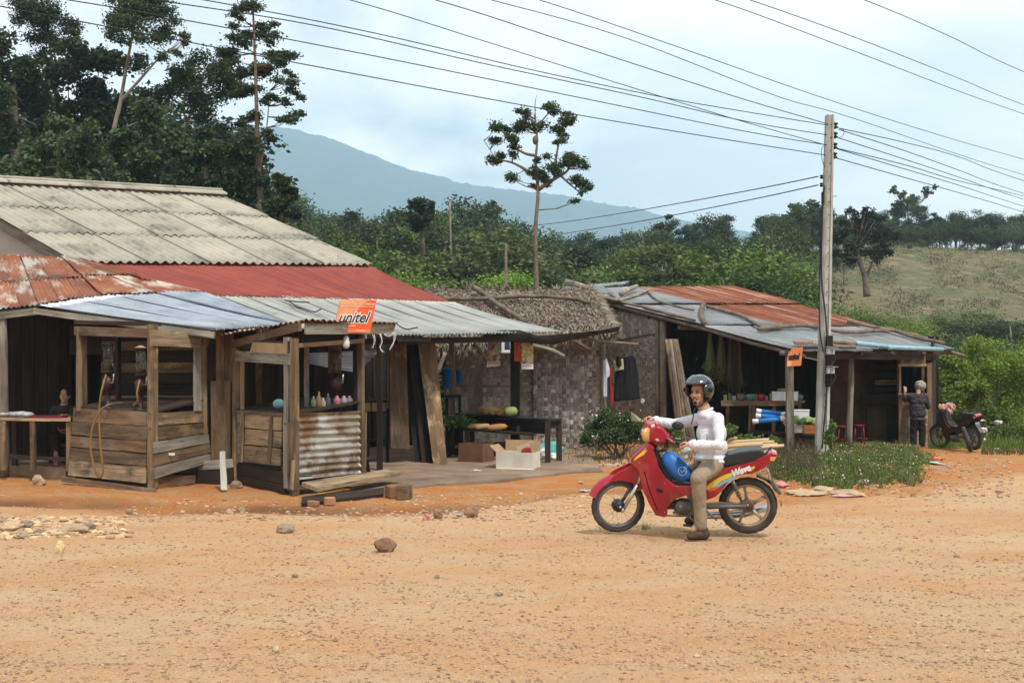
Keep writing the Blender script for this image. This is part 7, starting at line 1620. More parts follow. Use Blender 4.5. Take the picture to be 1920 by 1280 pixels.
# ---------------------------------------------------------------- people
skin = M('skin', (.50,.27,.18), (.43,.22,.14), scale=12, rough=.55, bump=.02, rnd=0)
def limb(mb, pts, rads, n=14, flat=1.0):
    mb.tube(pts, rads, n, flat=flat)
    for p, r in zip(pts, rads): mb.ell(p, r, nu=12, nv=8)
def hand(mb, wrist, knuck, palm_n, thumb_side, s=1.0, curl=1.0):
    """palm slab, four unequal fingers curled about the grip and a side thumb"""
    w, k = Vector(wrist), Vector(knuck); f = (k-w).normalized(); pn = Vector(palm_n); pn = (pn-f*pn.dot(f)).normalized(); sd = f.cross(pn).normalized()
    if sd.dot(Vector(thumb_side)) < 0: sd = -sd
    pc = w.lerp(k, .55); mb.ell(pc, .001) if False else None
    for t in (-.9,-.3,.3,.9): mb.tube([w+sd*t*.014*s, k+sd*t*.034*s], [.016*s,.013*s], 10); mb.ell(k+sd*t*.034*s, .013*s, nu=10, nv=8)
    for i, L_ in enumerate((.072,.080,.074,.058)):
        b = k+sd*(.033-.022*i)*s; a = b; dir_ = f.copy(); pts = [b-f*.02*s, b]
        for j, (fr, an) in enumerate(((.42,.55),(.32,1.15),(.26,1.0))):
            dir_ = Matrix.Rotation(0, 3, sd) @ dir_; dir_ = (dir_*math.cos(an*curl)+pn*math.sin(an*curl)).normalized() if j == 0 else dir_
            if j: q = dir_.copy(); perp = (pn*q.dot(f)-f*q.dot(pn)); dir_ = (q*math.cos(an*curl)+perp.normalized()*math.sin(an*curl)).normalized()
            a = a+dir_*L_*fr*s; pts.append(a.copy())
        mb.tube(pts, [.010*s,.0100*s,.0092*s,.0085*s,.0075*s], 9); mb.ell(pts[-1], .0078*s, nu=8, nv=6)
    tb0 = w+f*.02*s+sd*.02*s; t1 = tb0+(f*.5+sd*.75+pn*.35).normalized()*.038*s; t2 = t1+(f*.75+sd*.1+pn*.65).normalized()*.03*s; t3 = t2+(f*.5-sd*.45+pn*.8).normalized()*.024*s
    mb.tube([tb0, t1, t2, t3], [.015*s,.0125*s,.0105*s,.009*s], 9); mb.ell(t3, .009*s, nu=8, nv=6)
rider = thing('person', Vector((O.x, O.y, gh(O.x, O.y))), 'man in white shirt, khaki trousers and dark helmet astride the red motorcycle', 'person')
rr0 = Vector((O.x, O.y, gh(O.x, O.y)))
HCN = bp(1311,737,-.02); hf = Vector((-.64,-.77,-.07)).normalized(); hl = UPV.cross(hf).normalized(); hu = hf.cross(hl).normalized(); HR = Matrix((hf, hl, hu)).transposed()
def H_(x, y, z): return HCN+HR @ Vector((x, y, z))
sh_n, sh_f, nk = bp(1346,785,.155), bp(1313,785,-.155), bp(1322,768,-.01)
el_n, wr_n, kn_n = bp(1349,834,.33), bp(1297,833,.36), bp(1284,830,.34)
el_f, wr_f, kn_f = bp(1264,795,-.32), bp(1227,788,-.34), bp(1215,783,-.32)
hp_n, hp_f = bp(1336,872,.10), bp(1336,872,-.09)
ne_n, an_n = bp(1309,896,.36), bp(1314,978,.33); ne_f, an_f = bp(1298,885,-.33), bp(1304,968,-.33)
mb = MB()
def headshape(mb, Hf, s=1.0, rot=None, beard=False):
    E = lambda x, y, z, r: mb.ell(Hf(x*s, y*s, z*s), tuple(q*s for q in r), rot, 14, 10)
    E(-.01,0,.035,(.093,.074,.082)); E(.015,0,-.02,(.076,.064,.085)); E(.045,0,-.075,(.040,.042,.036)); E(.062,0,-.092,(.022,.024,.018))
    E(.088,0,.012,(.012,.010,.022)); E(.101,0,-.012,(.016,.012,.013)); E(.090,.011,-.016,(.010,.009,.008)); E(.090,-.011,-.016,(.010,.009,.008))
    E(.080,.027,.034,(.014,.024,.007)); E(.080,-.027,.034,(.014,.024,.007)); E(.066,.038,-.016,(.020,.020,.020)); E(.066,-.038,-.016,(.020,.020,.020))
    E(.086,0,-.044,(.010,.020,.0055)); E(.084,0,-.054,(.010,.017,.006)); E(-.005,.074,-.005,(.022,.008,.030)); E(-.005,-.074,-.005,(.022,.008,.030))
headshape(mb, H_, 1.0, HR)
limb(mb, [H_(-.02,0,-.07), nk], [.052,.058])
limb(mb, [nk, bp(1328,795,0), bp(1334,840,0), bp(1335,866,0)], [.05,.09,.10,.11])
limb(mb, [bp(1328,795,0), sh_n.lerp(el_n,.12), el_n, wr_n], [.06,.042,.036,.028]); limb(mb, [bp(1328,795,0), sh_f.lerp(el_f,.12), el_f, wr_f], [.06,.042,.036,.028])
limb(mb, [bp(1335,866,0), hp_n, ne_n, an_n], [.11,.085,.058,.040]); limb(mb, [bp(1335,866,0), hp_f, ne_f, an_f], [.11,.085,.058,.040])
limb(mb, [an_n, bp(1300,993,.34)], [.04,.032]); limb(mb, [an_f, bp(1292,978,-.34)], [.04,.032])
hand(mb, wr_n, kn_n, (-.2,.1,-1), LF, 1.12); hand(mb, wr_f, kn_f, (-.1,-.3,-1), (.0,-.3,1), 1.12)
mk('body', remesh(mb, .0064, 2, None, 'body', rr0), skin, rider, Matrix.Translation(rr0))
shirtm = M('white_shirt_cloth', (.66,.66,.72), (.60,.60,.66), scale=4, rough=.85, bump=.45, bscale=9, rnd=0, stains=[((.55,.47,.46), 5, .60, .75, (1,1,1))])
mb = MB(); RH = Matrix((HD, LF, UPV)).transposed()
for (px, py, l, r) in ((1331,790,0,(.112,.150,.080)),(1334,812,0,(.145,.175,.14)),(1334,838,0,(.155,.170,.13)),(1331,857,0,(.165,.180,.045)),(1338,864,.02,(.13,.16,.04)),(1326,779,0,(.095,.15,.06))): mb.ell(bp(px,py,l), r, RH, 18, 12)
limb(mb, [bp(1335,787,.10), sh_n, sh_n.lerp(el_n,.5), el_n, el_n.lerp(wr_n,.55), wr_n+(wr_n-el_n).normalized()*.0], [.072,.060,.055,.052,.046,.041])
limb(mb, [bp(1320,787,-.10), sh_f, sh_f.lerp(el_f,.5), el_f, el_f.lerp(wr_f,.55), wr_f], [.075,.062,.055,.053,.046,.041])
def folds(a, sc, st=(1,1,1)):
    def f(co):
        q = Vector((co.x*sc*st[0], co.y*sc*st[1], co.z*sc*st[2])); n1 = noise.noise(q*.55+Vector((0,0,co.x*sc*.5))); n2 = noise.noise(q*1.1+Vector((9,4,2)))
        return -a*.75*max(0, 1-abs(n1)/.16)-a*.4*max(0, 1-abs(n2)/.12)+a*.3*noise.noise(q*.4)+a*.35
    return f
mk('shirt', remesh(mb, .008, 5, folds(.0055, 12, (1,1,1)), 'shirt', rr0), shirtm, rider, Matrix.Translation(rr0))
# collar, placket, pocket, buttons
mb = MB(); mb.tube([nk+Vector((math.cos(a)*.068, math.sin(a)*.072, -.006+.020*math.cos(a))) for a in np.linspace(-2.55,2.55,16)], [.012]*16, 8); put('collar', mb, shirtm, rider, True)
mb = MB(); mb.prism([bp(1313,812,.165),bp(1324,812,.165),bp(1324,826,.172),bp(1313,826,.172)], LF*.010, LF*-.008); put('pocket', bevelled(mb,.004,1), shirtm, rider)
for c_, d_, r_ in ((wr_n, el_n, .048), (wr_f, el_f, .047)):
    ax = (c_-d_).normalized(); mb = MB(); mb.tube([c_-ax*.035, c_+ax*.004], [r_+.003, r_], 16); put('cuff', mb, shirtm, rider, True)
pantm = M('khaki_cloth', (.30,.235,.16), (.26,.20,.135), scale=5, rough=.9, bump=.5, bscale=10, rnd=0, stains=[((.17,.11,.07), 2.2, .55, .72, (1,1,.7))])
mb = MB(); limb(mb, [bp(1335,868,0), hp_n, hp_n.lerp(ne_n,.55), ne_n, ne_n.lerp(an_n,.35), ne_n.lerp(an_n,.75), an_n+Vector((0,0,-.03))], [.130,.102,.086,.076,.068,.060,.058])
limb(mb, [bp(1335,868,0), hp_f, hp_f.lerp(ne_f,.55), ne_f, ne_f.lerp(an_f,.5), an_f], [.13,.108,.094,.084,.072,.062])
mb.ell(bp(1336,868,0), (.145,.165,.10), RH, 16, 10)
mk('trousers', remesh(mb, .010, 4, folds(.0065, 12, (1,1,1)), 'trousers', rr0), pantm, rider, Matrix.Translation(rr0))
def shoe(an, toe, heel, m_up, m_sole, par, rr, s=1.0):
    f = (toe-heel); f.z = 0; f.normalize(); sd = f.cross(UPV); z0 = toe.z-.045*s; rot = Matrix((f, sd, UPV)).transposed(); mb = MB()
    L_ = (toe-heel).length; c = (toe+heel)/2; c.z = z0+.045*s
    mb.ell(toe.lerp(heel,.15), (.06*s,.048*s,.036*s), rot); mb.ell(toe.lerp(heel,.5)+Vector((0,0,.015*s)), (.09*s,.046*s,.045*s), rot); mb.ell(heel.lerp(toe,.12)+Vector((0,0,.02*s)), (.05*s,.040*s,.055*s), rot); mb.ell(heel.lerp(toe,.22)+Vector((0,0,.06*s)), (.048*s,.042*s,.04*s), rot)
    mk('shoe', remesh(mb, .008, 3, None, 'shoe', rr), m_up, par, Matrix.Translation(rr))
    mb = MB(); n = 18; o_ = [c+f*math.cos(a)*(L_*.5+.05*s)+sd*math.sin(a)*.047*s*(1+.12*math.cos(a)) for a in np.linspace(0,2*PI,n,endpoint=False)]; mb.prism([Vector((p.x,p.y,z0+.012)) for p in o_], (0,0,0), (0,0,-.022)); put('sole', mb, m_sole, par)
    for k in range(4): t = .28+k*.12; q = toe.lerp(heel,t)+Vector((0,0,(.048+.014*k)*s)); mb = MB(); mb.tube([q-sd*.025, q+Vector((0,0,.012)), q+sd*.025], .005, 5); put('lace', mb, greym, par)
shoem = M('brown_shoe', (.10,.06,.04), (.05,.035,.03), scale=16, rough=.7, bump=.1); solem = plain('dirty_sole', (.16,.10,.06), .9)
gz = gh(bp(1300,1000,.34).x, bp(1300,1000,.34).y)
ta_, ha_ = bp(1294,998,.36), bp(1325,990,.32); ta_.z = gz+.045; ha_.z = gz+.045
shoe(an_n, ta_, ha_, shoem, solem, rider, rr0, 1.05); tf_, hf_ = bp(1290,976,-.34), bp(1312,972,-.34); shoe(an_f, tf_, Vector((hf_.x,hf_.y,tf_.z)), shoem, solem, rider, rr0, 1.0)
# face details
def dot_(name, x, y, z, r, m, par=rider, Hf=H_, rot=HR): mb = MB(); mb.ell(Hf(x,y,z), r, rot, 10, 8); return put(name, mb, m, par, True)
hairm = plain('black_hair', (.018,.013,.011), .7)
for s in (1,-1):
    dot_('eye', .083, .027*s, .014, (.008,.013,.006), plain('eye_dark%d'%s, (.03,.02,.018), .2)); dot_('eyebrow', .091, .028*s, .034, (.006,.020,.0045), hairm)
dot_('mouth', .093, 0, -.049, (.005,.017,.002), plain('lip_shadow', (.13,.04,.035)))
mb = MB(); 
for x, y, z, r in ((.091,0,-.037,(.006,.022,.004)),(.083,.021,-.050,(.006,.006,.014)),(.083,-.021,-.050,(.006,.006,.014)),(.078,0,-.084,(.014,.020,.016)),(.060,.030,-.082,(.012,.010,.012)),(.060,-.030,-.082,(.012,.010,.012))): mb.ell(H_(x,y,z), r, HR, 10, 8)
mk('beard', remesh(mb, .004, 1, None, 'beard', rr0), hairm, rider, Matrix.Translation(rr0))
# helmet
hm = thing('helmet', H_(0,0,.02), 'dark green grey open face helmet with raised tinted visor on the rider head', 'helmet')
hcol = M('helmet_shell', (.022,.032,.032), (.015,.022,.022), rough=.22, bump=0, rnd=0, coat=.9); visor = M('tinted_visor', (.045,.065,.065), (.03,.042,.042), rough=.08, bump=0, rnd=0, coat=1)
HC2 = H_(-.012,0,.040)
def shell(r, keep, th, name, m, nu=48, nv=32):
    mb = MB(); idx = {}; vs = []; fs = []
    for j in range(nv+1):
        for i in range(nu):
            el = PI/2-PI*j/nv; az = 2*PI*i/nu; vs.append(Vector((math.cos(el)*math.cos(az), math.cos(el)*math.sin(az), math.sin(el))))
    kf = []
    for j in range(nv):
        for i in range(nu):
            q = [j*nu+i, j*nu+(i+1)%nu, (j+1)*nu+(i+1)%nu, (j+1)*nu+i]; c = sum((vs[k] for k in q), Vector())/4
            if keep(c): kf.append(tuple(q))
    n = len(vs); V3 = [HC2+HR @ Vector((v.x*r[0], v.y*r[1], v.z*r[2])) for v in vs]+[HC2+HR @ Vector((v.x*(r[0]-th), v.y*(r[1]-th), v.z*(r[2]-th))) for v in vs]
    F = kf+[tuple(k+n for k in q[::-1]) for q in kf]; ed = {}
    for q in kf:
        for a, b in zip(q, q[1:]+q[:1]): ed[(a,b)] = 1
    for a, b in ed:
        if (b,a) not in ed and a != b: F.append((b, a, a+n, b+n))
    bm = bmesh.new(); bv = [bm.verts.new(v) for v in V3]
    for f in F:
        f2 = []; [f2.append(k) for k in f if k not in f2]
        try: bm.faces.new([bv[k] for k in f2])
        except ValueError: pass
    bmesh.ops.remove_doubles(bm, verts=bm.verts, dist=1e-5); bmesh.ops.recalc_face_normals(bm, faces=bm.faces)
    loose = [v for v in bm.verts if not v.link_faces]; bmesh.ops.delete(bm, geom=loose, context='VERTS'); o_ = H_(0,0,.02)
    for v in bm.verts: v.co -= o_
    me = bpy.data.meshes.new(name); bm.to_mesh(me); bm.free(); me.polygons.foreach_set('use_smooth', [True]*len(me.polygons)); return mk(name, me, m, hm, Matrix.Translation(o_))
shell((.155,.135,.140), lambda c: c.z > -.82 and not (c.x > .35 and c.z < .42 and abs(c.y) < .80) and not (c.z < -.55 and c.x > -.1), .022, 'shell', hcol)
shell((.166,.146,.150), lambda c: c.x > .10 and .40 < c.z < .93 and abs(c.y) < .80, .004, 'visor', visor)
shell((.160,.140,.144), lambda c: c.x > -.05 and .36 < c.z < .46, .018, 'visor_rim', black)
shell((.161,.141,.146), lambda c: -.82 < c.z < -.72 and c.x < .3, .02, 'lower_rim', black)
shell((.143,.122,.120), lambda c: c.z < .2 and c.z > -.8 and c.x < .45 and not abs(c.y) < .5 or (c.x < -.3 and c.z < .2 and c.z > -.8), .02, 'padding', black, 24, 16)
for s in (1,-1): mb = MB(); mb.lathe(H_(.02,.148*s,.035), [(.022,-.008),(.022,.004),(.012,.008)], 14, hl*s); put('visor_pivot', mb, black, hm, True)
mb = MB(); mb.tube(smooth_path([H_(.01,.075,-.05), H_(.035,.05,-.105), H_(.04,0,-.125), H_(.035,-.05,-.105), H_(.01,-.075,-.05)],4), .008, 6, flat=.5); put('chin_strap', mb, black, hm, True)
mb = MB(); mb.tube(smooth_path([H_(.04,.02,-.12), bp(1302,768,.12), bp(1299,785,.15), bp(1296,796,.16)],4), .008, 6, flat=.5); put('strap_end', mb, black, hm, True)

# parked motorbike: same build, other paint, a little shorter
mc2 = copy_tree(mc); f2, r2 = V(1765,25.1,0), V(1827,24.15,0); a2_ = math.atan2((f2-r2).y, (f2-r2).x); a1_ = math.atan2(HD.y, HD.x)
cx_ = (f2+r2)/2; cx_.z = gh(cx_.x, cx_.y)
mc2.matrix_basis = Matrix.Translation(cx_) @ Matrix.Rotation(a2_, 4, 'Z') @ Matrix.Diagonal((.80,.95,.95,1)) @ Matrix.Rotation(-a1_, 4, 'Z')
tag(mc2, 'dusty dark red old motorbike parked by the counter booth with a spare tyre against it', 'motorcycle')
dr = plain('faded_dark_red', (.040,.018,.018), .75)
for ch in list(mc2.children):
    if ch.name.split('.')[0] in ('lettering','decal','flash_decal','white_sticker','handlebar_cowl'): 
        bpy.data.objects.remove(ch); continue
    if ch.type == 'MESH' and ch.data.materials and ch.data.materials[0] in (red_p, whm): ch.material_slots[0].link = 'OBJECT'; ch.material_slots[0].material = dr
    for g_ in ch.children:
        if g_.type == 'MESH' and g_.data.materials and g_.data.materials[0] in (chrome,tanm): g_.material_slots[0].link = 'OBJECT'; g_.material_slots[0].material = greym
mb = MB(); 
for k in range(7): mb.ell(P(1776+R(-9,9),768+R(-7,8),24.9), (.09,.09,.08), nu=10, nv=8)
cc = P(1776,768,24.9); mk('draped_cloth', remesh(mb, .012, 3, folds(.03, 14), 'draped_cloth', cc), M('pink_floral_cloth', (.42,.13,.15), (.55,.33,.33), scale=14, bump=.1, rnd=0), None, Matrix.Translation(cc), 'pink and red cloth bundled over the parked motorbike handlebars', 'cloth')
c = P(1813,817,23.8); c.z = .27; ax = Vector((.86,-.30,.28)).normalized(); mb = MB(); u = ax.orthogonal().normalized(); v = ax.cross(u); vs = []; fs = []; n = 36
for k in range(n):
    g = 2*PI*k/n
    for j in range(10): h = 2*PI*j/10; vs.append(c+(u*math.cos(g)+v*math.sin(g))*(.235+.042*math.cos(h))+ax*.045*math.sin(h))
for k in range(n):
    for j in range(10): fs.append((k*10+j, k*10+(j+1)%10, ((k+1)%n)*10+(j+1)%10, ((k+1)%n)*10+j))
mb.add(vs, fs); solo('spare_tyre', mb, rubber, 'loose black tyre leaning against the parked motorbike', 'tyre', smooth=True)
crumple(P(1845,806,24.0), (.07,.06,.09), white, 'white bag hanging behind the parked motorbike seat', 'bag', seed=11)
crumple(P(1838,788,24.1), (.10,.05,.03), white, 'white packet strapped on the tail of the parked motorbike', 'packet', 'packet', seed=12)
crumple(P(1806,775,24.6), (.06,.05,.09), black, 'small dark bag hanging in the middle of the parked motorbike', 'bag', 'bag', seed=13)
# person at the booth, back to the viewer
d_ = 25.75; W_ = lambda px, py, dd=0: P(px, py, d_+dd)
r2_ = V(1722, d_, gh(V(1722,d_,0).x, V(1722,d_,0).y)); per2 = thing('person', r2_, 'person in dark grey top and black trousers leaning at the counter booth, seen from behind', 'person')
mb = MB(); hr2 = Matrix.Rotation(math.radians(100),3,'Z'); Hh = lambda x,y,z: W_(1722,724,.1)+hr2@Vector((x,y,z))
headshape(mb, Hh, .92, hr2); limb(mb, [W_(1722,731,.05), W_(1721,745), W_(1718,760), W_(1720,785)], [.05,.06,.07,.07])
limb(mb, [W_(1706,744), W_(1697,750,.15), W_(1697,732,.35)], [.045,.040,.033]); limb(mb, [W_(1734,744), W_(1740,762,.1), W_(1735,760,.4)], [.045,.040,.033])
hand(mb, W_(1697,732,.35), W_(1697,726,.40), (0,.6,.1), (1,0,0), 1.0, .8); hand(mb, W_(1735,760,.4), W_(1733,757,.48), (0,.4,-1), (-1,0,0), 1.0, .8)
for s, x in ((-1,1713),(1,1729)): limb(mb, [W_(1721+s*5,785), W_(x,810,.02), W_(x,832,-.02)], [.09,.06,.042]); limb(mb, [W_(x,835), W_(x,836,.18)], [.035,.03])
mk('body', remesh(mb, .009, 2, None, 'body', r2_), skin, per2, Matrix.Translation(r2_))
mb = MB(); 
for px, py, r in ((1720,744,(.20,.11,.08)),(1720,752,(.20,.13,.12)),(1720,764,(.19,.14,.14)),(1721,775,(.185,.14,.14)),(1722,786,(.19,.14,.05))): mb.ell(W_(px,py), r, None, 16, 10)
limb(mb, [W_(1708,744), W_(1698,749,.15), W_(1697,738,.3)], [.075,.06,.05]); limb(mb, [W_(1733,744), W_(1740,762,.1), W_(1736,761,.32)], [.075,.06,.05])
topm = M('dark_grey_cloth', (.045,.040,.045), (.033,.03,.034), scale=4, rnd=0, bump=.1)
mk('top', remesh(mb, .013, 3, folds(.02, 9), 'top', r2_), topm, per2, Matrix.Translation(r2_))
mb = MB()
for s, x in ((-1,1713),(1,1729)): limb(mb, [W_(1721+s*4.5,787), W_(x,810,.02), W_(x,833,-.02)], [.105,.078,.062])
mk('trousers', remesh(mb, .012, 3, folds(.018, 9), 'trousers', r2_), plain('black_cloth', (.016,.014,.015), .9), per2, Matrix.Translation(r2_))
for x in (1713,1729): h_ = W_(x,836,-.03); t_ = W_(x,836,.2); h_.z = t_.z = r2_.z+.045; shoe(None, t_, h_, hairm, black, per2, r2_, .95)
hc_ = W_(1725,723,.08); hel2 = thing('cap', hc_, 'white and yellow patterned cloth cap on the person at the counter booth', 'cap')
mb = MB(); mb.ell(hc_, (.125,.13,.115), None, 20, 14); mb.v = [v for v in mb.v]; mk('cap_crown', remesh(mb, .012, 2, folds(.03, 13), 'cap', hc_), M('patterned_cloth', (.40,.39,.30), (.22,.24,.22), scale=16, lo=.45, hi=.55, rnd=0, bump=.1, stains=[((.50,.42,.06), 11, .56, .6, (1,1,1)), ((.10,.12,.14), 13, .58, .62, (1,1,1))]), hel2, Matrix.Translation(hc_))
# person seated in the dark behind the left table
d3 = 18.3; Q = lambda px, py, dd=0: P(px, py, d3+dd); r3 = V(120,d3+.3,.15)
per3 = thing('person', r3, 'person sitting in the deep shade behind the table at the left edge', 'person'); mb = MB(); hr3 = Matrix.Rotation(math.radians(-80),3,'Z'); H3 = lambda x,y,z: Q(121,742,.1)+hr3@Vector((x,y,z))
headshape(mb, H3, 1.0, hr3); limb(mb, [Q(121,754,.1), Q(120,768,.15), Q(120,800,.2), V(120,d3+.35,.55)], [.05,.09,.12,.13])
for s in (-1,1):
    limb(mb, [Q(120+s*18,768,.15), Q(120+s*24,788,-.02), Q(120+s*4,779,-.3)], [.05,.04,.03]); limb(mb, [V(120+s*8,d3+.35,.55), V(120+s*16,d3-.1,.58), V(120+s*14,d3-.1,.18)], [.09,.065,.045]); limb(mb, [V(120+s*14,d3-.1,.19), V(120+s*14,d3-.3,.18)], [.035,.03])
    hand(mb, Q(120+s*4,779,-.3), Q(120+s*0,778.5,-.37), (0,0,-1), (-s,0,0), 1.0, .5)
mk('body', remesh(mb, .009, 2, None, 'body', r3), skin, per3, Matrix.Translation(r3))
mb = MB(); limb(mb, [Q(120,770,.15), Q(120,790,.2), V(120,d3+.35,.60)], [.13,.155,.16])
for s in (-1,1): limb(mb, [Q(120+s*16,768,.15), Q(120+s*24,788,.0), Q(120+s*14,784,-.15)], [.07,.055,.045])
mk('shirt', remesh(mb, .014, 3, folds(.02, 9), 'shirt', r3), plain('dim_cloth', (.04,.035,.03), .9), per3, Matrix.Translation(r3))
mb = MB(); mb.ell(H3(-.02,0,.03), (.10,.085,.092), hr3, 14, 10); mk('hair', remesh(mb, .010, 1, None, 'hair', r3), hairm, per3, Matrix.Translation(r3))
mb = MB(); mb.ell(V(120,d3+.35,.55), (.17,.17,.10)); [limb(mb, [V(120+s*8,d3+.3,.55), V(120+s*16,d3-.1,.60), V(120+s*14,d3-.08,.24)], [.11,.08,.06]) for s in (-1,1)]
mk('trousers', remesh(mb, .014, 2, None, 'trousers', r3), plain('brown_cloth', (.04,.03,.025), .9), per3, Matrix.Translation(r3))
st_ = thing('seat_block', V(120,d3+.4,.15), 'low block seat under the person behind the left table', 'seat'); mb = MB(); mb.box(V(120,d3+.4,.27), (.35,.35,.26)); put('block', mb, wood_d, st_)
# ================================================================ clothes on the line, small things, stones, litter
gc = 'clothes hung between the huts'
mb = MB(); mb.tube([P(1128,664,23.7), P(1160,668,23.9), P(1238,664,25.2)], .006, 5); solo('clothes_line', mb, black, 'thin line strung from the thatched hut to the corner post', 'line')
def garment(name, outline, d, th, m, label, cat, fold=.03, sc=7, group=gc):
    """hanging cloth with its own thickness and folds"""
    mb = MB(); ys = sorted(set(y for _, y in outline)); y0, y1 = min(ys), max(ys); n = 18; rows = []
    o = outline; 
    for j in range(n+1):
        y = y0+(y1-y0)*j/n; y = min(max(y, y0+.01), y1-.01); xs_ = []
        for (xa, ya), (xb, yb) in zip(o, o[1:]+o[:1]):
            if (ya <= y < yb) or (yb <= y < ya): xs_.append(xa+(xb-xa)*(y-ya)/(yb-ya))
        rows.append((y, min(xs_), max(xs_)))
    fr = []; nu = 14
    for s in (1, -1):
        for y, xa, xb in rows:
            for i in range(nu+1):
                t = i/nu; x = xa+(xb-xa)*t; p = P(x, y, d); f = fold*noise.noise(Vector((x*sc*.03, y*.012, d)))*2; e = th*math.sin(PI*min(max(t,.03),.97))**.5; p.y += f-s*e; fr.append(p)
    w = nu+1; T = w*(n+1); fs = [(j*w+i, j*w+i+1, (j+1)*w+i+1, (j+1)*w+i) for j in range(n) for i in range(nu)]; fs += [tuple(k+T for k in f[::-1]) for f in fs]
    for j in range(n): fs += [(j*w, (j+1)*w, T+(j+1)*w, T+j*w), (j*w+nu, T+j*w+nu, T+(j+1)*w+nu, (j+1)*w+nu)]
    for i in range(nu): fs += [(i, T+i, T+i+1, i+1), (n*w+i, n*w+i+1, T+n*w+i+1, T+n*w+i)]
    mb.add(fr, fs); return solo(name, mb, m, label, cat, group, smooth=True)
garment('white_shirt', [(1131,675),(1137,672),(1143,690),(1143,706),(1138,708),(1138,745),(1131,745)], 23.7, .035, plain('white_cotton', (.52,.55,.64), .9), 'white shirt hanging edge on beside the thatched hut post', 'shirt')
garment('red_cloth', [(1142,690),(1146,690),(1147,720),(1150,735),(1149,762),(1145,765),(1143,735)], 23.8, .03, plain('red_cotton', (.32,.02,.02), .9), 'narrow red cloth hanging right of the white shirt', 'cloth')
garment('grey_cloth', [(1139,708),(1143,706),(1144,762),(1138,758)], 23.9, .03, plain('grey_cotton', (.20,.20,.20), .9), 'grey cloth hanging low between the white shirt and red cloth', 'cloth')
blk = plain('black_cotton', (.012,.012,.014), .95)
garment('black_jacket', [(1158,672),(1163,668),(1186,667),(1192,672),(1196,695),(1200,748),(1196,748),(1189,715),(1186,746),(1160,744),(1153,752),(1151,748),(1153,705)], 24.0, .06, blk, 'large black jacket spread wide on the clothes line', 'jacket', .05)
garment('yellow_print_cloth', [(1150,676),(1169,672),(1170,692),(1152,696)], 23.85, .01, plain('pale_yellow_print', (.42,.42,.22), .9), 'pale yellow green printed cloth at the upper left of the black jacket', 'cloth')
garment('black_bonnet', [(1156,668),(1163,667),(1166,684),(1160,690),(1155,684)], 23.8, .05, blk, 'small black bonnet hanging over the yellow print cloth', 'bonnet')
crumple(P(1204,753,24.0), (.05,.05,.09), plain('grey_sock', (.30,.31,.34), .9), 'grey pouch hanging low right of the black jacket', 'pouch', 'pouch', seed=31)
mb = MB(); mb.prism([P(1183,772,21.5),P(1202,786,21.3),P(1200,790,21.3),P(1184,789,21.5)], (0,0,0), (.01,.05,.0)); solo('board_scrap', mb, plain('cream_board', (.50,.46,.30)), 'cream board scrap propped on the bush behind the front wheel', 'board')
# bamboo culms lying behind the seat
gbm = 'bamboo poles laid on the waste ground'
for k, (x0,y0,x1,y1,lb) in enumerate([(1362,829,1442,824,'uppermost bamboo pole of the pile behind the motorcycle seat'),(1364,834,1452,828,'second bamboo pole from the top of the pile'),(1362,840,1458,833,'thick bamboo pole in the middle of the pile'),(1365,845,1470,835,'lowest and longest bamboo pole of the pile, reaching furthest right'),(1366,826,1380,821,'short bamboo end sticking up at the left of the pile'),(1350,838,1430,832,'thin bamboo pole tucked in the middle of the pile')]):
    d = 17.9-.12*k; a, b = P(x0,y0,d+.5), P(x1,y1,d+.3); pole('bamboo_pole', [a.lerp(b,t/6) for t in range(7)], [.026*(1.0+.12*(t%2)) for t in range(7)], bamboo, None, 8, label=lb, cat='bamboo pole', group=gbm)
for k in range(3): block(1385+k*26, 868-2*k, (.10,.08,.22), .3*k, wood_g, ['left short stake under the bamboo pile','middle short stake under the bamboo pile','right short stake under the bamboo pile'][k], 'stake', 'support_stake', 'stakes under the bamboo')
# stones
stone_p = M('pale_stone', (.48,.345,.22), (.34,.24,.155), scale=6, bump=.4, bscale=20, rnd=.2); stone_b = M('brown_stone', (.30,.17,.10), (.20,.11,.07), scale=6, bump=.4, bscale=20, rnd=.2); stone_g = M('grey_stone', (.31,.235,.17), (.20,.15,.11), scale=6, bump=.4, bscale=20, rnd=.2)
def stone(px, py, wpx, hpx, m, label, seed, group=None, name='stone', flatten=.8, dark=False):
    p = onG(px, py); s = FPX/(p.y); r = wpx/2/s; h = hpx/2/s*1.15; me = rockmesh((r, r*flatten, h*1.3), 3, .9, .32, seed); me.name = name
    me.polygons.foreach_set('use_smooth', [False]*len(me.polygons)); return mk(name, me, m, None, Matrix.Translation(p+Vector((0,0,h*.75)))@Matrix.Rotation(seed*1.3,4,'Z') if flatten > .9 else Matrix.Translation(p+Vector((0,0,h*.75))), label, 'stone', group)
stone(722,1031,38,22,stone_b,'reddish brown broken stone alone in the middle of the road',1)
stone(536,992,32,15,stone_g,'greyish rounded stone on the road below the second stall',2)
stone(884,967,26,20,stone_b,'squarish orange brown stone at the road edge left of the motorcycle',3)
stone(821,971,17,17,stone_b,'dark upright brown stone left of the squarish one at the road edge',4)
stone(800,972,13,10,plain('pink_plastic_scrap', (.55,.20,.20)),'small pink lump at the road edge',5)
stone(431,958,14,9,stone_p,'white stone lying in the dark gully, left of a pair',6); stone(453,957,13,11,stone_p,'white stone lying in the dark gully, right of a pair',7)
stone(72,907,24,18,stone_p,'pale rock resting against the low cement slab',8); stone(443,912,22,12,stone_g,'grey stone between the two stalls beside the stake',9)
stone(112,1036,16,22,plain('yellow_block', (.60,.46,.22)),'small yellowish block standing on the road at left',10)
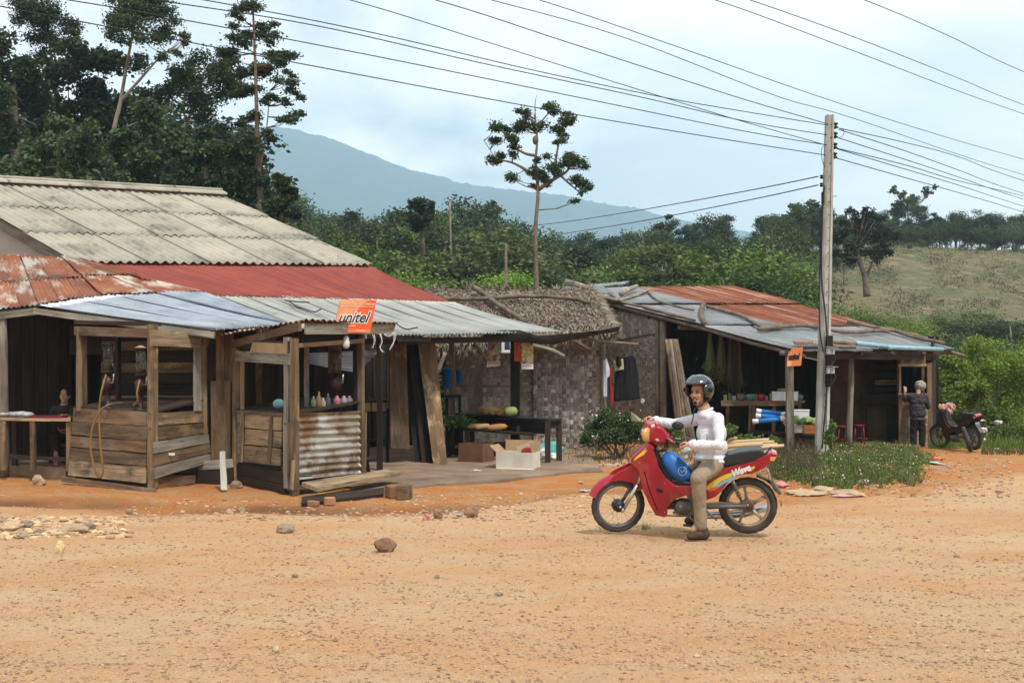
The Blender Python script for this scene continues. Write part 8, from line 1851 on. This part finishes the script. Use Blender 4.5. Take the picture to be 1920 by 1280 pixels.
stone(553,1082,12,7,stone_g,'small dark stone on the open road below the grey one',11); stone(820,1082,10,6,stone_g,'small dark stone on the road below the brown stone',12); stone(935,1110,16,7,stone_g,'flat bluish grey pebble in the middle of the road',13)
stone(518,1222,14,10,stone_p,'pale pebble near the bottom of the road',14); stone(242,908+52,12,9,stone_g,'small stone on the soil in front of the left stall',15)
gr1 = 'rubble stones at the left road edge'
for k, (x, y, w, h, m) in enumerate([(20,990,46,16,stone_p),(50,984,24,12,stone_g),(135,994,56,15,stone_p),(105,996,40,10,stone_p),(165,986,26,10,stone_g),(80,972,30,9,stone_p),(190,992,22,8,stone_p),(10,972,30,10,stone_p),(75,996,20,8,stone_g),(215,996,18,6,stone_p),(45,1002,26,8,stone_g),(150,975,20,8,stone_p)]):
    stone(x, y, w, h, m, ['largest pale','dark','broad flat pale','low pale','grey','far pale','small pale','leftmost pale','little grey','outermost small','nearest grey','upper small pale'][k]+' stone in the rubble at the left road edge', 40+k, gr1)
gr2 = 'concrete slabs beside the mound'
for k, (x, y, w, h, lb) in enumerate([(1505,925,70,9,'flat tan slab lying left of the mound front'),(1590,926,66,10,'flat pale slab lying in front of the mound with a pink scrap'),(1545,915,40,7,'thin slab between the two larger ones by the mound')]): stone(x, y, w, h, M('tan_slab_%d'%k, (.46,.34,.20), (.36,.26,.16), scale=4, rnd=0), lb, 60+k, gr2, 'slab', .95)
crumple(onG(1466,912,.04), (.09,.07,.07), plain('pink_bag', (.62,.24,.24), .5), 'crumpled pink bag behind the rear wheel', 'bag', seed=14)
crumple(onG(1584,929,.02), (.16,.06,.03), plain('pale_pink_bag', (.62,.36,.40), .5), 'pale pink and blue scrap on the slab before the mound', 'litter', 'plastic_scrap', seed=15)
crumple(onG(1619,906,.04), (.07,.06,.06), plain('faded_pink', (.55,.32,.30), .6), 'small faded pink scrap at the foot of the mound', 'litter', 'plastic_scrap', seed=16)
mb = MB(); q = [onG(1697,862,.015), onG(1742,863,.02), onG(1776,874,.012), onG(1745,872,.03)]; mb.prism(q, (0,0,0), (0,0,.012)); solo('white_sheet', mb, plain('blue_white_sheet', (.60,.64,.72), .6), 'flat bluish white board lying on the dirt before the booth', 'board')
crumple(onG(1752,866,.07), (.16,.10,.06), plain('orange_netting', (.68,.16,.07), .6), 'crumpled orange net bag lying on the white board', 'net bag', 'net_bag', seed=17)
crumple(onG(1728,863,.05), (.12,.06,.03), plain('pinkish_orange', (.66,.26,.17), .6), 'thin orange scrap left of the net bag', 'litter', 'plastic_scrap', seed=18)
for k, (x, y, w, cc, lb) in enumerate([(1097,920,.07,(.5,.5,.45),'flat pale scrap on the soil left of the front wheel'),(1066,868,.12,(.42,.40,.36),'grey white scrap beside the table legs'),(860,966,.05,(.35,.36,.42),'bluish scrap between the road edge stones'),(1868,828,.07,(.65,.65,.62),'white cup at the weeds right of the parked motorbike'),(1872,792,.09,(.5,.5,.46),'white sack in the grass behind the parked motorbike'),(1088,905,.05,(.5,.42,.3),'tan scrap on the orange soil'),(1870,842,.06,(.62,.6,.55),'white paper scrap on the road edge at right'),(1140,872,.08,(.48,.45,.40),'pale litter on the waste ground behind the front wheel'),(1205,868,.07,(.52,.5,.45),'small litter heap above the front fender')]):
    p = onG(x, y, .02) if y > 800 and x != 1872 else P(x, y, 27); crumple(p, (w, w*.7, w*.35 if x != 1872 else w), plain('litter_tone_%d'%k, cc, .6), lb, 'litter', 'litter', seed=70+k)
# rubble bank on the waste ground
def bank(n, x0, x1, y0, y1, s, name, label, m=gravelm):
    b = bmesh.new(); bmesh.ops.create_icosphere(b, subdivisions=1, radius=1); bv = np.array([tuple(v.co) for v in b.verts]); bf = np.array([[v.index for v in f.verts] for f in b.faces]); b.free(); vs = []; fs = []; o = 0
    for i in range(n):
        px, py = R(x0,x1), R(y0,y1); p = G(px,py); r = s*math.exp(R(-1,.7)); q = bv*(1+.35*rng.uniform(-1,1,(12,1)))*np.array([r*1.3,r,r*.6])+np.array([p.x,p.y,gh(p.x,p.y)+r*.2]); vs.append(q); fs.append(bf+o); o += 12
    me = bpy.data.meshes.new(name); me.from_pydata(np.concatenate(vs).tolist(), [], np.concatenate(fs).tolist()); me.update(); return mk(name, me, m, None, kind='stuff', label=label)
bank(900, 1060, 1345, 838, 876, .03, 'rubble', 'loose rubble on the waste ground behind the rider')
bank(420, 0, 240, 965, 1004, .022, 'edge_rubble', 'small rubble along the left road edge')
bank(600, 760, 1110, 925, 975, .014, 'edge_gravel', 'small stones along the road edge before the open bay')
bank(900, 1400, 1900, 858, 930, .018, 'mound_rubble', 'small rubble around the mound and the road edge')
bank(500, 250, 760, 935, 975, .013, 'gully_stones', 'small stones in the gully before the stalls')
# objects in the dark middle bay
for k, (px, zz, cc, lb) in enumerate([(660,.52,(.10,.10,.05),'dim green bundle on the lower dark shelf'),(700,1.15,(.07,.10,.04),'dark leafy goods on the top of the dark shelf')]): crumple(V(px,20.5,zz), (.22,.14,.10), plain('dim_goods_%d'%k, cc), lb, 'goods', 'goods', seed=90+k)
stf = thing('trestle', V(693,16.9,0), 'small dark trestle standing right of the corrugated panel', 'trestle')
slab('trestle_top', V(684,16.9,.34), V(703,17.3,.34), V(703,17.5,.34), V(684,17.1,.34), .03, wood_d, stf); slab('trestle_leg', V(685,17.0,.32), V(690,17.0,.32), V(697,17.2,0), V(687,17.2,0), .03, wood_k, stf)
